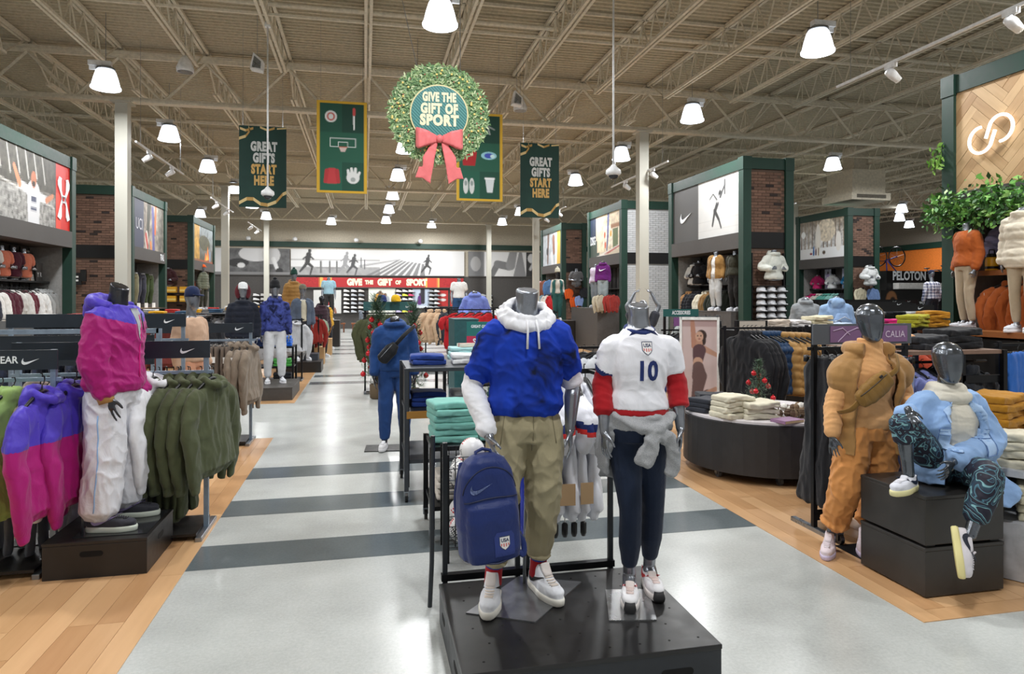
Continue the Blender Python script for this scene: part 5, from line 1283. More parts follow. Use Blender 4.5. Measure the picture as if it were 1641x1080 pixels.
for cx, cy, th in ((-.045, -.035, -22), (.11, .055, -8)):
    shoe(B.root, 'runner', (cx, cy, .004), R(th), ('#e9e9ec', '#ded9d6', '#ecd9d4', '#c9353a', '#e6dcd8'), s=.98, label='white running trainer with a black toe and red marks')
mbp = MB(); mbp.prism([(1.11-1.33, 2.97-3.18), (1.33-1.33, 2.93-3.18), (1.43-1.33, 3.25-3.18), (1.21-1.33, 3.29-3.18)], 'z', 0, .006); ob('base_plate', mbp.mesh(), B.root, m=mat('#a2a4a6', .25, .85, 'brushed'))

# ================================================================== LEFT BOX AND THE WINDBREAKER MANNEQUIN
t = thing('display_box', 'black display box under the purple windbreaker mannequin', 'box', (-1.61, 4.85, 0))
ob('box_body', MB().box(-.29, .29, -.29, .29, 0, .208).mesh(), t, m=M_BOX, bevel=.004); ob('lid', MB().box(-.292, .292, -.292, .292, .208, .228).mesh(), t, m=M_BOX, bevel=.003)
slot(t, -.02, -.29, .15, .13); slot(t, .29, .0, .15, .12, 'x')
LC = (-1.6, 4.85, .228)
JC = joints('M', nt=(.018, .050, 1.565), nb=(-.006, .075, 1.43), sa=(-.055, -.06, 1.335), sb=(.025, .217, 1.335), ea=(-.075, -.125, 1.08), wa=(-.015, -.115, .86), ta=(.035, -.128, .672), eb=(-.016, .313, 1.05), wb=(.09, .253, .82), tb=(.115, .23, .67),
            pelvis=(-.025, .06, .86), ha=(-.045, -.015, .83), hb=(-.0, .127, .83), ka=(-.03, -.07, .45), kb=(.03, .15, .45), aa=(-.045, -.125, .10), ab=(-.0, .16, .10), fa=(1, -.05, 0), fb=(1, 0, 0))
Cc = figure('headless mannequin in purple and magenta hooded windbreaker with white track trousers', 'M', LC, JC, voxel=.0065, m=M_MANND, curls=(.18, .2), thumbs=(V3((.9, -.3, 0)), None))
fC = V3((.953, -.30, 0)); shC = V3((-.015, .078, 1.35))
def wind_mi(ce):
    f = (ce-shC) @ fC; return (ce[:, 2] > 1.385-.50*np.clip(f-.01, 0, .3)).astype(int)
PURP, MAG = nyl('#4a38b4'), nyl('#a3136f')
wj = top_mesh(Cc, hem=.96, ease=.036, sl=(.98, .98), slr=((.098, .090, .066),)*2, wr=.016, hood=None, seed=21, k=(9, 9, 11), mi=wind_mi, prof=([0, .1, .6, .92, 1.0], [.004, .004, .015, .035, .008]))
wjo = ob('windbreaker', wj, Cc.root, m=[MAG, PURP], label='magenta windbreaker with a purple yoke')
mb = MB(); c = V3(JC['nb'])+V3((0, 0, .0)); sdC = frame(JC)
mb.tube([tuple(c+sdC*.115*math.cos(a)+fC*(-.02-.125*math.sin(a))+V3((0, 0, .005+.03*math.sin(a)))) for a in np.linspace(-.35, PI+.35, 18)], [.03+.022*math.sin(max(0, min(PI, a))) for a in np.linspace(-.35, PI+.35, 18)], 12)
mb.ell(tuple(c-fC*.14+V3((0, 0, -.03))), (.085, .10, .085))
ob('hood', fuse(mb, .008, 4, folds(.010, (12, 12, 12), 5)), wjo, m=PURP, label='purple hood')
zz = on_skin(wj, [tuple(c+fC*.2+sdC*.045*(1-i/9)+V3((0, 0, -.02-.05*i))) for i in range(10)], tuple(fC), .001)
tube_part('zip', wjo, zz, .005, nyl('#d01c80'), 6)
mb = MB(); mb.prism([(-.05, .02), (.05, .02), (.012, -.17), (-.004, -.2)], 'y', 0, .003); ob('inner_shirt', conform(mb.mesh(), wj, tuple(c+fC*.2+sdC*.02+V3((0, 0, -.035))), tuple(fC), off=.003), wjo, m=fab('#dfe3e4'), label='strip of white shirt')
for i, z in enumerate((.16,)): tube_part('drawcord', wjo, [tuple(c+fC*.135+sdC*.05+V3((0, 0, -.05))), tuple(c+fC*.155+sdC*.05+V3((0, 0, -.16)))], .003, M_PLASTK, 5)
WTR = nyl('#d3d4da')
tp = pants_mesh(Cc, waist=.82, f=(.965, .965), r=(.122, .118, .112), wr=.014, seed=31, k=(12, 12, 7), ease=.03)
tpo = ob('track_trousers', tp, Cc.root, m=WTR, label='baggy white track trousers')
tube_part('side_piping', tpo, on_skin(tp, [tuple(lerp(lerp(JC['ha'], JC['ka'], min(1, q*2)), JC['aa'], max(0, q*2-1))+V3((-.02, -.2, 0))) for q in np.linspace(.12, .93, 14)], (-.25, -1, 0), .001), .004, fab('#8fb0d8'), 6)
for cx, cy, th in ((.02, -.13, 86), (.07, .16, 92)):
    shoe(Cc.root, 'air', (cx, cy, .004), R(th), ('#33343c', '#c8d0c4', '#2a2a30', '#9a8fc0', '#2c2d33'), s=1.08, label='dark trainer with a pale sole and pink and blue trim')
mb = MB(); mb.tube([tuple(V3(JC['wa'])+V3((.0, 0, .0))), tuple(lerp(JC['wa'], JC['ta'], .25))], [.052, .046], 14); ob('wrist_band', mb.mesh(smooth=True), Cc.root, m=mat('#a27a45', .6, 0, 'fabric'), label='tan wrist band')
ob('base_plate', MB().box(-.16, .26, -.22, .26, 0, .005).mesh(), Cc.root, m=mat('#3a3b3d', .12, .5))
tube_part('support_rod', Cc.root, [(-.13, -.16, 0), (-.12, -.14, .3)], .008, M_STEEL)

# ================================================================== RIGHT BOXES AND THE TWO WOMEN
for z, lb in ((0.012, 'lower black display box under the seated mannequin'), (.305, 'upper black display box the seated mannequin sits on')):
    t = thing('display_box', lb, 'box', (3.37, 3.485, z))
    ob('box_body', MB().box(-.27, .27, -.255, .255, 0, .258).mesh(), t, m=mat('#302e2c', .42, 0, 'brushed'), bevel=.004); ob('lid', MB().box(-.272, .272, -.257, .257, .258, .278).mesh(), t, m=mat('#302e2c', .4, 0, 'brushed'), bevel=.003)
    ft = MB()
    for sx in (-1, 1):
        for sy in (-1, 1): ft.cbox((sx*.22, sy*.21, -.006), (.06, .06, .012))
    ob('foot_pads', ft.mesh(), t, m=M_PLASTK)
# standing woman in orange
LD = (3.08, 3.95, 0)
JD = joints('F', hd=(.128, -.166, 1.55), nb=(.155, -.125, 1.345), sa=(-.0, -.11, 1.265), sb=(.345, -.122, 1.265), ea=(-.075, -.08, 1.0), wa=(-.125, -.13, .82), ta=(-.138, -.16, .665), eb=(.515, -.02, 1.05), wb=(.40, -.15, .985), tb=(.30, -.25, .95),
            pelvis=(.155, -.105, .85), ha=(.07, -.10, .82), hb=(.24, -.11, .82), ka=(-.0, -.10, .48), kb=(.27, -.09, .47), aa=(-.01, .04, .10), ab=(.25, .03, .10), fa=(-.7, -.7, 0), fb=(-.6, -.8, 0))
D = figure('standing mannequin in camel puffer vest and orange joggers beside the black boxes', 'F', LD, JD, voxel=.0065, curls=(.15, .25), m=M_MANN2)
ORG = fab('#dba670', amp=.05); ORG2 = fab('#c9894d', amp=.05)
dt = ob('turtleneck', top_mesh(D, hem=.96, ease=.02, sl=(.97, .95), slr=((.07, .062, .050),)*2, wr=.008, collar=.10, seed=41, k=(6, 6, 18)), D.root, m=ORG, label='peach turtleneck top')
dp = ob('joggers', pants_mesh(D, waist=.80, f=(.865, .865), r=(.118, .10, .072), wr=.015, seed=43, k=(11, 11, 11), ease=.022, blouse=True), D.root, m=ORG2, label='orange joggers gathered at the ankle')
CAM = mat('#a77e4b', .6, 0, 'fabric', amp=.06)
mb = MB(); shell(mb, JD, TF, .05, 1.30, .065, .035, lambda q: (.92, .66), ([0, .12, .3, .62, .72, 1.0], [-.02, .01, .02, .015, -.02, .02]))
for s in 'ab':
    sh0, el0 = JD['s'+s], JD['e'+s]; limb(mb, [lerp(sh0, JD['nb'], .5), lerp(sh0, JD['nb'], .05)+V3((0, 0, -.01)), lerp(sh0, el0, .28), lerp(sh0, el0, .48)], [.065, .095, .105, .09], 14, 4)
sdD = frame(JD); c = JD['nb']
mb.tube([tuple(c+sdD*.115*math.cos(a)+V3((0, .105*math.sin(a)+.01, .03))) for a in np.linspace(-.75, PI+.75, 18)], .045, 10)
vm = fuse(mb, .009, 4, [folds(.006, (9, 9, 9), 3), quilt(.007, .15, 2, .03)])
vs = ob('puffer_vest', vm, D.root, m=CAM, label='camel quilted puffer vest, worn open')
zp = [tuple(c+V3((.075, -.125-.03*math.sin(i/10*PI), -.0-.105*i/1.5))) for i in range(10)]
tube_part('zip', vs, on_skin(vm, zp, (-.2, -1, 0), .002), .004, mat('#5b4730', .5), 6)
fp = thing('belt_bag', 'olive brown quilted belt bag worn across the peach turtleneck', 'bag', (3.08+.055, 3.95-.285, 1.135))
fp.rotation_euler = (0, R(-38), R(-6))
mb = MB(); mb.loft([ring(V3((x, 0, 0)), V3((0, 0, 1)), V3((1, 0, 0)), a, b, 18, 3) for x, a, b in ((-.135, .03, .015), (-.12, .05, .028), (-.05, .068, .036), (.05, .068, .036), (.12, .055, .028), (.135, .03, .015))])
fm = fuse(mb, .006, 3, quilt(.003, .055, 0, .02)); ob('bag_body', fm, fp, m=nyl('#86632b'))
tube_part('zip', fp, on_skin(fm, [(-.11+.22*i/10, -.1, .035) for i in range(11)], (0, -1, 0), .001), .0035, mat('#40301a', .5), 6)
ob('buckle', MB().cbox((.07, -.034, .05), (.022, .01, .014)).mesh(), fp, m=M_PLASTK, bevel=.002)
for q in ([(.13, 0, .0), (.22, .015, .0), (.30, .09, .03)], [(-.13, 0, 0), (-.19, .03, -.02), (-.23, .12, -.03)]):
    mb = MB(); limb(mb, q, [(.004, .018)]*3, 8, 4, ref=(0, 0, 1)); ob('strap', mb.mesh(smooth=True), fp, m=nyl('#86632b'))
shoe(D.root, 'high', (-.06, -.01, .004), R(-45), ('#e4d6dc', '#cfc4e0', '#eae2e6', '#dccdd6', '#e2d6da'), s=1.0, label='pale pink high trainer')
shoe(D.root, 'high', (.2, -.02, .004), R(-38), ('#e4d6dc', '#cfc4e0', '#eae2e6', '#dccdd6', '#e2d6da'), s=1.0, label='pale pink high trainer')
ob('base_plate', MB().box(.08, .36, -.22, .12, 0, .005).mesh(), D.root, m=M_BLACK)
# seated woman in pale blue
LE = (3.45, 3.5, .585)
JE = joints('F', hd=(-.003, -.076, .735), nb=(.035, -.025, .525), sa=(-.125, .0, .455), sb=(.205, -.045, .455), ea=(-.255, -.02, .30), wa=(-.365, -.16, .475), ta=(-.400, -.262, .375), eb=(.285, -.10, .245), wb=(-.13, -.235, .175), tb=(-.265, -.285, .075),
            pelvis=(.06, -.03, .10), ha=(-.02, -.03, .09), hb=(.122, -.06, .09), ka=(-.385, -.145, .405), kb=(-.07, -.41, .13), aa=(-.36, -.162, .09), ab=(-.235, -.445, -.175), fa=(-.93, -.37, 0), fb=(-.1, -.15, -1))
E_ = figure('seated mannequin in pale blue shirt jacket and swirled leggings on the black boxes', 'F', LE, JE, voxel=.0065, curls=(.22, .35), thumbs=(V3((.5, -.5, .3)), V3((-.3, -.3, .8))), feet=False, m=M_MANN2)
CRM = fab('#d5d0c2', amp=.05)
ob('turtleneck', top_mesh(E_, hem=1.02, ease=.02, sl=(.3, .3), slr=((.06, .06, .055),)*2, wr=.008, seed=51, collar=.0, extra=lambda mb, J, sd, fw, up: (mb.tube([tuple(J['nb']+sd*.07*math.cos(a)+V3((0, .07*math.sin(a), .045))) for a in np.linspace(0, 2*PI, 18, endpoint=False)], .036, 10, closed=True), mb.tube([tuple(J['nb']+sd*.095*math.cos(a)+V3((0, .09*math.sin(a), .0))) for a in np.linspace(0, 2*PI, 18, endpoint=False)], .036, 10, closed=True))), E_.root, m=CRM, label='cream turtleneck')
MRB = mat('#203040', .6, 0, 'marble')
ob('leggings', pants_mesh(E_, waist=.85, f=(.74, .86), r=(.105, .078, .062), wr=.004, seed=53, ease=.012), E_.root, m=MRB, label='teal and navy swirl print leggings')
BLU = fab('#8fb0dc', amp=.05)
mb = MB(); shell(mb, JE, TF, .03, 1.18, .05, .028, lambda q: (.42+.28*q, .55+.55*q), ([0, .15, .5, 1.0], [-.01, .01, .03, .05]))
for s, r0 in (('a', (.078, .072, .062)), ('b', (.082, .08, .066))):
    sh0, el0, wr0 = JE['s'+s], JE['e'+s], JE['w'+s]; pts = cut_path([sh0, lerp(sh0, el0, .5), el0, lerp(el0, wr0, .5), wr0], .93)
    limb(mb, [lerp(sh0, JE['nb'], .45)]+pts, [r0[0]]+[np.interp(i/(len(pts)-1), [0, .5, 1], r0) for i in range(len(pts))], 14, 4)
limb(mb, [(.16, -.0, .14), (.24, -.05, .03), (.33, -.16, -.06), (.36, -.2, -.09)], [(.10, .035), (.12, .025), (.10, .018), (.07, .014)], 12, 4)
jm2 = fuse(mb, .009, 4, folds(.016, (8, 8, 11), 15)); jo = ob('shirt_jacket', jm2, E_.root, m=BLU, label='pale blue shirt jacket, worn open')
def flat_on(name, parent, pts, origin, nrm, target, m, off=.005, up=(0, 0, 1)):
    mb = MB(); mb.quad([(x, 0, z) for x, z in pts]); return ob(name, conform(mb.mesh(), target, origin, nrm, up, off), parent, m=m)
BLU2 = fab('#a9c6ea', amp=.04)
flat_on('pocket_flap', jo, [(-.05, -.025), (.05, -.025), (.05, .025), (-.05, .025)], (.15, -.2, .315), (.2, -1, 0), jm2, BLU2, .009); flat_on('chest_pocket', jo, [(-.05, -.06), (.05, -.06), (.05, .06), (-.05, .06)], (.15, -.2, .255), (.2, -1, 0), jm2, BLU2, .003)
flat_on('pocket_flap', jo, [(-.04, -.02), (.04, -.02), (.04, .02), (-.04, .02)], (-.105, -.2, .335), (-.3, -1, 0), jm2, BLU2, .009); flat_on('chest_pocket', jo, [(-.04, -.05), (.04, -.05), (.04, .05), (-.04, .05)], (-.105, -.2, .285), (-.3, -1, 0), jm2, BLU2, .003)
for o_, n_, w_, h_ in (((.15, -.2, .315), (.2, -1, 0), .05, .025), ((.15, -.2, .255), (.2, -1, 0), .05, .06), ((-.105, -.2, .335), (-.3, -1, 0), .04, .02), ((-.105, -.2, .285), (-.3, -1, 0), .04, .05)):
    tube_part('pocket_seam', jo, on_skin(jm2, [tuple(V3(o_)+V3((x, 0, z))) for x, z in [(-w_+2*w_*i/6, h_) for i in range(7)]+[(w_, h_-2*h_*i/4) for i in range(1, 5)]+[(w_-2*w_*i/6, -h_) for i in range(1, 7)]+[(-w_, -h_+2*h_*i/4) for i in range(1, 5)]], n_, .008), .0028, fab('#6686b8'), 5)
for s in (1, -1):
    cx = .115 if s > 0 else -.045
    flat_on('collar', jo, [(s*x, z) for x, z in ((-.05, .05), (-.01, .065), (.055, .02), (.045, -.06), (-.045, -.03))][::s], (cx, -.2, .455), (.15*s, -1, .25), jm2, BLU2, .016)
shoe(E_.root, 'air', (-.40, -.178, .0), R(-68), ('#d7d9e2', '#e2dca6', '#e4e4ea', '#16233a', '#d2d4dc'), s=.96, label='pale trainer with a dark swoosh, on the box')
s2 = shoe(E_.root, 'air', (0, 0, 0), 0, ('#d7d3d8', '#e6dc9c', '#c9c6cc', '#1b2233', '#cfc9ce'), s=.96, label='pale trainer with a yellow sole, hanging')
yv = V3((.12, .30, .95)); yv /= np.linalg.norm(yv); zv = V3((.80, -.60, .09)); zv -= yv*np.dot(zv, yv); zv /= np.linalg.norm(zv); xv = np.cross(yv, zv)
M_ = Matrix((xv, yv, zv)).transposed(); s2.rotation_euler = M_.to_euler(); s2.location = tuple(JE['ab']-yv*.075-zv*.08)
# ================================================================== FIXTURES
def rack(label, x0, x1, y, H=1.19, sign=None, m=None, logo=True, words=None, signm=None, depth=.5, ms=None, base=True, ends=(1, 1), rz=0):
    """two-post rail rack along x; sign = (z0, z1)"""
    m = m or M_RACKBLUE; w = x1-x0
    t = thing('clothing_rack', label, 'clothes rack', ((x0+x1)/2, y, 0), rz)
    top = sign[1] if sign else H+.03
    for s in (-1, 1):
        x = s*w/2
        ob('post', MB().box(x-.016, x+.016, -.016, .016, .02, top).mesh(), t, m=m)
        ob('foot', MB().box(x-.022, x+.022, -depth/2, depth/2, 0, .035).mesh(), t, m=M_STEEL, bevel=.004)
    ob('rail', MB().box(-w/2-.05, w/2+.05, -.012, .012, H-.012, H+.012).mesh(), t, m=m)
    if base: ob('base_board', MB().box(-w/2+.02, w/2-.02, -depth/2+.03, depth/2-.03, .036, .055).mesh(), t, m=M_BOX)
    if sign:
        sg = ob('sign_panel', MB().box(-w/2-.03, w/2+.03, -.03, -.014, sign[0], sign[1]).mesh(), t, m=signm or M_SIGN)
        if logo: ob('emblem', swoosh_mesh(.10, .003), sg, (w/2-.12, -.03, (sign[0]+sign[1])/2-.01), m=M_LOGO)
        if words: ob('lettering', text_mesh(words, .045, .9, .03, align='RIGHT'), sg, (w/2-.19, -.032, (sign[0]+sign[1])/2), m=M_LOGO)
    return t
PI2 = PI/2
# left: the two near racks
rack('near left rack with a dark sign ending in white letters and a swoosh', -3.2, -1.95, 4.85, 1.19, (1.255, 1.38), words='MENS SPORTSWEAR')
rack('second left rack with a dark swoosh sign behind the windbreaker mannequin', -2.36, -1.14, 5.32, 1.17, (1.275, 1.40))
gl = 'clothes on the near left rack'
hang_row('jacket', '#84a153', 5, (-2.40, 4.74, 1.19), (-2.12, 4.70, 1.19), PI2-.3, 'leaf green jacket', 'on the near left rack', gl, nyl('#8dab60'), 1.04)
hang_row('hoodie', '#b5a596', 1, (-2.06, 4.93, 1.19), (-2.06, 4.93, 1.19), PI2, 'beige hooded sweatshirt', 'between green jackets and white shirts on the near left rack', gl)
hang_row('shirt', '#dfe2ea', 3, (-2.02, 4.93, 1.17), (-1.96, 4.93, 1.17), PI2-.25, 'white shirt', 'behind the purple windbreakers on the near left rack', gl)
PM = nyl('#4a38b4')
def hang_two(seed_m, loc, rz, label):
    t = thing('windbreaker', label, 'jacket', loc, rz, 'purple and magenta windbreakers on the near left rack', 1.08)
    me = WB; ob('garment', me, t, m=[MAG, PURP]); ob('hanger', HG[False], t, m=M_PLASTK)
WB = G['hoodie', 0].copy()
_c = np.empty(len(WB.polygons)*3); WB.polygons.foreach_get('center', _c); WB.polygons.foreach_set('material_index', (_c.reshape(-1, 3)[:, 2] > -.33).astype(np.int32))
hang_two(0, (-1.93, 4.64, 1.20), PI2-.05, 'purple and magenta windbreaker hanging nearest on the near left rack')
hang_two(1, (-1.85, 4.90, 1.20), PI2-.1, 'purple and magenta windbreaker hanging behind its twin on the near left rack')
g2 = 'clothes on the second left rack'
hang_row('trousers', '#5c6069', 5, (-2.6, 4.98, .72), (-2.1, 4.98, .72), PI2, 'grey trousers', 'low under the windbreakers', g2, fab('#6a6d75'), .62)
rack('low grey rail under the green jackets', -3.2, -1.98, 4.98, .72, None, m=M_STEEL, base=False, depth=.3)
hang_row('trousers', '#cfd0d8', 4, (-2.12, 5.32, 1.17), (-1.93, 5.32, 1.17), PI2-.2, 'pale lilac trousers', 'on the second left rack', g2, nyl('#cfcfd9'))
hang_row('trousers', '#1d2a63', 1, (-1.56, 5.32, 1.15), (-1.56, 5.32, 1.15), PI2, 'royal blue trousers', 'behind the white hoodies on the second left rack', g2, fab('#20308c'))
hang_row('hoodie', '#d9dade', 2, (-1.54, 5.22, 1.20), (-1.47, 5.22, 1.20), PI2-.1, 'white hooded sweatshirt', 'on the second left rack', g2, fab('#dcdde2'))
OLV = fab('#4b5138')
hang_row('trousers', '#4b5138', 5, (-1.50, 5.45, 1.17), (-1.30, 5.45, 1.17), PI2, 'olive green trousers', 'on the second left rack', g2, fab('#464c34'), 1.0)
hang_row('hoodie', '#4b5138', 5, (-1.42, 5.32, 1.18), (-1.10, 5.30, 1.18), PI2-.3, 'olive green sweatshirt', 'on the second left rack', g2, OLV)
# behind them
rack('pale blue framed rack behind the second left rack', -3.3, -1.78, 7.3, 1.30, (1.43, 1.56), ms=None)
ob_t = thing('sign_frame', 'pale blue frame around a dark panel behind the windbreaker mannequin', 'sign', (-2.55, 6.6, 0))
for s in (-1, 1): ob('post', MB().box(s*.74-.02, s*.74+.02, -.02, .02, 0, 1.44).mesh(), ob_t, m=M_RACKBLUE)
ob('top_rail', MB().box(-.74, .74, -.02, .02, 1.40, 1.44).mesh(), ob_t, m=M_RACKBLUE); ob('panel', MB().box(-.68, .70, -.012, .012, 1.12, 1.385).mesh(), ob_t, m=M_SIGN)
ob('emblem', swoosh_mesh(.11, .003), ob_t, (-.25, -.012, 1.26), m=M_LOGO)
rack('third left rack with a dark swoosh sign and brown clothes', -2.4, -1.33, 8.5, 1.22, (1.31, 1.42))
g3 = 'clothes on the third left rack'
hang_row('hoodie', '#a59a80', 2, (-1.95, 8.5, 1.22), (-1.86, 8.5, 1.22), PI2, 'sand beige sweatshirt', 'on the third left rack', g3, fab('#a59a80'))
hang_row('trousers', '#6c6056', 5, (-1.80, 8.5, 1.22), (-1.56, 8.5, 1.22), PI2, 'taupe brown trousers', 'on the third left rack', g3, fab('#6c6056'), tags=(1, 3))
hang_row('hoodie', '#7d7062', 3, (-1.50, 8.5, 1.22), (-1.34, 8.5, 1.22), PI2-.1, 'taupe brown sweatshirt', 'on the third left rack', g3, fab('#7d7062'), tags=(0,))
t = thing('display_box', 'low black box behind the olive sweatshirts', 'box', (-1.85, 7.55, 0)); ob('box_body', MB().box(-.33, .33, -.33, .33, 0, .225).mesh(), t, m=M_BOX, bevel=.004); ob('lid', MB().box(-.335, .335, -.335, .335, .225, .25).mesh(), t, m=M_BOX)
for x0, x1, y, lb, c in ((-4.6, -3.5, 5.6, 'black rack of dark clothes far left behind the green jackets', '#2a2f3a'), (-5.0, -3.9, 7.6, 'grey rack of white clothes at the far left', '#c9cbd2'), (-4.6, -3.3, 9.6, 'black rack of navy clothes left of the brown rack', '#232a3c')):
    rack(lb, x0, x1, y, 1.12, None, m=M_BLACKM)
    hang_row('shirt', c, 7, (x0+.1, y, 1.12), (x1-.1, y, 1.12), PI2, {'#2a2f3a': 'charcoal shirt', '#c9cbd2': 'off white shirt', '#232a3c': 'navy shirt'}[c], 'on the ' + lb.split(' of ')[0] + (' at far left' if y < 6 else (' at the edge' if y < 8 else ' beyond')), 'shirts on the ' + lb)
for x, y, w, lb in ((-5.6, 9.6, .6, 'grey perforated panel stand at the left edge'), (-4.75, 10.0, .95, 'wider grey perforated panel stand below the red tower')):
    t = thing('panel_stand', lb, 'display stand', (x, y, 0)); ob('panel', MB().box(-w/2, w/2, -.03, .03, .1, 1.42).mesh(), t, m=mat('#6f7071', .5, .3, 'brushed'))
    ob('frame', MB().tube([(-w/2, 0, .02), (-w/2, 0, 1.44), (w/2, 0, 1.44), (w/2, 0, .02)], .02, 6).mesh(), t, m=M_STEEL); ob('foot_plate', MB().box(-w/2, w/2, -.25, .25, 0, .03).mesh(), t, m=M_BLACK)

# centre: rack behind the platform with balls and white shirts
t = thing('display_rack', 'black upright rack standing right behind the front platform', 'display rack', (.88, 3.62, 0))
for x, z in ((-.46, .93), (-.06, 1.42), (.0, 1.42), (.48, 1.36)): ob('upright', MB().box(x-.013, x+.013, -.013, .013, 0, z).mesh(), t, m=mat('#2f3338', .45, .5, 'brushed'))
ob('base_rail', MB().box(-.48, .50, -.02, .02, .19, .225).mesh(), t, m=M_BLACKM)
ob('leaning_pole', MB().tube([(-.53, .12, 0), (-.52, .11, .25), (-.515, .1, .95)], .013, 6).mesh(), t, m=mat('#2f3338', .45, .5, 'brushed'))
ob('shirt_rail', MB().box(-.02, .55, .42, .45, 1.235, 1.265).mesh(), t, m=M_BLACKM); ob('arm', MB().box(-.02, .005, 0, .44, 1.24, 1.26).mesh(), t, m=M_BLACKM)
for x in (.50,): ob('arm', MB().box(x-.012, x+.012, 0, .44, 1.24, 1.26).mesh(), t, m=M_BLACKM)
JERW = G['jersey', 0].copy(); nP = len(JERW.polygons); _c = np.empty(nP*3); JERW.polygons.foreach_get('center', _c); _c = _c.reshape(-1, 3)
_m = np.zeros(nP, np.int32); _q = (-_c[:, 2]-.0)-abs(_c[:, 0])*.2; _sl = abs(_c[:, 0]) > .2; _m[_sl & (_q > .165) & (_q < .20)] = 1; _m[_sl & (_q >= .20) & (_q < .225)] = 2; JERW.polygons.foreach_set('material_index', _m)
for i in range(6):
    tt = thing('football_shirt', 'white football shirt with navy and red sleeve bars, %s from the right on the rack behind the platform' % ordn(5-i), 'shirt', (.98+i*.075, 4.05, 1.26), PI2+rs.uniform(-.12, .05), 'white football shirts behind the front platform', 1.12)
    tt['label'] = 'white football shirt behind the platform, %s from the right' % ordn(5-i)
    ob('garment', JERW, tt, m=[fab('#e3e5ec', amp=.03), NV, mat('#d8302c', .7)]); ob('hanger', HG[False], tt, m=M_PLASTK)
    if i in (1, 2, 3): ob('price_tag', TAGM, tt, (-.26, -.05, -.62), m=mat('#a98c68', .8)).scale = (1.6, 1.6, 1.6)
    if i < 5:
        c2 = thing('clip_hanger', 'black clip hanger on a white cord under the white shirts, %s from the left' % ordn(i), 'hanger', (1.08+i*.06, 3.98, .33), 0, 'black clip hangers under the white shirts')
        ob('cord', MB().tube([(0, 0, 0), (0, 0, .22)], .003, 4).mesh(), c2, m=M_WHITE); ob('clip', MB().tube([(0, 0, -.09), (0, 0, -.07), (0, 0, -.01), (0, 0, 0)], [.012, .02, .02, .008], 8).mesh(smooth=True), c2, m=M_PLASTK)
hang('jersey', (.93, 4.02, 1.22), PI2, fab('#2034a8'), 'royal blue football shirt left of the white ones behind the platform', 'blue football shirts', 1.15)
M_WIRE = mat('#2b2d30', .4, .7)
def basket(parent, x0, x1, y0, y1, z0, z1):
    k = MB(); r = .0035
    for z in np.linspace(z0, z1, 4): k.tube([(x0, y0, z), (x1, y0, z), (x1, y1, z), (x0, y1, z)], r, 4, closed=True)
    for x in np.linspace(x0, x1, 9):
        k.tube([(x, y0, z1), (x, y0, z0), (x, y1, z0), (x, y1, z1)], r, 4)
    for y in np.linspace(y0, y1, 6): k.tube([(x0, y, z1), (x0, y, z0), (x1, y, z0), (x1, y, z1)], r, 4)
    return ob('wire_basket', k.mesh(), parent, m=M_WIRE)
t = thing('ball_stand', 'black two tier wire basket stand of soccer balls left of the man mannequin', 'basket stand', (.72, 4.5, 0))
basket(t, -.2, .2, -.17, .17, .46, .68); basket(t, -.2, .2, -.17, .17, .10, .30)
for x in (-.2, .2):
    for y in (-.17, .17): ob('leg', MB().box(x-.01, x+.01, y-.01, y+.01, 0, .70).mesh(), t, m=M_BLACKM)
def ball_mesh(r=.085, seed=0):
    bm = bmesh.new(); bmesh.ops.create_icosphere(bm, subdivisions=4, radius=r); me = bpy.data.meshes.new('ball'); 
    rg = random.Random(seed)
    for f in bm.faces:
        c = f.calc_center_median().normalized(); a = math.atan2(c.y, c.x)
        f.smooth = True
        if abs(c.z) < .32 and (a % (PI*2/3)) < .75: f.material_index = 1 if int((a*11)) % 2 else 0
        elif c.z > .45 and int((c.x+c.y*.4)*22) % 3 == 0: f.material_index = 2
        elif abs(c.z) < .4 and (a % (PI*2/3)) > 1.2 and int(c.z*26) % 2: f.material_index = 2 if (a % (PI*2/3)) < 1.6 else 0
    bm.to_mesh(me); bm.free(); return me
BM = ball_mesh(); BMM = [mat('#e3e3e2', .35), mat('#c4272b', .4), mat('#33363c', .4)]
for i, (x, y, z, lb) in enumerate(((.62, 4.42, .55, 'front left in the upper basket'), (.80, 4.45, .55, 'front right in the upper basket'), (.70, 4.47, .69, 'on top of the pile in the upper basket'), (.66, 4.60, .55, 'at the back of the upper basket'), (.84, 4.60, .56, 'back right in the upper basket'), (.88, 4.5, .68, 'upper right of the pile in the upper basket'), (.62, 4.42, .19, 'front left in the lower basket'), (.80, 4.43, .19, 'front right in the lower basket'), (.64, 4.55, .27, 'upper left in the lower basket'), (.82, 4.58, .19, 'back right in the lower basket'))):
    o = ob('soccer_ball', BM, None, (x, y, z), (i*1.3, i*.7, i*2.1), m=BMM); tag(o, 'small white soccer ball with red and black stripes, ' + lb, 'ball', 'soccer balls in the wire baskets')
def cart(label, x0, x1, y0, y1, tops, m=None, casters=True, topm=None):
    m = m or M_BLACKM; t = thing('display_table', label, 'table', ((x0+x1)/2, (y0+y1)/2, 0)); w, d = x1-x0, y1-y0; H = max(tops)
    for sx in (-1, 1):
        for sy in (-1, 1):
            ob('leg', MB().box(sx*w/2-.018, sx*w/2+.018, sy*d/2-.018, sy*d/2+.018, .09 if casters else 0, H).mesh(), t, m=m)
            if casters:
                c = ob('caster', MB().tube([(-.012, 0, .04), (.012, 0, .04)], .04, 12).mesh(), t, (sx*w/2, sy*d/2, 0), m=M_PLASTK); ob('fork', MB().box(-.02, .02, -.012, .03, .04, .095).mesh(), c, m=M_STEEL)
    for i, z in enumerate(tops): ob('shelf' if z < H else 'table_top', MB().box(-w/2, w/2, -d/2, d/2, z-.03, z).mesh(), t, m=topm or m)
    return t
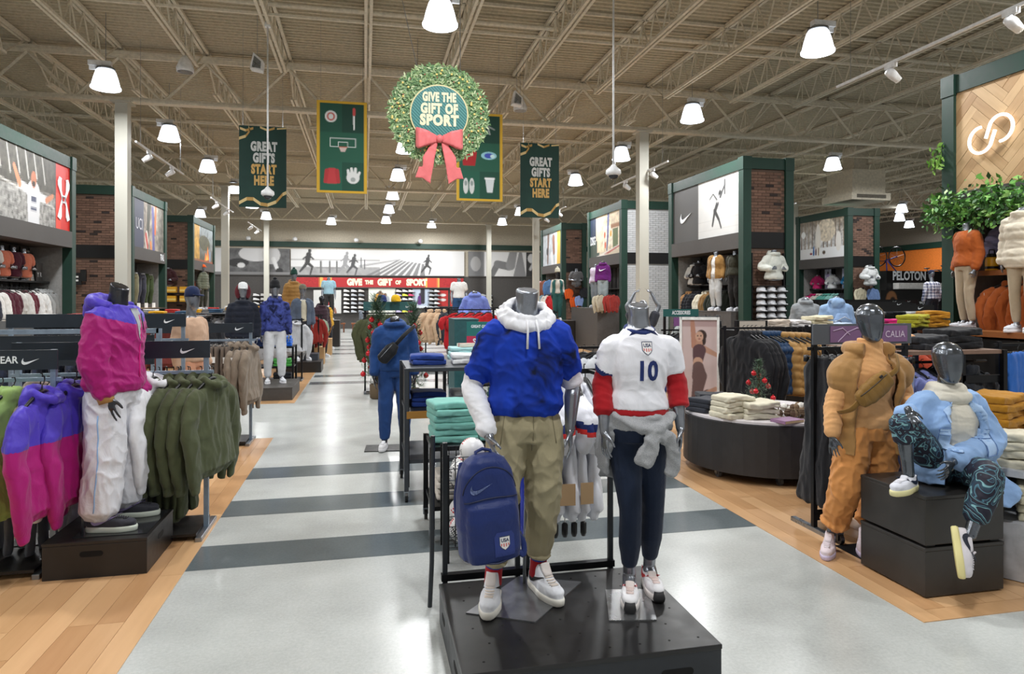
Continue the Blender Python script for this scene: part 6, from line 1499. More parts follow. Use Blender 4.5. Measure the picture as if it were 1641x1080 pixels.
cart('black wheeled table with a pile of teal shirts left of the man mannequin', .46, 1.15, 4.75, 5.25, (.24, .66))
stack(.64, 5.0, .66, 6, fab('#77b5aa'), 'folded teal shirt', 'on the wheeled table, left pile', 'folded teal shirts', rz=.1, s=1.1)
stack(.98, 5.02, .66, 5, fab('#77b5aa'), 'folded teal shirt', 'on the wheeled table, right pile', 'folded teal shirts', rz=.1, s=1.1)
stack(.66, 5.0, .24, 4, fab('#d2cbc0'), 'folded cream shirt', 'low on the wheeled table', 'folded cream shirts', s=1.05)
stack(.99, 5.05, .24, 4, fab('#a55f6a'), 'folded rose shirt', 'low on the wheeled table', 'folded rose shirts', s=1.05)
t = cart('tall black wheeled shelf unit behind the teal shirts', .34, 1.5, 5.72, 6.5, (.35, .75, 1.12), mat('#3b3f45', .5, .3, 'brushed'))
ob('end_panel', MB().box(-.57, -.555, -.39, .39, .12, 1.1).mesh(), t, m=M_BLACK); ob('shelf_edge', MB().box(-.58, .58, -.41, -.395, .70, .76).mesh(), t, m=mat('#a3742f', .5, 0, 'wood'))
for k, (c, n) in enumerate((('#27418c', 'folded blue shirt'), ('#d5d7da', 'folded white shirt'), ('#8bc3bd', 'folded aqua shirt'))):
    stack(.55+k*.36, 6.1, 1.12, 2, fab(c), n, 'on top of the tall wheeled unit', n + 's on the tall unit', s=1.0)
    stack(.55+k*.36, 6.1, .75, 3, fab(c), n, 'inside the tall wheeled unit', n + 's in the tall unit', s=1.0)
# blue hoodie mannequin in the aisle
F = figure('headless mannequin in a blue hooded track suit with a black sling bag', 'M', (.33, 7.75, .01), joints('M'), R(-4), .955, .011, m=M_MANND)
tm_ = top_mesh(F, .98, .03, (.93, .93), ((.09, .078, .06),)*2, .010, 'down', seed=61, k=(8, 8, 9)); ob('hoodie', tm_, F.root, m=fab('#1d4077'), label='blue hooded sweatshirt')
ob('joggers', pants_mesh(F, .82, (.95, .95), (.105, .085, .06), .008, 62, k=(8, 8, 8)), F.root, m=fab('#1c3d72'), label='blue joggers')
mb = MB(); mb.loft([ring(V3((x, 0, 0)), V3((0, 0, 1)), V3((1, 0, 0)), a, b, 16, 3) for x, a, b in ((-.13, .03, .02), (-.1, .07, .035), (.05, .075, .04), (.13, .04, .02))]); sb_ = fuse(mb, .009, 3)
sbo = thing('sling_bag', 'black sling bag on the blue hoodie mannequin', 'bag', (.25, 7.575, 1.11)); sbo.rotation_euler = (0, R(-48), R(-4)); ob('bag_body', sb_, sbo, m=nyl('#16181c')); tube_part('zip', sbo, on_skin(sb_, [(-.1+.02*i, -.1, .03) for i in range(11)], (0, -1, 0), .001), .003, M_STEEL, 5)
mb = MB(); limb(mb, [(.12, 0, 0), (.27, -.005, .0), (.42, .11, -.02)], [(.005, .022)]*3, 8, 4, ref=(0, 0, 1)); ob('strap', mb.mesh(smooth=True), sbo, m=nyl('#16181c'))
for s in (-1, 1): shoe(F.root, 'air', (s*.13, -.03, 0), R(s*10), ('#e7e7ea', '#dcdce0', '#e7e7ea', '#c9c9d0', '#e0e0e4'), label='white trainer')
ob('base_plate', MB().box(-.35, .1, -.1, .25, -.01, .0).mesh(), F.root, m=M_BLACK)

# right: round drum table
t = thing('drum_table', 'big round black wheeled drum table with folded sweaters', 'table', (3.93, 6.12, 0))
ob('drum', MB().lathe([(.76, .085), (.78, .09), (.78, .555), (.76, .56)], 48).mesh(smooth=False), t, m=mat('#2b2a2b', .5, 0, 'brushed'), bevel=0)
ob('table_top', MB().lathe([(.74, .56), (.765, .562), (.765, .585), (.74, .59)], 48).mesh(), t, m=mat('#d5d0d2', .5))
for a in (200, 250, 300, 340, 60, 120):
    x, y = .66*math.cos(R(a)), .66*math.sin(R(a)); c = ob('caster', MB().tube([(-.014, 0, .042), (.014, 0, .042)], .042, 14).mesh(), t, (x, y, 0), m=mat('#55585c', .4)); ob('fork', MB().box(-.024, .024, -.015, .03, .03, .09).mesh(), c, m=M_STEEL)
CR2 = fab('#cfc9b4')
stack(3.40, 5.80, .59, 4, CR2, 'folded cream sweater', 'on the round drum table, left pile', 'folded cream sweaters on the drum table', .15, True)
stack(3.60, 5.70, .59, 3, CR2, 'folded cream sweater', 'on the round drum table, right pile', 'folded cream sweaters on the drum table', -.1, True)
stack(3.32, 6.15, .59, 3, fab('#2c2f38'), 'folded charcoal jeans', 'behind the cream sweaters', 'folded jeans on the drum table', .4, name='folded_jeans', cat='jeans')
stack(3.55, 6.45, .59, 3, fab('#25272e'), 'folded black jeans', 'beside the little tree', 'folded black jeans', -.2, name='folded_jeans', cat='jeans')
t = thing('gift_book', 'mauve boxed book lying at the front of the drum table', 'book', (3.74, 5.44, .59), .25); ob('cover', MB().box(-.12, .12, -.085, .085, .0, .028).mesh(), t, m=mat('#8d6a8a', .6), bevel=.002); ob('pages', MB().box(-.116, .116, -.087, .08, .004, .024).mesh(), t, m=mat('#cdb48f', .8))
def tree(label, x, y, z, h, r, nb, seed, s=1.0, balls='#c3202a', cat='christmas tree', pot=True):
    rg = random.Random(seed); t = thing('christmas_tree', label, cat, (x, y, z)); mb = MB()
    ob('trunk', MB().tube([(0, 0, 0), (0, 0, h)], [.02, .005], 6).mesh(), t, m=mat('#4b3a28', .9))
    if pot: ob('pot', MB().lathe([(r*.3, 0), (r*.4, .02), (r*.42, h*.14), (r*.36, h*.15)], 14).mesh(smooth=True), t, m=mat('#6b5a45', .8))
    for i in range(230):
        q = rg.random()**.8; zz = h*(.10+.88*q); a = rg.uniform(0, 2*PI); rr = r*(1-q*.85)*rg.uniform(.75, 1.08); d = Vector((math.cos(a)*rr, math.sin(a)*rr, rg.uniform(-.02, .05)*h))
        p0 = Vector((0, 0, zz)); p1 = p0+d
        for k in range(9):
            f = .25+.75*k/8; b = p0.lerp(p1, f); e = Vector((rg.uniform(-1, 1), rg.uniform(-1, 1), rg.uniform(-.3, 1)))*.075*h; w = e.cross(Vector((0, 0, 1)))*.2
            mb._add([b-w, b+e*.6, b+w, b+e], [(0, 1, 2, 3)] if k % 2 else [(0, 3, 2, 1)], 0, rg.choice(('#3c5540', '#4c6650', '#5a735a', '#6b8268')))
    ob('needles', mb.mesh(), t, m=M_PRINTM, kind='stuff')
    for i in range(nb):
        q = .12+.72*i/nb; a = i*2.4+seed; rr = r*(1-q*.8)*.98; ob('bauble', BAU, t, (rr*math.cos(a), rr*math.sin(a), h*(.1+.85*q)), m=mat(balls, .22, .2)).scale = (s*h/.5,)*3
    return t
bb = MB(); bb.ell((0, 0, 0), (.026, .026, .026), 12, 8); bb.lathe([(.007, .024), (.007, .033)], 8); BAU = bb.mesh(smooth=True)
tree('little christmas tree with red baubles on the round drum table', 3.86, 6.08, .59, .50, .17, 9, 3)
t = thing('pine_basket', 'wire basket of pine cones and white blossoms on the drum table', 'basket', (3.96, 5.66, .59))
k = MB(); [k.tube([(.13*math.cos(a), .13*math.sin(a), z) for a in np.linspace(0, 2*PI, 16, endpoint=False)], .004, 4, closed=True) for z in (.01, .05, .09)]
[k.tube([(.13*math.cos(a), .13*math.sin(a), .0), (.14*math.cos(a), .14*math.sin(a), .10)], .003, 4) for a in np.linspace(0, 2*PI, 14, endpoint=False)]
ob('wire_basket', k.mesh(), t, m=mat('#6d5a44', .7)); rg = random.Random(2); k = MB(); [k.ell((rg.uniform(-.1, .1), rg.uniform(-.1, .1), rg.uniform(.02, .11)), (.03, .03, .035), 8, 5, col=rg.choice(('#5b4533', '#7a634b', '#d8d4cc', '#e4e1da'))) for i in range(34)]
ob('pine_cones', k.mesh(), t, m=M_PRINTM, kind='stuff')
# poster stand
person_shapes.asp = .33
wom = [('bg', '#cdb8b5'), ('n', 0, 0, 1, 1, 2, .05), ('r', 0, .93, 1, 1, '#b59a98'), ('c', .36, .74, .30, .98, .028, .02, '#b3826c'), ('e', .56, .845, .15, .055, '#3a2822'), ('e', .62, .80, .07, .05, '#3a2822'), ('c', .50, .78, .50, .73, .03, .035, '#b98d76'), ('e', .50, .835, .115, .050, '#c79f88'), ('e', .455, .842, .022, .006, '#4a3730'), ('e', .545, .842, .022, .006, '#4a3730'), ('e', .50, .812, .035, .006, '#9a5a55'),
       ('c', .62, .72, .98, .66, .03, .02, '#bd927b'), ('c', .50, .70, .46, .60, .062, .048, '#5c4145'), ('c', .46, .59, .46, .565, .045, .046, '#c79f88'), ('c', .47, .54, .50, .45, .052, .07, '#6b5351'), ('c', .52, .45, .40, .22, .066, .044, '#6b5351'), ('c', .40, .22, .74, .29, .044, .034, '#5d4745'), ('c', .74, .29, .96, .33, .024, .02, '#bd927b')]
t = thing('poster_stand', 'white framed poster stand of a woman stretching beside the drum table', 'poster', (4.25, 8.05, 0), R(-25))
ob('print_panel', poster(.44, 1.34, 44, 134, wom), t, (0, 0, .1), m=M_PRINT)
for s in (-1, 1): ob('frame_side', MB().box(s*.235-.015, s*.235+.015, -.02, .03, .04, 1.47).mesh(), t, m=M_WHITE)
for z in (.07, 1.455): ob('frame_bar', MB().box(-.235, .235, -.02, .03, z-.02, z+.015).mesh(), t, m=M_WHITE)
ob('foot_plate', MB().box(-.25, .25, -.18, .2, 0, .04).mesh(), t, m=M_WHITE)
# rack of black, blue and camel vests behind the drum
rack('black rack of black jackets, blue vests and camel vests behind the drum table', 4.15, 5.25, 7.25, 1.36, None, m=M_BLACKM)
gv = 'jackets and vests behind the drum table'
hang_row('jacket', '#17181b', 4, (4.42, 7.25, 1.36), (4.58, 7.25, 1.36), PI2+.3, 'black jacket', 'behind the drum table', gv, fab('#17181c'), 1.1)
hang_row('vest', '#16304f', 4, (4.64, 7.22, 1.35), (4.80, 7.22, 1.35), PI2+.5, 'dark blue puffer vest', 'behind the drum table', gv, nyl('#123457'), 1.12)
hang_row('vest', '#a8834f', 5, (4.86, 7.18, 1.34), (5.15, 7.15, 1.33), PI2+.5, 'camel puffer vest', 'behind the drum table', gv, nyl('#a27c46'), 1.12)
# slat panel gondola with folded tops
t = thing('gondola_unit', 'dark gondola with a pale slatted end panel behind the drum table', 'display unit', (5.4, 8.5, 0))
ob('carcass', MB().box(-.5, 1.2, -.3, .5, 0, 1.28).mesh(), t, m=M_BLACK); ob('end_frame', MB().box(-.56, -.1, -.36, -.30, 0, 1.42).mesh(), t, m=M_BLACKM)
for i in range(14): ob('slat', MB().box(-.19, .19, -.006, .006, 0, .078).mesh() if i == 0 else bpy.data.objects['slat'].data, t, (-.33, -.365, .28+i*.081), m=mat('#bdb7ae', .6, 0, 'wood', color2='#aaa399'))
ob('table_top', MB().box(-.05, 1.25, -.4, .55, 1.28, 1.31).mesh(), t, m=M_BLACKM)
for k, (x, c, n, w_) in enumerate(((5.55, '#b9ada0', 'folded taupe top', 2), (5.88, '#dddcdc', 'folded white top', 2), (6.22, '#d8d0b2', 'folded cream top', 3), (6.52, '#a9bcd6', 'folded pale blue top', 1))):
    stack(x, 8.35, 1.31, w_, fab(c), n, 'on the dark gondola', 'folded tops on the gondola', rs.uniform(-.2, .2), True)
# grey hoodie rack further back
rack('thin steel rack of pale grey hoodies behind the poster stand', 4.85, 5.6, 10.0, 1.42, None, m=M_STEEL)
hang_row('hoodie', '#a7acac', 3, (5.05, 9.9, 1.42), (5.35, 9.95, 1.42), .3, 'pale grey hooded sweatshirt', 'on the thin steel rack', 'pale grey hoodies', fab('#a3a8a8'), 1.1)
hang_row('trousers', '#26282c', 3, (5.4, 10, 1.42), (5.55, 10, 1.42), PI2, 'black trousers', 'on the thin steel rack', 'black trousers on the steel rack', fab('#1c1d20'), 1.1)
# purple-signed rack by the orange mannequin
t = rack('black rack with a purple sign behind the orange mannequin', 3.22, 4.0, 4.36, 1.34, (1.37, 1.52), m=M_BLACKM, logo=False, signm=mat('#5a5f66', .5, .3), depth=.5, base=False)
ob('purple_sign', MB().box(-.28, .38, -.036, -.030, 1.385, 1.505).mesh(), t, m=mat('#7b5a82', .5), label='purple sign with pale looped line')
ne = MB(); ne.tube([(-.26, -.039, 1.47), (-.18, -.039, 1.49), (-.12, -.039, 1.44)], .004, 5).tube([(-.22, -.039, 1.39), (-.14, -.039, 1.46), (-.06, -.039, 1.49), (.02, -.039, 1.47), (.04, -.039, 1.44)], .004, 5)
ob('looped_line', ne.mesh(), t, m=mat('#c0a8c8', .5), kind='stuff')
ob('lettering', text_mesh('CALIA', .05, .9, .0), t, (.27, -.039, 1.44), m=mat('#d8c8dc', .5))
ob('cross_bar', MB().box(-.4, .4, -.02, .02, .085, .15).mesh(), t, m=M_BLACKM)
for sx in (-.39, .39):
    c = ob('caster', MB().tube([(-.014, 0, .038), (.014, 0, .038)], .038, 14).mesh(), t, (sx, -.27, 0), m=M_PLASTK); ob('fork', MB().box(-.022, .022, -.014, .03, .03, .085).mesh(), c, m=M_PLASTK)
gd = 'clothes on the purple signed rack'
hang_row('dress', '#15161b', 5, (3.27, 4.36, 1.33), (3.55, 4.36, 1.33), PI2, 'black wide leg trousers', 'on the purple signed rack', gd, fab('#15161b'), .98)
hang_row('dress', '#7f8db4', 4, (3.66, 4.36, 1.33), (3.92, 4.36, 1.33), PI2, 'periwinkle blue wide leg trousers', 'on the purple signed rack', gd, fab('#7f8db4'), .98)
# wood-topped rack table behind the seated mannequin
t = cart('wood topped black rack table behind the seated mannequin', 4.02, 4.98, 4.42, 5.3, (.12, 1.30), casters=False, topm=mat('#8d7263', .6, 0, 'wood', color2='#6b5548'))
ob('rail', MB().tube([(-.46, -.3, 1.2), (.46, -.3, 1.2)], .012, 6).mesh(), t, m=M_BLACKM); ob('mid_bar', MB().box(-.47, .47, -.43, -.41, 1.04, 1.10).mesh(), t, m=M_BLACKM); ob('mid_post', MB().box(.1, .13, -.43, -.41, 0, 1.28).mesh(), t, m=M_BLACKM)
stack(4.18, 4.72, 1.30, 2, fab('#d6a274'), 'folded peach sweater', 'on the wood topped table, left', 'folded peach sweaters', .2, True)
stack(4.42, 4.66, 1.30, 2, fab('#26282d'), 'folded black trousers', 'on the wood topped table, middle', 'folded black trousers on the wood top', .1, True, name='folded_trousers', cat='trousers')
stack(4.74, 4.66, 1.30, 3, fab('#1b1c20'), 'folded black leggings', 'on the wood topped table, right', 'folded black leggings on the wood top', -.1, True, name='folded_leggings', cat='leggings')
stack(4.45, 5.05, 1.30, 2, fab('#3a3f4b'), 'folded slate trousers', 'on the wood topped table, back', 'folded slate trousers', 0, True, name='folded_trousers', cat='trousers')
tt = hang('jacket', (4.76, 4.50, 1.20), .15, fab('#22262d'), 'charcoal zip top with a white tag under the wood topped table', 'charcoal tops under the wood topped table', .9); ob('price_tag', TAGM, tt, (.05, -.1, -.36), (0, 0, PI2), m=M_WHITE)
hang_row('jacket', '#22262d', 3, (4.72, 4.75, 1.2), (4.86, 4.9, 1.2), .1, 'charcoal zip top', 'behind the tagged one', 'charcoal tops under the wood topped table', fab('#1d2027'), .9)
hang_row('shirt', '#8d93c4', 3, (4.12, 4.52, 1.2), (4.32, 4.52, 1.2), PI2, 'lavender top', 'under the wood topped table', 'tops under the left half of the wood topped table', fab('#7f87c0'), .9)
hang_row('hoodie', '#a23c22', 4, (5.1, 5.95, 1.25), (5.7, 5.95, 1.25), PI2, 'rust red sweatshirt', 'behind the wood topped table', 'rust sweatshirts', fab('#9a3a22'), 1)
rack('black rack of rust red sweatshirts behind the wood topped table', 5.0, 5.9, 5.95, 1.25, None, m=M_BLACKM)
# grey drum with cream and mustard knits, right edge
t = thing('drum_table', 'round pale grey two tier table of knitwear at the right edge', 'table', (4.45, 3.70, 0))
ob('drum', MB().lathe([(.72, .0), (.74, .01), (.74, .35), (.72, .36)], 40).mesh(), t, m=mat('#b4b6bb', .4, .1, 'brushed')); ob('upper_tier', MB().lathe([(.66, .61), (.67, .615), (.67, .655), (.66, .66)], 40).mesh(), t, m=mat('#c3c5c9', .4, .1, 'brushed')); ob('tier_post', MB().lathe([(.30, .36), (.30, .61)], 20).mesh(), t, m=M_STEEL)
for k, (a, n_) in enumerate(((225, 'front left'), (275, 'front'), (175, 'left'))):
    stack(4.45+.56*math.cos(R(a)), 3.70+.56*math.sin(R(a)), .36, 4, fab('#c2bda6'), 'folded stone knit throw', 'on the pale grey table, lower %s pile' % n_, 'folded knits on the lower tier', R(a+90), True)
    stack(4.45+.50*math.cos(R(a-10)), 3.70+.50*math.sin(R(a-10)), .66, 4, fab('#cfc8b2'), 'folded cream knit', 'on the pale grey table, upper %s pile' % n_, 'folded cream knits on the upper tier', R(a+80), True)
stack(4.42, 3.98, .66, 7, fab('#a9761d'), 'folded mustard sweater', 'behind the cream knits on the pale grey table', 'folded mustard sweaters', .3, True)
stack(4.75, 3.95, .66, 6, fab('#a9761d'), 'folded mustard sweater', 'at the right end of the pale grey table', 'folded mustard sweaters', .1, True)
hang_row('trousers', '#2b62b4', 3, (5.35, 4.62, 1.32), (5.6, 4.7, 1.32), .3, 'bright blue trousers', 'on the rack at the right edge', 'bright blue trousers', fab('#2a64b8'), 1)
rack('black rack of blue trousers at the right edge', 5.2, 6.2, 4.66, 1.32, None, m=M_BLACKM)
# ================================================================== BACKGROUND MANNEQUINS
BG = {}
def bgproto(kind, head, arms='down'):
    k = (kind, head, arms)
    if k in BG: return BG[k]
    ov = {}
    if head: ov['hd'] = (0, -.015, 1.655) if kind == 'M' else (0, -.015, 1.575)
    if arms == 'bent': ov.update(ea=(-.30, .06, 1.15), eb=(.30, .06, 1.15), wa=(-.20, -.13, 1.0), wb=(.20, -.13, 1.0), ta=(-.12, -.17, .92), tb=(.12, -.17, .92))
    if arms == 'up': ov.update(ea=(-.27, 0, 1.58), eb=(.27, 0, 1.58), wa=(-.14, 0, 1.82), wb=(.14, 0, 1.82), ta=(.0, 0, 1.93), tb=(.0, 0, 1.93))
    F = Fig(); F.J = joints(kind, **ov); F.kind = kind; F.vox = .014
    if not head: pass
    d = {'body': body_mesh(F.J, kind, .013)}
    d['hoodie'] = top_mesh(F, 1.0, .034, (.97, .97), ((.082, .072, .056),)*2, .012, 'down', seed=71, k=(8, 8, 9))
    d['inner'] = top_mesh(F, .98, .010, (.8, .8), ((.06, .052, .04),)*2, .004, seed=77, k=(8, 8, 9))
    d['tee'] = top_mesh(F, .96, .022, (.32, .32), ((.082, .08, .078),)*2, .008, seed=72, k=(8, 8, 9))
    d['sweater'] = top_mesh(F, 1.0, .034, (.97, .97), ((.080, .072, .056),)*2, .012, seed=73, k=(8, 8, 9))
    d['coat'] = top_mesh(F, 1.22, .05, (.97, .97), ((.09, .085, .068),)*2, .008, 'down', seed=74, fl=quilt(.012, .10))
    d['trousers'] = pants_mesh(F, .82, (.94, .94), (.105, .095, .085, .07, .06), .009, 75, k=(8, 8, 8))
    d['leggings'] = pants_mesh(F, .82, (.94, .94), (.092, .074, .058, .056, .044), .004, 78, k=(8, 8, 8), ease=.010)
    d['shorts'] = pants_mesh(F, .82, (.42, .42), (.11, .105, .10), .009, 76, k=(8, 8, 8), ease=.03)
    mb = MB(); shell(mb, F.J, TM if kind == 'M' else TF, .03, 1.15, .055, .03, (.35, .35)); 
    for s in 'ab':
        J = F.J; p = cut_path([J['s'+s], lerp(J['s'+s], J['e'+s], .5), J['e'+s], lerp(J['e'+s], J['w'+s], .5), J['w'+s]], .95)
        limb(mb, [lerp(J['s'+s], J['nb'], .45)]+p, [.09]+[np.interp(i/(len(p)-1), [0, .5, 1], (.09, .082, .065)) for i in range(len(p))], 12, 3)
    d['open_jacket'] = fuse(mb, .014, 4, folds(.008, (8, 8, 9), 5))
    mb = MB(); shell(mb, F.J, TM if kind == 'M' else TF, .03, 1.12, .05, .03, (.5, .5)); d['open_vest'] = fuse(mb, .014, 4, folds(.006, (8, 8, 9), 6))
    BG[k] = (d, F.J); return BG[k]
mb = MB(); mb.lathe([(.085, -.02), (.088, .02), (.082, .06), (.06, .095), (.02, .112)], 18); mb.loft([[(x*sc, -.07-.075*q, z-.012*q*q) for x, z in ((-.07*(1-q*.35), 0), (.07*(1-q*.35), 0), (.07*(1-q*.35), .012), (-.07*(1-q*.35), .012))] for q, sc in ((0, 1), (.6, 1), (1, .7))]); CAPM = mb.mesh(smooth=True)
mb = MB(); mb.lathe([(.088, -.03), (.095, -.01), (.095, .02), (.086, .03), (.084, .07), (.06, .115), (.02, .13)], 18); mb.ell((0, 0, .14), (.035, .035, .03), 10, 6); BEAN = mb.mesh(smooth=True)
def mann(label, kind, loc, rz=0, s=1.0, top=('hoodie', '#888888'), under=None, bottom=('trousers', '#333333'), head=False, hat=None, arms='down', m=None, topm=None, hood=None, group=None, logo=None):
    d, J = bgproto(kind, head, arms)
    t = thing('mannequin', label, 'mannequin', loc, rz, group, s)
    ob('body', d['body'], t, m=m or M_MANN)
    if bottom: ob(bottom[0], d[bottom[0]], t, m=fab(bottom[1]))
    if under: ob('shirt', d['inner'], t, m=fab(under[1]))
    if top: 
        tp_ = ob({'tee': 'shirt', 'open_jacket': 'jacket', 'open_vest': 'vest'}.get(top[0], top[0]), d[top[0]], t, m=topm or fab(top[1]))
        if logo: ob('emblem', swoosh_mesh(.22, .004), tp_, (0, -.158, J['nb'][2]-.16), m=M_LOGO)
    if hat and head:
        h = J['hd']; o = ob('cap' if hat[0] == 'cap' else 'beanie', CAPM if hat[0] == 'cap' else BEAN, t, (0, h[1]+.0, h[2]+.055), m=fab(hat[1]))
    if hood and head:
        h = J['hd']; mb = MB(); mb.tube([(.105*math.cos(a), -.02, h[2]+.14*math.sin(a)-.01) for a in np.linspace(-.9, PI+.9, 16)], .032, 8); mb.ell((0, .035, h[2]+.005), (.115, .10, .15)); ob('hood', fuse(mb, .012, 3), t, m=fab(hood))
    if bottom and bottom[0] in ('trousers', 'leggings'):
        for sx in (-1, 1): shoe(t, 'air', (sx*.125 if kind == 'M' else sx*.085, -.04, 0), R(sx*8), ('#c9ccd2', '#dcdce0', '#e0e0e4', '#9a9aa2', '#c4c7cd'))
    return t
def plinth(name, label, x0, x1, y0, y1, h, m=None, cat='plinth', cap=True):
    t = thing(name, label, cat, ((x0+x1)/2, (y0+y1)/2, 0)); w, d = (x1-x0)/2, (y1-y0)/2
    ob('box_body', MB().box(-w, w, -d, d, 0, h-.02).mesh(), t, m=m or M_BOX, bevel=.004); ob('lid', MB().box(-w-.004, w+.004, -d-.004, d+.004, h-.02, h).mesh(), t, m=m or M_BOX)
    return t
# left
mann('mannequin in peach sweatshirt and shorts with navy cap, left of the aisle', 'M', (-1.78, 7.62, .25), R(62), .875, ('sweater', '#c2a188'), bottom=('shorts', '#c58f72'), head=True, hat=('cap', '#1d2a4d'))
plinth('display_box', 'grey brown display box under the tie dye mannequin', -2.7, -1.2, 11.9, 13.2, .22, mat('#3f3b38', .5, 0, 'brushed'), 'box')
mann('mannequin in blue tie dye hoodie, black beanie and white joggers', 'M', (-1.56, 12.55, .22), R(14), 1.0, ('hoodie', '#26326e'), bottom=('trousers', '#c6c8cc'), head=True, hat=('beanie', '#121317'), topm=mat('#3a4588', .85, 0, 'tiedye', scale=9, color2='#0e1536'))
mann('mannequin in navy parka with maroon hood and white cap', 'M', (-2.06, 12.35, .22), R(12), .98, ('coat', '#161b28'), bottom=('trousers', '#c2c4c8'), head=True, hat=('cap', '#d6d8da'), hood='#5a2028', m=M_MANN)
plinth('display_plinth', 'dark plinth under the camel coat mannequin, far left', -2.4, -1.3, 18.2, 19.2, .68)
mann('mannequin in camel coat and dark green beanie, far left', 'M', (-1.85, 18.7, .68), R(35), 1.0, ('coat', '#8e6a38'), bottom=('trousers', '#2a2a2c'), head=True, hat=('beanie', '#12382f'))
plinth('display_plinth', 'low dark plinth under the denim jacket mannequin', -2.0, -1.0, 16.3, 17.1, .25)
mann('mannequin in slate blue open jacket over a cream shirt, left of the aisle', 'M', (-1.45, 16.7, .25), R(20), 1.0, ('open_jacket', '#4a5566'), ('sweater', '#b9b3a0'), ('trousers', '#2a2c33'), True, ('cap', '#6a6658'))
mann('mannequin in dark plum quilted coat beside the aisle, far left', 'M', (-1.25, 20.6, .0), R(40), 1.02, ('coat', '#33212a'), bottom=('trousers', '#1c1a1e'), head=True, m=M_MANND)
mann('headless mannequin in pale blue tee, far left under the red banner', 'M', (-1.3, 25.5, .95), R(10), 1, ('tee', '#9cc4d6'))
plinth('display_plinth', 'plinth under the pale blue tee mannequin', -1.8, -.9, 25.0, 26, .95)
mann('mannequin in mustard yellow long coat beside the far aisle', 'M', (-1.25, 24.0, 0), R(60), .95, ('coat', '#c9981a'), bottom=('trousers', '#2a2c33'))
def brack(label, x0, x1, y, H, rows, rz=PI2): 
    rack(label, x0, x1, y, H, None, m=M_BLACKM); n = len(rows); x = x0+.08
    for kind, col, k, noun in rows:
        w = (x1-x0-.16)*k/sum(r[2] for r in rows)
        hang_row(kind, col, k, (x+.03, y, H), (x+w-.03, y, H), rz, noun, 'on the '+label.split(' of ')[0]+label[label.index(' of ')+len(' of '):].replace(label.split(' of ')[1].split(' left')[0].split(' right')[0].split(' beside')[0], '') if False else 'on the '+label.split(' of ')[0], 'clothes on the '+label); x += w
brack('grey hoodie rack of pale hoodies beside the left aisle', -2.5, -1.3, 14.8, 1.28, [('hoodie', '#9b9ea2', 4, 'light grey hooded sweatshirt'), ('hoodie', '#b4b6ba', 4, 'pale grey hooded sweatshirt')], .5)
brack('red sweater rack of dark red sweaters beside the left aisle', -2.4, -1.15, 17.7, 1.30, [('hoodie', '#7f2018', 6, 'brick red sweatshirt')], .5)
brack('green shirt rack of pale green shirts further along the left aisle', -2.3, -1.2, 19.6, 1.25, [('shirt', '#8ea08a', 5, 'sage green shirt')], .5)
brack('ochre coat rack of ochre coats far along the left aisle', -2.2, -1.3, 22.5, 1.35, [('puffer', '#8a5a1e', 4, 'ochre puffer coat')], .5)
t = cart('small black shelf of folded blue and green shirts by the tie dye mannequin', -2.1, -1.35, 13.5, 14.1, (.1, .42, .8), casters=False)
stack(-1.55, 13.7, .80, 4, fab('#1f63c8'), 'folded bright blue shirt', 'on the small black shelf', 'folded bright blue shirts', s=1.1); stack(-1.95, 13.7, .80, 3, fab('#1a2c52'), 'folded navy shirt', 'on the small black shelf', 'folded navy shirts', s=1.1)
stack(-1.55, 13.65, .42, 3, fab('#4aa24a'), 'folded green shirt', 'on the small black shelf', 'folded green shirts', s=1.1); stack(-1.55, 13.65, .10, 4, fab('#20242c'), 'folded charcoal shirt', 'on the small black shelf', 'folded charcoal shirts', s=1.1)
for x, y, h, c, lb in ((-1.3, 18.6, .45, '#b08d62', 'tan wooden cube beside the left aisle'), (-1.35, 17.0, .4, '#2c3038', 'small dark cube beside the left aisle'), (-1.25, 21.6, .5, '#b08d62', 'tan wooden cube further along the left aisle')):
    plinth('display_cube', lb, x-.25, x+.25, y-.25, y+.25, h, mat(c, .6, 0, 'wood', color2=c), 'cube')
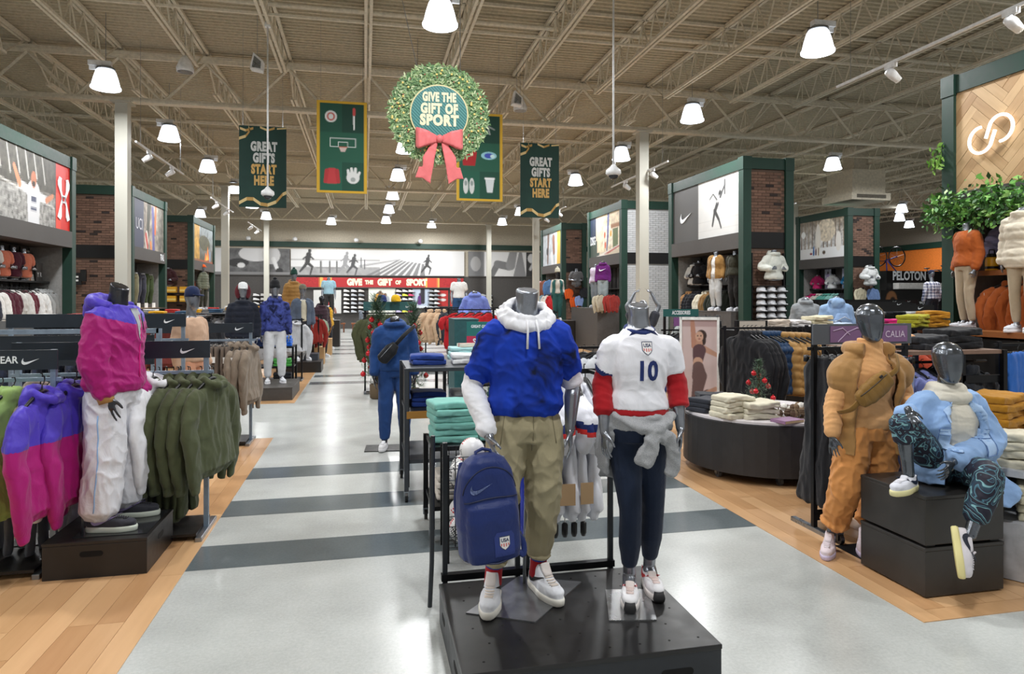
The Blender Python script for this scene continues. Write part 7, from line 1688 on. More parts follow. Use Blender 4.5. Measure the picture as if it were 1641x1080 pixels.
# low display units filling the left floor
for i, (x0, x1, y, cols) in enumerate(((-5.6, -3.0, 12.6, ('#23262c', '#3a3d44', '#6b2f2a')), (-5.6, -3.2, 15.2, ('#2c3a52', '#b9bcc2', '#23262c')), (-5.6, -3.2, 18.3, ('#49503a', '#23262c', '#8b8d92')), (-5.4, -3.0, 22.0, ('#8b3a24', '#23262c', '#52606f')), (-5.2, -3.0, 26.0, ('#23262c', '#a8823f', '#35506a')))):
    lb = '%s dark floor rack from the camera in the left field' % ordn(i)
    rk = rack(lb, x0, x1, y, 1.3, None, m=M_BLACKM); n = 0
    for c in cols:
        hang_row('hoodie', c, 4, (x0+.15+n*.8, y, 1.3), (x0+.75+n*.8, y, 1.3), .6, {'#23262c': 'charcoal', '#3a3d44': 'slate', '#6b2f2a': 'maroon', '#2c3a52': 'navy', '#b9bcc2': 'silver grey', '#49503a': 'olive', '#8b8d92': 'grey', '#8b3a24': 'rust', '#52606f': 'steel blue', '#a8823f': 'ochre', '#35506a': 'denim blue'}[c]+' sweatshirt', 'on the '+lb.split(' from')[0], 'sweatshirts on the '+lb, fab(c)); n += 1
    ob('top_board', MB().box((x0-x1)/2, (x1-x0)/2, -.3, .3, 1.34, 1.37).mesh(), rk, m=M_BLACK); ob('edge_strip', MB().box((x0-x1)/2, (x1-x0)/2, -.31, -.3, 1.34, 1.37).mesh(), rk, m=M_STEEL)
    for k, c in enumerate(('#d8d9da', '#b0302c', '#d9a021', '#35506a')):
        stack(x0+.4+k*.5, y, 1.37, 2, fab(c), {'#d8d9da': 'folded white shirt', '#b0302c': 'folded red shirt', '#d9a021': 'folded yellow shirt', '#35506a': 'folded blue shirt'}[c], 'on the '+lb.split(' from')[0], 'folded shirts on the '+lb)

# tower contents ---------------------------------------------------------
def alc(T, lx, z, y=.5): return tw(T, lx, y, z)
# left tower with the gym photo: torsos on the shelf, shirts below
def bust(label, kind, loc, rz, top, s=.92, group=None, under=None, mm=None, topm=None):
    """a half mannequin: neck to hip"""
    k = ('bust', kind)
    if k not in BG:
        F = Fig(); F.J = joints(kind, ea=(-.27, .05, 1.13), eb=(.27, .05, 1.13), wa=(-.16, -.17, 1.08), wb=(.16, -.17, 1.08), ta=(-.02, -.2, 1.12), tb=(.02, -.2, 1.12)); F.kind = kind; F.vox = .013
        mb = MB(); J = F.J; torso_loft(mb, J, TM if kind == 'M' else TF, -.02, 1.08); sd = frame(J)
        mb.loft([ring(J['nb']*(1-q)+J['nt']*q, sd, np.array((0, 0, 1.)), r, r, 14) for q, r in ((-.05, .07), (.5, .056), (1, .055))])
        for s_ in 'ab': limb(mb, [J['s'+s_], lerp(J['s'+s_], J['e'+s_], .5), J['e'+s_], lerp(J['e'+s_], J['w'+s_], .5), J['w'+s_]], [.055, .047, .04, .038, .026], 10, 3); hand(mb, J['w'+s_], J['t'+s_], V3((0, 0, 1)), 1.0, .3)
        b = fuse(mb, .011, 3); b.transform(Matrix.Translation((0, 0, -.86)))
        hd2 = top_mesh(F, 1.02, .03, (.95, .95), ((.088, .08, .06),)*2, .010, 'down', seed=81, k=(8, 8, 9)); hd2.transform(Matrix.Translation((0, 0, -.86)))
        te = top_mesh(F, 1.04, .024, (.36, .36), ((.082, .08, .078),)*2, .008, seed=82, k=(8, 8, 9)); te.transform(Matrix.Translation((0, 0, -.86)))
        BG[k] = (b, hd2, te)
    b, hd2, te = BG[k]
    t = thing('mannequin_torso', label, 'mannequin', loc, rz, group, s); ob('body', b, t, m=mm or M_MANN)
    ob(top[0], hd2 if top[0] == 'hoodie' else te, t, m=topm or fab(top[1])); ob('stand', MB().lathe([(.1, -.02), (.1, 0), (.03, .02), (.03, .1)], 12).mesh(), t, m=M_STEEL)
    return t
for i, (lx, c, nm) in enumerate(((1.35, '#d8d6d2', 'white'), (1.75, '#c9735a', 'coral'), (2.2, '#4b1c2c', 'maroon'), (2.62, '#cf7a60', 'coral and white'))):
    bust('headless torso in a %s training shirt on the far left tower shelf' % nm, 'M', alc(T_L1, lx, 2.12), R(90)+R(-25), ('shirt', c))
t = thing('leaning_print', 'tall print panel leaning on the far left tower shelf', 'print', alc(T_L1, 3.05, 2.10, .55), R(90)); ob('print_panel', poster(.36, .66, 20, 36, [('bg', '#b9b4ad'), ('n', 0, 0, 1, 1, 5, .5), ('c', .5, 1, .5, 0, .06, .06, '#a5664a'), ('r', .1, 0, .3, .4, '#4a4f5a')]), t, (0, 0, 0), (R(-8), 0, 0), m=M_PRINT); ob('backing', MB().box(-.18, .18, .02, .03, 0, .6).mesh(), t, m=M_BLACK)
t = thing('logo_panel', 'dark panel with white marks on the far left tower shelf', 'sign', alc(T_L1, 3.45, 2.10, .55), R(90)); ob('panel', MB().box(-.14, .14, 0, .02, 0, .4).mesh(), t, m=M_SLAT); ob('lettering', text_mesh('Y R', .1, 1, .02), t, (0, -.003, .14), m=M_LOGO)
for k, (c, nm, n, lx0, lx1) in enumerate((('#2a2d3a', 'navy and white shirt', 2, .6, .85), ('#d5d4d0', 'white shirt', 2, 1.0, 1.25), ('#4a1a28', 'maroon shirt', 3, 1.4, 1.75), ('#c4c3bf', 'light grey shirt', 2, 1.95, 2.15), ('#5a1f2c', 'dark red shirt', 2, 2.3, 2.45), ('#cfcfcd', 'pale shirt', 3, 2.6, 2.95), ('#8f9191', 'grey hooded sweatshirt', 3, 3.1, 3.5))):
    hang_row('hoodie' if 'hood' in nm else 'shirt', c, n, tw(T_L1, lx0, .42, 1.95), tw(T_L1, lx1, .42, 1.95), R(60), nm, 'on the far left tower rail', 'clothes on the far left tower rail')
# second left tower: trouser forms
for i, (lx, c, nm) in enumerate(((.55, '#8a6a34', 'mustard'), (1.15, '#7d7c63', 'khaki'), (1.85, '#3a3c48', 'navy'), (2.6, '#3c4a2c', 'olive'))):
    d, J = bgproto('M', False); t = thing('trouser_form', 'trouser form in %s trousers on the brick sided left tower' % nm, 'mannequin', tw(T_L2, lx, .35, 1.45), R(70), None, 1.05)
    ob('trousers', d['trousers'], t, m=fab(c)); ob('waist_cap', MB().lathe([(.14, .97), (.13, 1.0), (.05, 1.02)], 14).mesh(smooth=True), t, m=M_STEEL); ob('price_card', MB().box(-.07, .07, -.2, -.19, 0, .14).mesh(), t, m=M_WHITE)
t = thing('ledge', 'wooden ledge under the trouser forms', 'shelf', tw(T_L2, 1.7, .3, 1.40), R(90)); ob('board', MB().box(-1.5, 1.5, -.35, .4, 0, .04).mesh(), t, m=mat('#9a7a52', .5, 0, 'wood')); ob('front_edge', MB().box(-1.5, 1.5, -.36, -.35, 0, .04).mesh(), t, m=M_BLACK)
bust('headless torso in a dark red jacket on the brick side, left', 'M', (-7.2, 27.35, 2.2), R(0), ('hoodie', '#33161a'), 1.0)
for i in range(6):
    o = thing('boxed_light', 'yellow boxed product on the shelf by the brick side, %s of the row' % ordn(i), 'box', (-7.5+(i % 3)*.45, 27.3, 1.62+(i//3)*.34), 0, 'yellow boxes by the brick side'); ob('carton', MB().box(-.16, .16, -.1, .1, 0, .22).mesh(), o, m=mat('#d39a1e', .6)); ob('label_band', MB().box(-.161, .161, -.101, -.1, .05, .12).mesh(), o, m=mat('#e8c970', .6))
t = thing('wall_shelf', 'dark two level shelf under the yellow boxes', 'shelf', (-7.05, 27.3, 1.5)); ob('lower_board', MB().box(-.75, .75, -.15, .25, .08, .11).mesh(), t, m=M_BLACK); ob('upper_board', MB().box(-.75, .75, -.15, .25, .42, .45).mesh(), t, m=M_BLACK)
mann('mannequin in grey green jacket with orange cap, far left tower', 'M', tw(T_L3, 1.6, .0, 1.3), R(60), 1, ('coat', '#5c6152'), bottom=('trousers', '#33352c'), head=True, hat=('cap', '#d2561c'))
for i, c in enumerate(('#d2561c', '#e8e4dc', '#3a3c40', '#cf3d3a', '#d2561c')): hang('shirt', tw(T_L3, .5+i*.22, .4, 2.6-.5*(i % 2)), R(70), fab(c), 'hunting shirt hanging %s from the left on the campfire tower' % ordn(i), 'shirts on the campfire tower', .8)
t = thing('wall_sign', 'yellow sign with a black mark on the campfire tower', 'sign', tw(T_L3, 3.0, .3, 2.15), R(90)); ob('board', MB().box(-.3, .3, 0, .02, 0, .5).mesh(), t, m=mat('#d8a022', .6)); ob('mark', text_mesh('6', .25, 1, .04), t, (0, -.003, .25), m=M_PLASTK)
t = thing('wall_phone', 'black wall bracket with two pale labels on the brick side', 'bracket', (-7.75, 20.72, 2.1)); ob('plate', MB().box(-.12, .12, -.08, 0, 0, .34).mesh(), t, m=M_PLASTK, bevel=.01); ob('arm', MB().box(.1, .24, -.1, -.02, .1, .42).mesh(), t, m=M_PLASTK, bevel=.01)
for z in (.1, .2): ob('label_plate', MB().box(-.06, .05, -.085, -.08, z, z+.05).mesh(), t, m=M_WHITE)

# right front tower: herringbone
ledge = lambda T, lx0, lx1, z, y0, y1, lb: (lambda t: (ob('board', MB().box(0, lx1-lx0, 0, y1-y0, 0, .04).mesh(), t, m=mat('#a5662f', .5, 0, 'wood')), ob('front_edge', MB().box(0, lx1-lx0, -.012, 0, -.03, .04).mesh(), t, m=mat('#8a5226', .5)), t)[2])(thing('ledge', lb, 'shelf', tw(T, lx0, y0, z), T.rotation_euler[2]))
ledge(T_R1, .15, 2.6, 1.26, -.55, .8, 'long wooden ledge under the orange fleece mannequin'); ledge(T_R1, .5, 2.6, 2.05, -.05, .8, 'upper wooden ledge carrying yellow jars')
plinth('floor_cabinet', 'dark base cabinet under the herringbone tower ledge', 7.7, 8.3, 5.9, 8.0, 1.20, M_BLACK, 'cabinet')
fm_ = mann('headless mannequin in burnt orange fleece and cream leggings, herringbone tower', 'F', tw(T_R1, .62, -.22, 1.30), R(-100), .97, ('sweater', '#a65420'), bottom=('leggings', '#b3a48c'))
mann('headless mannequin in white puffer coat at the right edge', 'F', tw(T_R1, 1.60, -.42, 1.30), R(-75), 1.02, ('coat', '#d2c9b6'), bottom=('leggings', '#b3a48c'))
mann('headless mannequin in cream puffer coat, out at the right edge', 'F', tw(T_R1, 2.25, -.4, 1.30), R(-75), 1.02, ('coat', '#d6cfc0'), bottom=('trousers', '#c9bba4'))
hang_row('jacket', '#9c4f20', 6, tw(T_R1, .95, .12, 1.98), tw(T_R1, 1.7, .12, 1.98), R(-40), 'burnt orange fleece jacket', 'on the herringbone tower', 'burnt orange fleeces on the tower', fab('#9c4f20'), 1.0, tags=(0,))
for i, lx in enumerate((.62, .92, 1.1)):
    t = thing('flask', 'yellow insulated jug with a black band, %s from the left on the upper ledge' % ordn(i), 'jug', tw(T_R1, lx, .2, 2.09), 0, 'yellow jugs on the upper ledge')
    ob('jug_body', MB().lathe([(.075, 0), (.08, .01), (.08, .17), (.07, .19)], 18).mesh(smooth=True), t, m=mat('#e0a41c', .4)); ob('band', MB().lathe([(.082, .03), (.082, .065)], 18, cap=False).mesh(), t, m=M_PLASTK); ob('lid', MB().lathe([(.06, .19), (.06, .23), (.045, .24)], 16).mesh(smooth=True), t, m=M_PLASTK); ob('handle', MB().tube([(-.05, 0, .23), (-.04, 0, .29), (.04, 0, .29), (.05, 0, .23)], .009, 6).mesh(smooth=True), t, m=M_PLASTK)
hang_row('puffer', '#8d86a8', 4, tw(T_R1, .7, .55, 2.85), tw(T_R1, 1.8, .55, 2.85), R(-60), 'pale lilac puffer jacket', 'at the back of the herringbone tower', 'lilac puffers in the tower', nyl('#8d88a6'))
t = thing('greenery_garland', 'lush green artificial foliage garland across the herringbone tower', 'garland', tw(T_R1, 0, 0, 2.95), R(-90)); mb = MB(); rg = random.Random(9)
for i in range(2600):
    x = rg.uniform(-.06, 2.6); b = Vector((x, rg.uniform(-.30, .05), rg.gauss(0, .13)+.03*math.sin(x*9))); L = rg.uniform(.05, .12); a = rg.uniform(0, 2*PI); e = Vector((math.cos(a), rg.uniform(-.9, .2), math.sin(a)*.8-.15)).normalized()*L; w = e.cross(Vector((rg.uniform(-1, 1), 1, rg.uniform(-1, 1)))).normalized()*L*.26
    c = rg.choice(('#2f5c22', '#3f7a2c', '#56943a', '#6ca84a', '#24481c', '#8aba5e', '#35692a')); mb._add([b, b+e*.45+w, b+e, b+e*.45-w], [(0, 1, 2, 3)], 0, c)
ob('foliage', mb.mesh(), t, m=M_PRINT, kind='stuff'); st = MB(); [st.tube([(i*.26, -.1, .05*math.sin(i)), (i*.26+.15, -.2, -.12), (i*.26+.3, -.1, .04)], .008, 5) for i in range(10)]; ob('stems', st.mesh(), t, m=mat('#3c4a26', .8), kind='stuff')
t = thing('greenery_sprig', 'small green leaf sprig on the outer side of the herringbone tower post', 'garland', (8.15, 8.27, 3.75)); mb = MB()
for i in range(60):
    b = Vector((rg.uniform(-.1, .1), rg.uniform(-.05, .1), rg.uniform(-.18, .2))); a = rg.uniform(0, 2*PI); e = Vector((math.cos(a), -.3, math.sin(a)))*.09; w = e.cross(Vector((0, 1, 0)))*.25; mb._add([b, b+e*.5+w, b+e, b+e*.5-w], [(0, 1, 2, 3)], 0, rg.choice(('#5c8a34', '#7aa548', '#8fb85a')))
ob('leaves', mb.mesh(), t, m=M_PRINT, kind='stuff'); ob('stem', MB().tube([(0, .05, -.2), (0, 0, .2)], .01, 5).mesh(), t, m=mat('#3c4a26', .8))
# swoosh tower
plinth('floor_cabinet', 'dark ledge cabinet in front of the swoosh tower alcove', 8.15, 8.9, 13.95, 17.1, 1.42, M_SLAT, 'cabinet')
bust('white backpack torso at the left of the swoosh tower shelf', 'F', alc(T_R2, .55, 2.10), R(-60), ('hoodie', '#dadbd8'), .95)
bust('black sweatshirt torso with an orange collar on the swoosh tower shelf', 'F', alc(T_R2, 1.0, 2.10, .4), R(-70), ('hoodie', '#15161a'), .98)
t = thing('logo_panel', 'dark print panel with a runner arm and white swoosh on the tower shelf', 'sign', alc(T_R2, 1.75, 2.10, .6), R(-90)); ob('panel', poster(.8, .72, 20, 18, [('bg', '#3b3939'), ('c', .38, .0, .38, .75, .06, .05, '#cfcac6'), ('e', .38, .86, .05, .1, '#9a6a50'), ('r', 0, 0, .3, .12, '#6a5560')]), t, m=M_PRINT); ob('emblem', swoosh_mesh(.24, .004), t, (.18, -.004, .24), m=M_LOGO)
mann('headless mannequin in camel jacket and pale joggers, swoosh tower', 'F', tw(T_R2, 2.65, -.03, 1.43), R(-65), .95, ('open_jacket', '#94703f'), ('sweater', '#d9d9d6'), ('trousers', '#b9bcbc'))
mann('headless mannequin in dark olive jacket and black trousers, swoosh tower', 'F', tw(T_R2, 3.2, .15, 1.43), R(-65), .95, ('sweater', '#2c2c20'), bottom=('trousers', '#1c1c1d'))
for k, (kd, c, nm, n, a, b) in enumerate((('vest', '#c19465', 'tan puffer vest', 2, .4, .55), ('puffer', '#1e2026', 'black puffer jacket', 3, .75, 1.05), ('hoodie', '#d6d0bc', 'cream hooded sweatshirt', 2, 1.35, 1.5), ('hoodie', '#8a6a40', 'brown hooded sweatshirt', 2, 1.65, 1.78), ('jacket', '#22281f', 'dark green jacket', 4, 1.95, 2.4))):
    hang_row(kd, c, n, tw(T_R2, a, .40, 1.95), tw(T_R2, b, .40, 1.95), R(-55), nm, 'on the swoosh tower rail', 'clothes on the swoosh tower rail')
bust('headless torso in a white hoodie on the brick side of the swoosh tower', 'F', (8.87, 13.38, 2.14), R(0), ('hoodie', '#cdd0c8'), 1.05)
t = thing('cap_rack', 'black rack of white caps on the brick side of the swoosh tower', 'rack', (8.87, 13.62, 1.0))
for s in (-1, 1): ob('upright', MB().box(s*.40-.012, s*.40+.012, -.03, .03, -1.0, 1.75).mesh(), t, m=M_PLASTK)
for i in range(8): ob('shelf', MB().box(-.40, .40, -.24, 0, -.02+i*.145, -.005+i*.145).mesh(), t, m=M_PLASTK)
for r in range(7):
    for c_ in range(3):
        o = ob('cap', CAPM, None, (8.87+(c_-1)*.25, 13.49, 1.02+r*.145), (0, 0, rs.uniform(-.2, .2)), m=fab('#dcdfe4')); tag(o, 'white cap on the brick side cap rack, row %s from the bottom, %s' % (ordn(r), ('left', 'middle', 'right')[c_]), 'cap', 'white caps on the brick side rack'); o.scale = (1.15, 1.15, 1.0)
# white brick tower etc
plinth('floor_cabinet', 'dark ledge cabinet in front of the white brick tower', 7.3, 8.1, 20.6, 23.4, 1.42, M_SLAT, 'cabinet')
mann('headless mannequin in purple hoodie and grey joggers, white brick tower', 'F', (7.6, 20.9, 1.43), R(-25), 1.02, ('hoodie', '#5d1a66'), bottom=('trousers', '#8f999c'), logo=True, m=M_MANND)
mann('headless mannequin in pale lilac top behind the purple hoodie', 'F', (7.8, 22.2, 1.43), R(-60), 1.0, ('sweater', '#c9bcd2'), bottom=('trousers', '#7a8288'))
hang_row('shirt', '#c04a38', 3, (7.55, 20.2, 1.9), (7.7, 20.2, 1.9), R(20), 'red shirt', 'beside the purple hoodie mannequin', 'shirts beside the purple hoodie', fab('#8f2c26'), .75); hang_row('shirt', '#d8cfb8', 2, (7.3, 20.5, 1.9), (7.4, 20.5, 1.9), R(20), 'cream shirt', 'beside the purple hoodie mannequin', 'shirts beside the purple hoodie', fab('#b5ad98'), .75)
plinth('display_plinth', 'plinth under the teal vest mannequin', 6.4, 7.4, 22.9, 23.8, .95)
mann('mannequin in teal open vest over cream, pale beanie, right of the aisle', 'F', (6.75, 23.3, .95), R(-10), 1.08, ('open_vest', '#2b5f5c'), ('sweater', '#c9c6bd'), ('trousers', '#2c5a58'), True, ('beanie', '#b9b6a4'), m=M_MANND)
bust('headless torso in grey and coral shirt by the right brick side', 'M', (8.55, 26.7, 2.25), R(0), ('shirt', '#5a5a5c'), 1.05)
for i, (z, c) in enumerate(((1.85, '#d85a20'), (1.5, '#d85a20'), (1.55, '#8ea4d8'), (1.9, '#26282e'))): hang('shirt', (8.3+i*.22, 26.93, z+.35), R(10), fab(c), {'#d85a20': 'orange', '#8ea4d8': 'pale blue', '#26282e': 'black'}[c]+' folded top by the right brick side, %s in the row' % ordn(i), 'tops by the right brick side', .6)
for i, c in enumerate(('#b8232a', '#4a6f9c', '#d9d6d0', '#7a4a3a', '#9cc0d8', '#c9a7b4')): hang('shirt', (7.75, 27.6+i*.4, 2.6 if i % 2 else 1.95), R(-50), fab(c), 'small %s shirt in the farthest right tower' % ('red', 'blue', 'white', 'brown', 'sky blue', 'pink')[i], 'shirts in the farthest right tower', .9)
# rear right tower
for i, (c, nm) in enumerate((('#c22a6c', 'pink'), ('#d8dadc', 'white'), ('#1c6c9c', 'blue'))): bust('%s jacket torso on the snowy forest tower shelf' % nm, 'F', alc(T_R5, .6+i*.85, 2.10), R(-60), ('hoodie', c), .85)
for i, lx in enumerate((.95, 1.9)): t = thing('leaning_print', 'pale skier print on the snowy forest tower shelf, %s' % ('left', 'right')[i], 'print', alc(T_R5, lx, 2.10, .7), R(-90)); ob('print_panel', poster(.36, .74, 14, 28, [('bg', '#b9bfd2'), ('n', 0, 0, 1, 1, 4, .3), ('c', .5, .7, .5, 0, .12, .1, '#a79ac4'), ('e', .5, .82, .13, .07, '#4a4550')]), t, m=M_PRINT); ob('backing', MB().box(-.18, .18, .02, .03, 0, .7).mesh(), t, m=M_BLACK)
for k, (c, nm, n, a, b) in enumerate((('#c4216a', 'magenta jacket', 2, .4, .6), ('#d8d4cc', 'cream jacket', 2, .8, .95), ('#5fa89c', 'teal jacket', 3, 1.15, 1.45), ('#8cc4bc', 'aqua jacket', 2, 1.65, 1.85), ('#23262c', 'black jacket', 3, 2.05, 2.5))): hang_row('jacket', c, n, tw(T_R5, a, .4, 1.95), tw(T_R5, b, .4, 1.95), R(-50), nm, 'on the snowy forest tower rail', 'jackets on the snowy tower rail', fab(c))
bust('headless torso in white jacket over rust shirt, far right brick side', 'F', (17.05, 20.1, 2.2), R(0), ('hoodie', '#c9cccc'), 1.1)
for i, c in enumerate(('#d2cab0', '#6c86b4', '#d6d2c0', '#6c86b4', '#3c4a66', '#7a92bc')): hang('shirt', (16.85+(i % 2)*.5, 20.34, 2.15-.42*(i//2)), 0, fab(c), 'small hanging top on the far right brick side, %s down on the %s' % (ordn(i//2), ('left', 'right')[i % 2]), 'tops on the far right brick side', .75)

# centre island beyond the blue hoodie
tree('tall slim christmas garland with red baubles behind the blue hoodie mannequin', .20, 11.8, 0, 1.72, .30, 24, 5, .5); tree('second slim christmas garland with red baubles, right of the first', .78, 11.2, 0, 1.62, .26, 18, 8, .5)
rack('teal headed rack of olive coats behind the blue hoodie mannequin', .0, .9, 12.6, 1.45, (1.5, 1.66), m=M_BLACKM, signm=mat('#2b5a5c', .5)); hang_row('jacket', '#4b4f34', 5, (.1, 12.6, 1.45), (.5, 12.6, 1.45), .4, 'olive coat', 'behind the blue hoodie mannequin', 'olive coats in the centre', fab('#474b32'))
for x, y, c, lb in ((.55, 12.5, '#e0b41c', 'yellow cap on the teal headed rack'), (.3, 12.5, '#22346c', 'navy cap on the teal headed rack')): o = ob('cap', CAPM, None, (x, y, 1.68), (0, 0, .4), m=fab(c)); tag(o, lb, 'cap')
plinth('display_cabinet', 'teal end cabinet with a leaf emblem in the centre island', 1.25, 1.6, 9.6, 10.3, 1.42, mat('#27565a', .5, 0, 'brushed'), 'cabinet')
brack('red jersey rack of red jackets in the centre island', 1.6, 2.5, 13.2, 1.5, [('jersey', '#b01c24', 5, 'bright red jersey')], .4)
bust('periwinkle hoodie torso on the centre island', 'M', (2.35, 14.6, 1.15), R(-8), ('hoodie', '#6f7fc4'), 1.05); plinth('display_plinth', 'grey plinth under the periwinkle torso', 2.0, 2.7, 14.3, 14.9, 1.12)
plinth('display_plinth', 'tall plinth under the white tee mannequin, centre', 2.5, 3.3, 20.4, 21.2, .8)
mann('headless mannequin in white tee and blue shorts, centre far back', 'M', (2.85, 20.8, .8), R(-5), 1.0, ('tee', '#dcdcda'), bottom=('shorts', '#24466c'))
brack('cream fleece rack of cream fleeces right of the sale sign', 2.05, 2.9, 10.2, 1.5, [('hoodie', '#cbc3b2', 4, 'cream fleece hoodie'), ('hoodie', '#a98f6a', 2, 'tan fleece hoodie')], .35)
t = thing('sale_sign', 'small teal and red sale sign on the centre island', 'sign', (1.42, 8.4, 1.0), R(-8)); ob('post', MB().box(-.01, .01, 0, .02, -.6, .1).mesh(), t, m=M_STEEL); ob('teal_panel', MB().box(-.17, .17, -.01, .01, .24, .42).mesh(), t, m=mat('#1f6a66', .5)); ob('red_panel', MB().box(-.17, .17, -.012, .012, .1, .24).mesh(), t, m=mat('#b8284a', .5)); ob('lettering', text_mesh('SALE', .07, .9, .04), t, (0, -.016, .17), m=M_LOGO); ob('small_lettering', text_mesh('GREAT GIFTS', .035, .8, .04), t, (0, -.013, .36), m=M_LOGO)
t = cart('wide low table of aqua shirts behind the man mannequin', .9, 2.1, 7.8, 8.7, (.3, .98), casters=False)
stack(1.15, 8.1, .98, 3, fab('#a3cfd2'), 'folded pale aqua shirt', 'on the wide low table, left', 'folded aqua shirts on the wide table', s=1.1); stack(1.75, 8.1, .98, 3, fab('#a3cfd2'), 'folded pale aqua shirt', 'on the wide low table, right', 'folded aqua shirts on the wide table', s=1.1)
o = thing('gift_book', 'small cream boxed gift on the aqua shirts', 'box', (1.2, 8.1, 1.13), .3); ob('carton', MB().box(-.1, .1, -.06, .06, 0, .04).mesh(), o, m=mat('#d8cfc0', .6)); ob('ribbon', MB().box(-.101, .101, -.012, .012, -.001, .042).mesh(), o, m=mat('#b8575c', .5))
brack('wide black rack of charcoal tops behind the two football mannequins', 1.9, 3.0, 6.7, 1.2, [('shirt', '#26292f', 4, 'charcoal top'), ('shirt', '#c9ccd2', 3, 'silver grey top'), ('shirt', '#24346c', 3, 'navy top')], .3)
brack('long centre rack of mixed coats far behind the football mannequins', 1.4, 3.4, 16.0, 1.5, [('jacket', '#c7a98a', 3, 'beige jacket'), ('jacket', '#33373f', 4, 'charcoal jacket'), ('jacket', '#b3412c', 3, 'red orange jacket'), ('jacket', '#d8d8d6', 3, 'white jacket')], .4)
bust('headless torso in beige coat right of the white hood', 'F', (3.2, 14.0, 1.1), R(-10), ('hoodie', '#b58f74'), 1.0, mm=mat('#5a3c28', .5)); plinth('display_plinth', 'dark plinth under the beige coat torso', 2.85, 3.55, 13.7, 14.3, 1.08)
mann('gunmetal mannequin stretching both arms overhead behind the woman mannequin', 'F', (4.54, 10.55, .02), R(-15), .985, ('tee', '#3a3c44'), bottom=('trousers', '#23242a'), head=True, arms='up')
t = rack('black rack with teal and purple signs behind the woman mannequin', 4.3, 4.8, 9.2, 1.25, (1.45, 1.56), m=M_BLACKM, logo=False, signm=mat('#1f5a58', .5)); ob('lettering', text_mesh('ACCESSORIES', .055, .62, .05), t, (.0, -.033, 1.505), m=M_LOGO); ob('purple_sign', MB().box(-.12, .26, -.04, -.03, 1.31, 1.435).mesh(), t, m=mat('#7f4f86', .5)); ob('purple_lettering', text_mesh('CALIA', .06, .9, 0), t, (.07, -.042, 1.37), m=M_LOGO)
hang_row('shirt', '#2a2c33', 6, (4.36, 9.2, 1.25), (4.75, 9.2, 1.25), .5, 'black training top', 'under the purple sign behind the woman mannequin', 'black training tops')
# right field
mann('headless mannequin in grey hoodie with a black strap, right field', 'M', (7.66, 10.6, .20), R(-15), .985, ('hoodie', '#8b8f92'), bottom=('trousers', '#3a3c40'))
mann('headless mannequin in pale blue hoodie seen from behind, right field', 'M', (7.42, 9.5, .20), R(150), .985, ('hoodie', '#92b0d6'), bottom=('trousers', '#3a3c40'))
t = thing('backpack', 'pale blue small backpack on the pale blue hoodie mannequin', 'bag', (7.34, 9.26, 1.18), R(-10)); bpp = ob('bag_body', fuse((lambda m_: (m_.loft([ring(V3((0, 0, z)), V3((1, 0, 0)), V3((0, 0, 1)), a, b, 18, 3) for z, a, b in ((0, .12, .05), (.05, .14, .07), (.2, .13, .07), (.3, .08, .04))]), m_)[1])(MB()), .012, 3), t, m=nyl('#8aa8d2')); tube_part('zip', t, [(-.09, -.07, .2), (0, -.075, .25), (.09, -.07, .2)], .004, M_WHITE); tube_part('ring_handle', t, [(-.12+.09*math.cos(a), -.1, .1+.09*math.sin(a)) for a in np.linspace(0, 2*PI, 18, endpoint=False)], .006, M_STEEL, 6, True)
plinth('display_plinth', 'dark plinth under the two hoodie mannequins of the right field', 6.95, 8.1, 9.0, 11.0, .20)
t = cart('black table of lime and mustard sweaters beside the herringbone tower', 6.75, 7.75, 7.3, 8.3, (.4, 1.34), casters=False)
stack(7.0, 7.5, 1.34, 3, fab('#a3a02c'), 'folded lime sweater', 'beside the herringbone tower', 'folded lime sweaters', .3, True); stack(7.35, 7.55, 1.34, 4, fab('#a8741a'), 'folded mustard sweater', 'beside the herringbone tower', 'folded mustard sweaters by the tower', -.2, True); stack(7.55, 7.9, 1.34, 3, fab('#a06a16'), 'folded ochre sweater', 'beside the herringbone tower', 'folded ochre sweaters', .2, True)
stack(7.15, 8.05, 1.34, 2, fab('#d2257a'), 'folded hot pink top', 'at the back of the lime sweater table', 'folded pink tops')
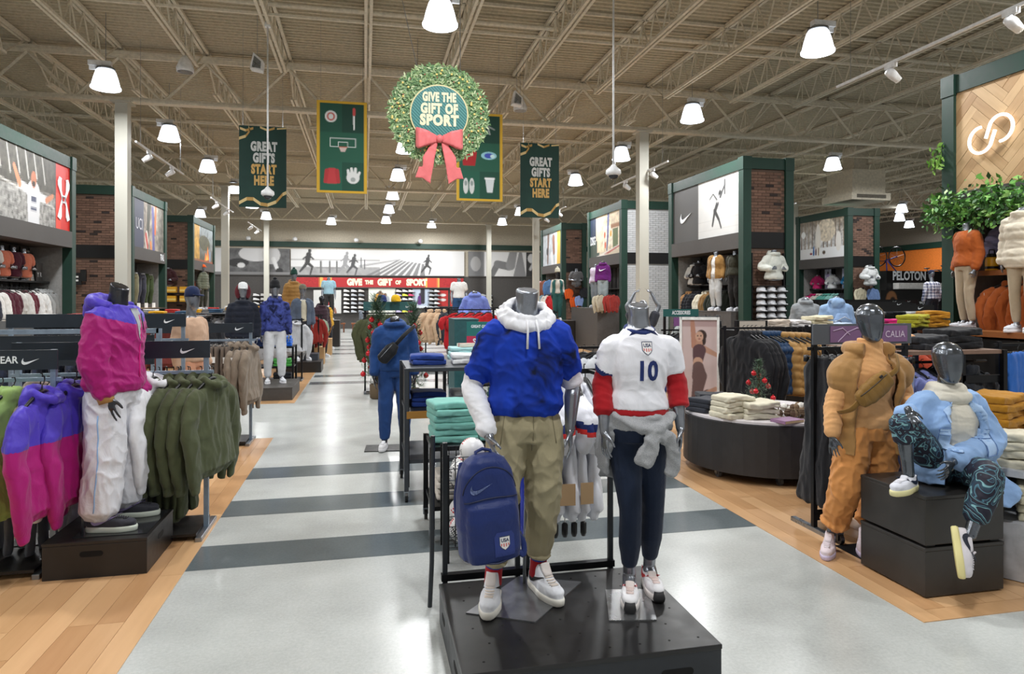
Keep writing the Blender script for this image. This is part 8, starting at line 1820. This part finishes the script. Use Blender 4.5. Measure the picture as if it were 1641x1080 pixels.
for i, (x0, x1, y, z, lb) in enumerate(((8.6, 10.4, 11.0, 1.5, 'nearest long black shelf unit below the snowy forest tower'), (9.8, 12.2, 13.5, 1.55, 'second long black shelf unit below the snowy forest tower'), (11.5, 14.5, 16.2, 1.6, 'third long black shelf unit below the snowy forest tower'), (13.5, 17.0, 18.4, 1.6, 'farthest long black shelf unit below the snowy forest tower'))):
    t = thing('shelf_unit', lb, 'shelf unit', ((x0+x1)/2, y, 0)); w = (x1-x0)/2
    ob('back_panel', MB().box(-w, w, .0, .04, 0, z).mesh(), t, m=M_BLACK)
    for k in range(5): ob('shelf', MB().box(-w, w, -.35, 0, .2+k*.3, .225+k*.3).mesh(), t, m=M_BLACKM)
    for s in (-1, 1): ob('end_panel', MB().box(s*w-.02, s*w+.02, -.36, .05, 0, z).mesh(), t, m=M_BLACK)
    hd = ob('header', MB().box(-w, w, -.37, -.35, z-.02, z+.1).mesh(), t, m=M_BLACK); ob('emblem', swoosh_mesh(.12, .004), hd, (w-.3, -.37, z+.04), m=M_LOGO)
    nn = int((x1-x0)/.42)
    for k in range(nn):
        c = ('#8f9194', '#d8d9da', '#b0432c', '#3a3f4a', '#c9c4b8', '#5c6b80', '#d87a2c')[(k*3+i) % 7]; stack(x0+.25+k*.42, y-.17, 1.13, 2, fab(c), {'#8f9194': 'folded grey shirt', '#d8d9da': 'folded white shirt', '#b0432c': 'folded red shirt', '#3a3f4a': 'folded slate shirt', '#c9c4b8': 'folded beige shirt', '#5c6b80': 'folded steel blue shirt', '#d87a2c': 'folded orange shirt'}[c], 'on the %s, %s from the left' % (lb.split(' long')[0]+' shelf unit', ordn(k)), 'folded shirts on the '+lb)
        stack(x0+.25+k*.42, y-.17, 1.43, 1, fab(('#d8d9da', '#8f9194', '#23262c')[(k+i) % 3]), 'folded %s top' % ('white', 'grey', 'black')[(k+i) % 3], 'on top shelf of the %s, %s from left' % (lb.split(' long')[0]+' unit', ordn(k)), 'folded tops on the '+lb)
mann('mannequin in plaid shirt and navy cap, far right', 'M', (17.9, 18.4, .75), R(170), 1.05, ('sweater', '#c9c9d4'), bottom=('trousers', '#2a2c33'), head=True, hat=('cap', '#1a2440'), topm=mat('#d8d8e0', .85, 0, 'plaid', color2='#2c3150')); plinth('display_plinth', 'plinth under the plaid shirt mannequin', 17.3, 18.5, 17.9, 18.9, .73)
hang_row('jersey', '#c22026', 3, (17.9, 17.6, 2.2), (18.1, 17.5, 2.2), .3, 'tall red shirt', 'right of the plaid shirt mannequin', 'red shirts far right', fab('#c22026'), 1.3); rack('black rack of red shirts at the far right', 17.6, 18.9, 17.55, 2.2, None, m=M_BLACKM)
# bicycles and the bike bar
t = thing('bike_platform', 'black platform with white lettering and a pale bench below the bicycles', 'sign', (23.4, 25.5, 0)); ob('base', MB().box(-1.3, 2.6, -.4, .6, 0, 2.95).mesh(), t, m=M_PLASTK); ob('bench', MB().box(-1.0, 1.6, -.75, -.42, 2.15, 2.42).mesh(), t, m=M_WHITE, bevel=.02); ob('lettering', text_mesh('PELOTON', .38, .72, .05), t, (-.15, -.42, 2.72), m=M_LOGO)
t2 = thing('wall_panel', 'black panel with a crouching cyclist print and three white text lines', 'sign', (22.6, 24.3, 0)); ob('print_panel', poster(3.0, 1.0, 60, 20, [('bg', '#121213'), ('e', .18, .6, .09, .36, '#7d5638'), ('e', .2, .5, .05, .22, '#231a16'), ('c', .16, .0, .3, .35, .1, .06, '#8d5f42'), ('c', .3, .35, .42, .3, .06, .04, '#8d5f42')]), t2, (0, 0, 1.1), m=M_PRINT); ob('frame', MB().box(-1.5, 1.5, .02, .06, .9, 2.1).mesh(), t2, m=M_PLASTK)
for i, s in enumerate(('RETURN THE', 'WORLD OUT OF', 'POSSIBLE')): ob('lettering', text_mesh(s, .10, .8, .04), t2, (.85, -.004, 1.75-i*.19), m=M_LOGO)
def bike(label, loc, rz, c, tilt=0, s=1.0):
    t = thing('bicycle', label, 'bicycle', loc, rz, None, s); t.rotation_euler = (0, tilt, rz); m = mat(c, .4, .2); r = .34
    for x in (-.52, .52):
        w = ob('wheel', MB().tube([(x+r*math.cos(a), 0, r+r*math.sin(a)) for a in np.linspace(0, 2*PI, 24, endpoint=False)], .022, 6, closed=True).mesh(smooth=True), t, m=M_PLASTK); k = MB(); [k.tube([(x, 0, r), (x+r*math.cos(a), 0, r+r*math.sin(a))], .004, 3) for a in np.linspace(0, 2*PI, 10, endpoint=False)]; ob('spokes', k.mesh(), w, m=M_STEEL, kind='stuff')
    k = MB(); [k.tube([a, b], .02, 6) for a, b in (((-.52, 0, r), (-.08, 0, .28)), ((-.08, 0, .28), (-.2, 0, .82)), ((-.52, 0, r), (-.17, 0, .7)), ((-.08, 0, .28), (.36, 0, .72)), ((-.18, 0, .74), (.36, 0, .78)), ((.36, 0, .86), (.52, 0, r)))]; ob('frame', k.mesh(smooth=True), t, m=m)
    ob('saddle', MB().ell((-.21, 0, .86), (.13, .06, .03)).mesh(smooth=True), t, m=M_PLASTK); ob('handlebar', MB().tube([(.42, -.25, .95), (.36, -.1, .93), (.36, .1, .93), (.42, .25, .95)], .013, 6).mesh(smooth=True), t, m=M_PLASTK); ob('crank', MB().tube([(-.08, -.02, .28), (-.08, .02, .28)], .09, 12).mesh(), t, m=M_STEEL)
bike('teal bicycle standing on end on the bike platform', (22.55, 25.6, 2.95), 0, '#2aa59a', R(-90), 1.25); bike('blue bicycle standing on end on the bike platform', (23.5, 25.6, 2.95), 0, '#2440a0', R(-90), 1.25)
for i in range(7): bike('dark bicycle in the row below the orange wall, %s from the left' % ordn(i), (26.5+i*.6, 27.2-i*.35, 2.25+.12*(i % 2)), R(-60), ('#3a3d42', '#8d9298', '#22252a')[i % 3], 0, 1.1)
plinth('bike_stage', 'long dark stage carrying the row of bicycles', 26.05, 30.8, 24.4, 28.0, 2.22, M_BLACK, 'stage')

# back wall: murals, banner, shoe wall --------------------------------------------
def wallprint(label, x0, x1, z0, z1, nx, nz, shapes, yy=40.38, name='wall_mural', cat='mural', m=None):
    t = thing(name, label, cat, ((x0+x1)/2, yy, z0)); ob('print_panel', poster(x1-x0, z1-z0, nx, nz, shapes, .03), t, m=m or M_PRINT); ob('edge_strip', MB().box(-(x1-x0)/2, (x1-x0)/2, -.01, .03, -.06, -.0).mesh(), t, m=M_BAND); return t
def runner(cx, y, h, a, c, lean=.0): return [('c', cx, y+.45*h, cx-.28*h/a, y+.1*h, .07*h, .035*h, c), ('c', cx, y+.45*h, cx+.2*h/a, y+.3*h, .07*h, .045*h, c), ('c', cx+.2*h/a, y+.3*h, cx+.12*h/a, y, .04*h, .03*h, c), ('c', cx, y+.45*h, cx+.06*h/a, y+.78*h, .09*h, .1*h, c), ('e', cx+.1*h/a, y+.93*h, .065*h/a, .08*h, c), ('c', cx+.06*h/a, y+.76*h, cx+.24*h/a, y+.6*h, .035*h, .03*h, c), ('c', cx+.04*h/a, y+.76*h, cx-.16*h/a, y+.6*h, .035*h, .03*h, c)]
a_ = 10.0/1.45
mur = [('bg', '#d6d6d6'), ('r', 0, 0, .5, .32, '#9a9a9a'), ('n', 0, 0, .5, .32, 3, .15), ('r', 0, .58, .5, .61, '#8b8b8b'), ('r', .14, .28, .3, .3, '#6b6b6b'), ('r', .16, .08, .172, .55, '#6b6b6b'), ('r', .21, .08, .22, .55, '#6b6b6b'), ('r', .25, .08, .26, .55, '#6b6b6b')]
mur += runner(.09, .03, .98, a_, '#3b3b3c')+runner(.30, .02, .9, a_, '#8a8a8c')+runner(.345, .02, .82, a_, '#4a4a4c')
for i in range(8): mur += [('p', [(.42+i*.045, 0), (.45+i*.045, 0), (.62+i*.02, .62-.02*i), (.605+i*.02, .62-.02*i)], '#7d7d7e')]
mur += [('p', [(.38, .3), (.62, .62), (.62, .66), (.38, .4)], '#a7a7a8'), ('r', .39, .3, .395, .7, '#55555a'), ('r', .41, .25, .415, .62, '#55555a')]+runner(.775, .06, .8, a_, '#3a3a3b')
wallprint('wide black and white running mural on the back wall', -4.15, 5.85, 3.12, 4.60, 200, 30, mur)
wallprint('dark black and white football mural left on the back wall', -8.3, -4.2, 3.12, 4.60, 80, 30, [('bg', '#5a5a5b'), ('n', 0, 0, 1, 1, 4, .35), ('r', 0, 0, .13, 1, '#cfcfd0'), ('e', .55, .8, .22, .3, '#c9c9ca'), ('e', .32, .45, .14, .16, '#2b2b2c'), ('e', .36, .35, .05, .1, '#d2d2d2'), ('e', .75, .75, .12, .35, '#bdbdbe'), ('c', .78, .6, .84, .15, .08, .06, '#d0d0d0'), ('e', .86, .14, .05, .12, '#262627'), ('r', 0, 0, 1, .1, '#7b7b7c')])
wallprint('black and white stretching athlete mural right on the back wall', 6.1, 10.6, 3.12, 4.60, 90, 30, [('bg', '#d8d8d8'), ('r', 0, 0, .22, 1, '#77787a'), ('e', .1, .5, .07, .3, '#a9a9aa'), ('c', .32, .05, .4, .5, .12, .13, '#6d6d6e'), ('c', .4, .5, .56, .4, .16, .16, '#767677'), ('c', .58, .45, .62, 1, .2, .16, '#8b8b8c'), ('p', [(.62, 0), (.8, 0), (.74, 1), (.7, 1)], '#88888a'), ('r', .8, 0, 1, 1, '#333334'), ('e', .88, .75, .06, .2, '#cfcfd0'), ('c', .86, .3, .9, .6, .06, .04, '#bdbdbe'), ('c', .92, .3, .94, .55, .05, .03, '#bdbdbe')])
t = wallprint('long red holiday banner with cream lettering across the back wall', -3.9, 5.8, 2.42, 2.98, 120, 8, [('bg', '#a8262a'), ('n', 0, 0, .14, 1, 9, .4), ('n', .86, 0, 1, 1, 9, .4), ('r', .14, 0, .155, 1, '#d9b45a'), ('r', .155, 0, .195, 1, '#c8402c'), ('r', .195, 0, .205, 1, '#d9b45a'), ('r', .765, 0, .775, 1, '#d9b45a'), ('r', .775, 0, .84, 1, '#cc4a38'), ('r', .84, 0, .85, 1, '#d9b45a')], 40.3, 'wall_banner', 'banner')
for s, x, h_ in (('GIVE', -1.55, .36), ('THE', -.72, .22), ('GIFT', .18, .36), ('OF', .96, .22), ('SPORT', 2.05, .36)): ob('lettering', text_mesh(s, h_, .80, .10), t, (x, -.005, .28), m=mat('#efe6c4', .6))
wallprint('pale print of a seated player in red on the shoe wall', -2.9, -1.35, .9, 2.25, 30, 26, [('bg', '#cfcfcc'), ('c', .55, .6, .6, .3, .14, .16, '#a8343a'), ('e', .57, .82, .07, .08, '#6b4a38'), ('c', .5, .25, .75, .2, .1, .08, '#dcdcdc'), ('c', .75, .2, .8, 0, .06, .05, '#8a5a48')], 40.36, 'wall_print', 'print')
wallprint('tall bright print of two players in yellow on the shoe wall', .2, 1.75, .1, 2.38, 32, 46, [('bg', '#d9dcd2'), ('n', 0, 0, 1, 1, 3, .1), ('c', .42, .78, .42, .58, .12, .11, '#33363c'), ('c', .33, .8, .27, .66, .05, .04, '#d8952c'), ('c', .52, .8, .56, .6, .05, .05, '#d8952c'), ('e', .43, .88, .07, .05, '#7a5a46'), ('c', .66, .72, .66, .6, .08, .1, '#9aa0a8'), ('e', .62, .82, .06, .05, '#6a4e3e')], 40.36, 'wall_print', 'print')
wallprint('blue grey print of a climber in purple on the shoe wall', 2.75, 3.75, 1.2, 2.32, 24, 26, [('bg', '#b9c6d8'), ('c', .45, .55, .42, .3, .12, .14, '#5a2a72'), ('c', .6, .95, .62, .3, .12, .1, '#2b2b33'), ('e', .46, .72, .08, .08, '#3a3040'), ('r', 0, 0, 1, .12, '#d6dde4')], 40.36, 'wall_print', 'print')
for x0, c, lb in ((4.25, '#b02a28', 'narrow red print left of the white tee mannequin'), (5.0, '#b8352c', 'square red shoe print right of the white tee mannequin'), (-9.0, '#b8352c', 'red shoe print far left on the back wall')):
    wallprint(lb, x0, x0+.62, 1.3, 2.25, 14, 20, [('bg', c), ('e', .5, .7, .3, .08, '#e0dedb'), ('e', .5, .4, .3, .08, '#e0dedb'), ('n', 0, 0, 1, 1, 3, .15)], 40.36, 'wall_print', 'print')
# each shoe on its ledge
sm = MB(); sm.loft([[(x, y, z) for x, y in ((-.15, -.045), (.10, -.05), (.15, 0), (.10, .05), (-.15, .045))] for z in (0, .03)]); sm.loft([[(x*k+o, y*k2, z) for x, y in ((-.14, -.04), (.10, -.045), (.14, 0), (.10, .045), (-.14, .04))] for z, k, k2, o in ((.03, 1, 1, 0), (.06, .9, .9, -.01), (.10, .45, .7, -.075), (.115, .42, .65, -.08))]); WSH = sm.mesh()
def shoes_block(x0, nx, nz, z0, cols, where, pitch=.42, dz=.24):
    t = thing('shoe_ledges', 'set of thin dark ledges holding shoes ' + where, 'shelf', (x0, 40.3, z0)); 
    for r in range(nz): ob('ledge', MB().box(-.25, (nx-1)*pitch+.25, -.1, .1, r*dz-.015, r*dz).mesh(), t, m=M_BAND)
    for r in range(nz):
        for c in range(nx):
            o = ob('trainer', WSH, None, (x0+c*pitch, 40.25, z0+r*dz), (0, 0, rs.uniform(-.15, .15)), m=mat(cols[(r*nx+c*2) % len(cols)], .6)); o.scale = (1.15, 1.15, 1.15)
            tag(o, 'single trainer on the ledges %s, row %s up, %s along' % (where, ordn(r), ordn(c)), 'shoe', 'trainers on the back wall ledges')
LC_ = ['#d8d8d8', '#c9c6c2', '#b0b4ba', '#dcd8d2', '#8d9298', '#cfd3d8']
shoes_block(-1.05, 3, 6, .95, LC_, 'beside the player in red'); shoes_block(1.95, 3, 6, .95, ['#b8b0d0', '#d8d4d8', '#d8d84a', '#e0dcd8', '#c2406a', '#d0d0d4'], 'right of the tall bright print', .36)
shoes_block(3.9, 2, 6, .95, LC_, 'right of the climber print', .3); shoes_block(6.6, 3, 5, .95, LC_, 'at the right of the back wall', .4); shoes_block(-6.0, 4, 5, .95, ['#d8d8d8', '#b03030', '#c9c6c2', '#9ab03a'], 'at the left of the back wall', .4)
for x, y, lb in ((-1.6, 36.2, 'left'), (-.1, 36.0, 'right')):
    t = thing('bench', '%s wooden try on bench before the shoe wall' % lb, 'bench', (x, y, 0)); ob('seat', MB().box(-.6, .6, -.25, .25, .42, .48).mesh(), t, m=mat('#8a4f2c', .5, 0, 'wood'))
    for sx in (-1, 1):
        for sy in (-1, 1): ob('leg', MB().box(sx*.52-.03, sx*.52+.03, sy*.2-.03, sy*.2+.03, 0, .42).mesh(), t, m=mat('#6b3c22', .5))
for i, (x, y, c) in enumerate(((-1.9, 36.2, '#d8d8d8'), (-1.3, 36.2, '#33363c'))): o = ob('trainer', WSH, None, (x, y, .48), (0, 0, .3), m=mat(c, .6)); tag(o, '%s trainer left on the left bench' % ('white', 'black')[i], 'shoe'); o.scale = (1.1, 1.1, 1.1)
mann('mannequin crouched height figure in grey top by the shoe wall', 'M', (-.2, 36.9, .0), R(90), .7, ('hoodie', '#6a737e'), bottom=('trousers', '#3a4656'))
for x, lb in ((-6.4, 'far left'), (-3.9, 'left'), (-.5, 'centre left'), (3.2, 'centre right')):
    t = thing('wall_washer', 'small white wall light above the back mural, %s' % lb, 'wall light', (x, 40.1, 5.1)); ob('arm', MB().box(-.02, .02, 0, .28, .0, .03).mesh(), t, m=M_PLASTW); ob('head', MB().lathe([(.09, -.05), (.13, .0), (.13, .1), (.06, .16)], 12).mesh(smooth=True), t, m=M_PLASTW)
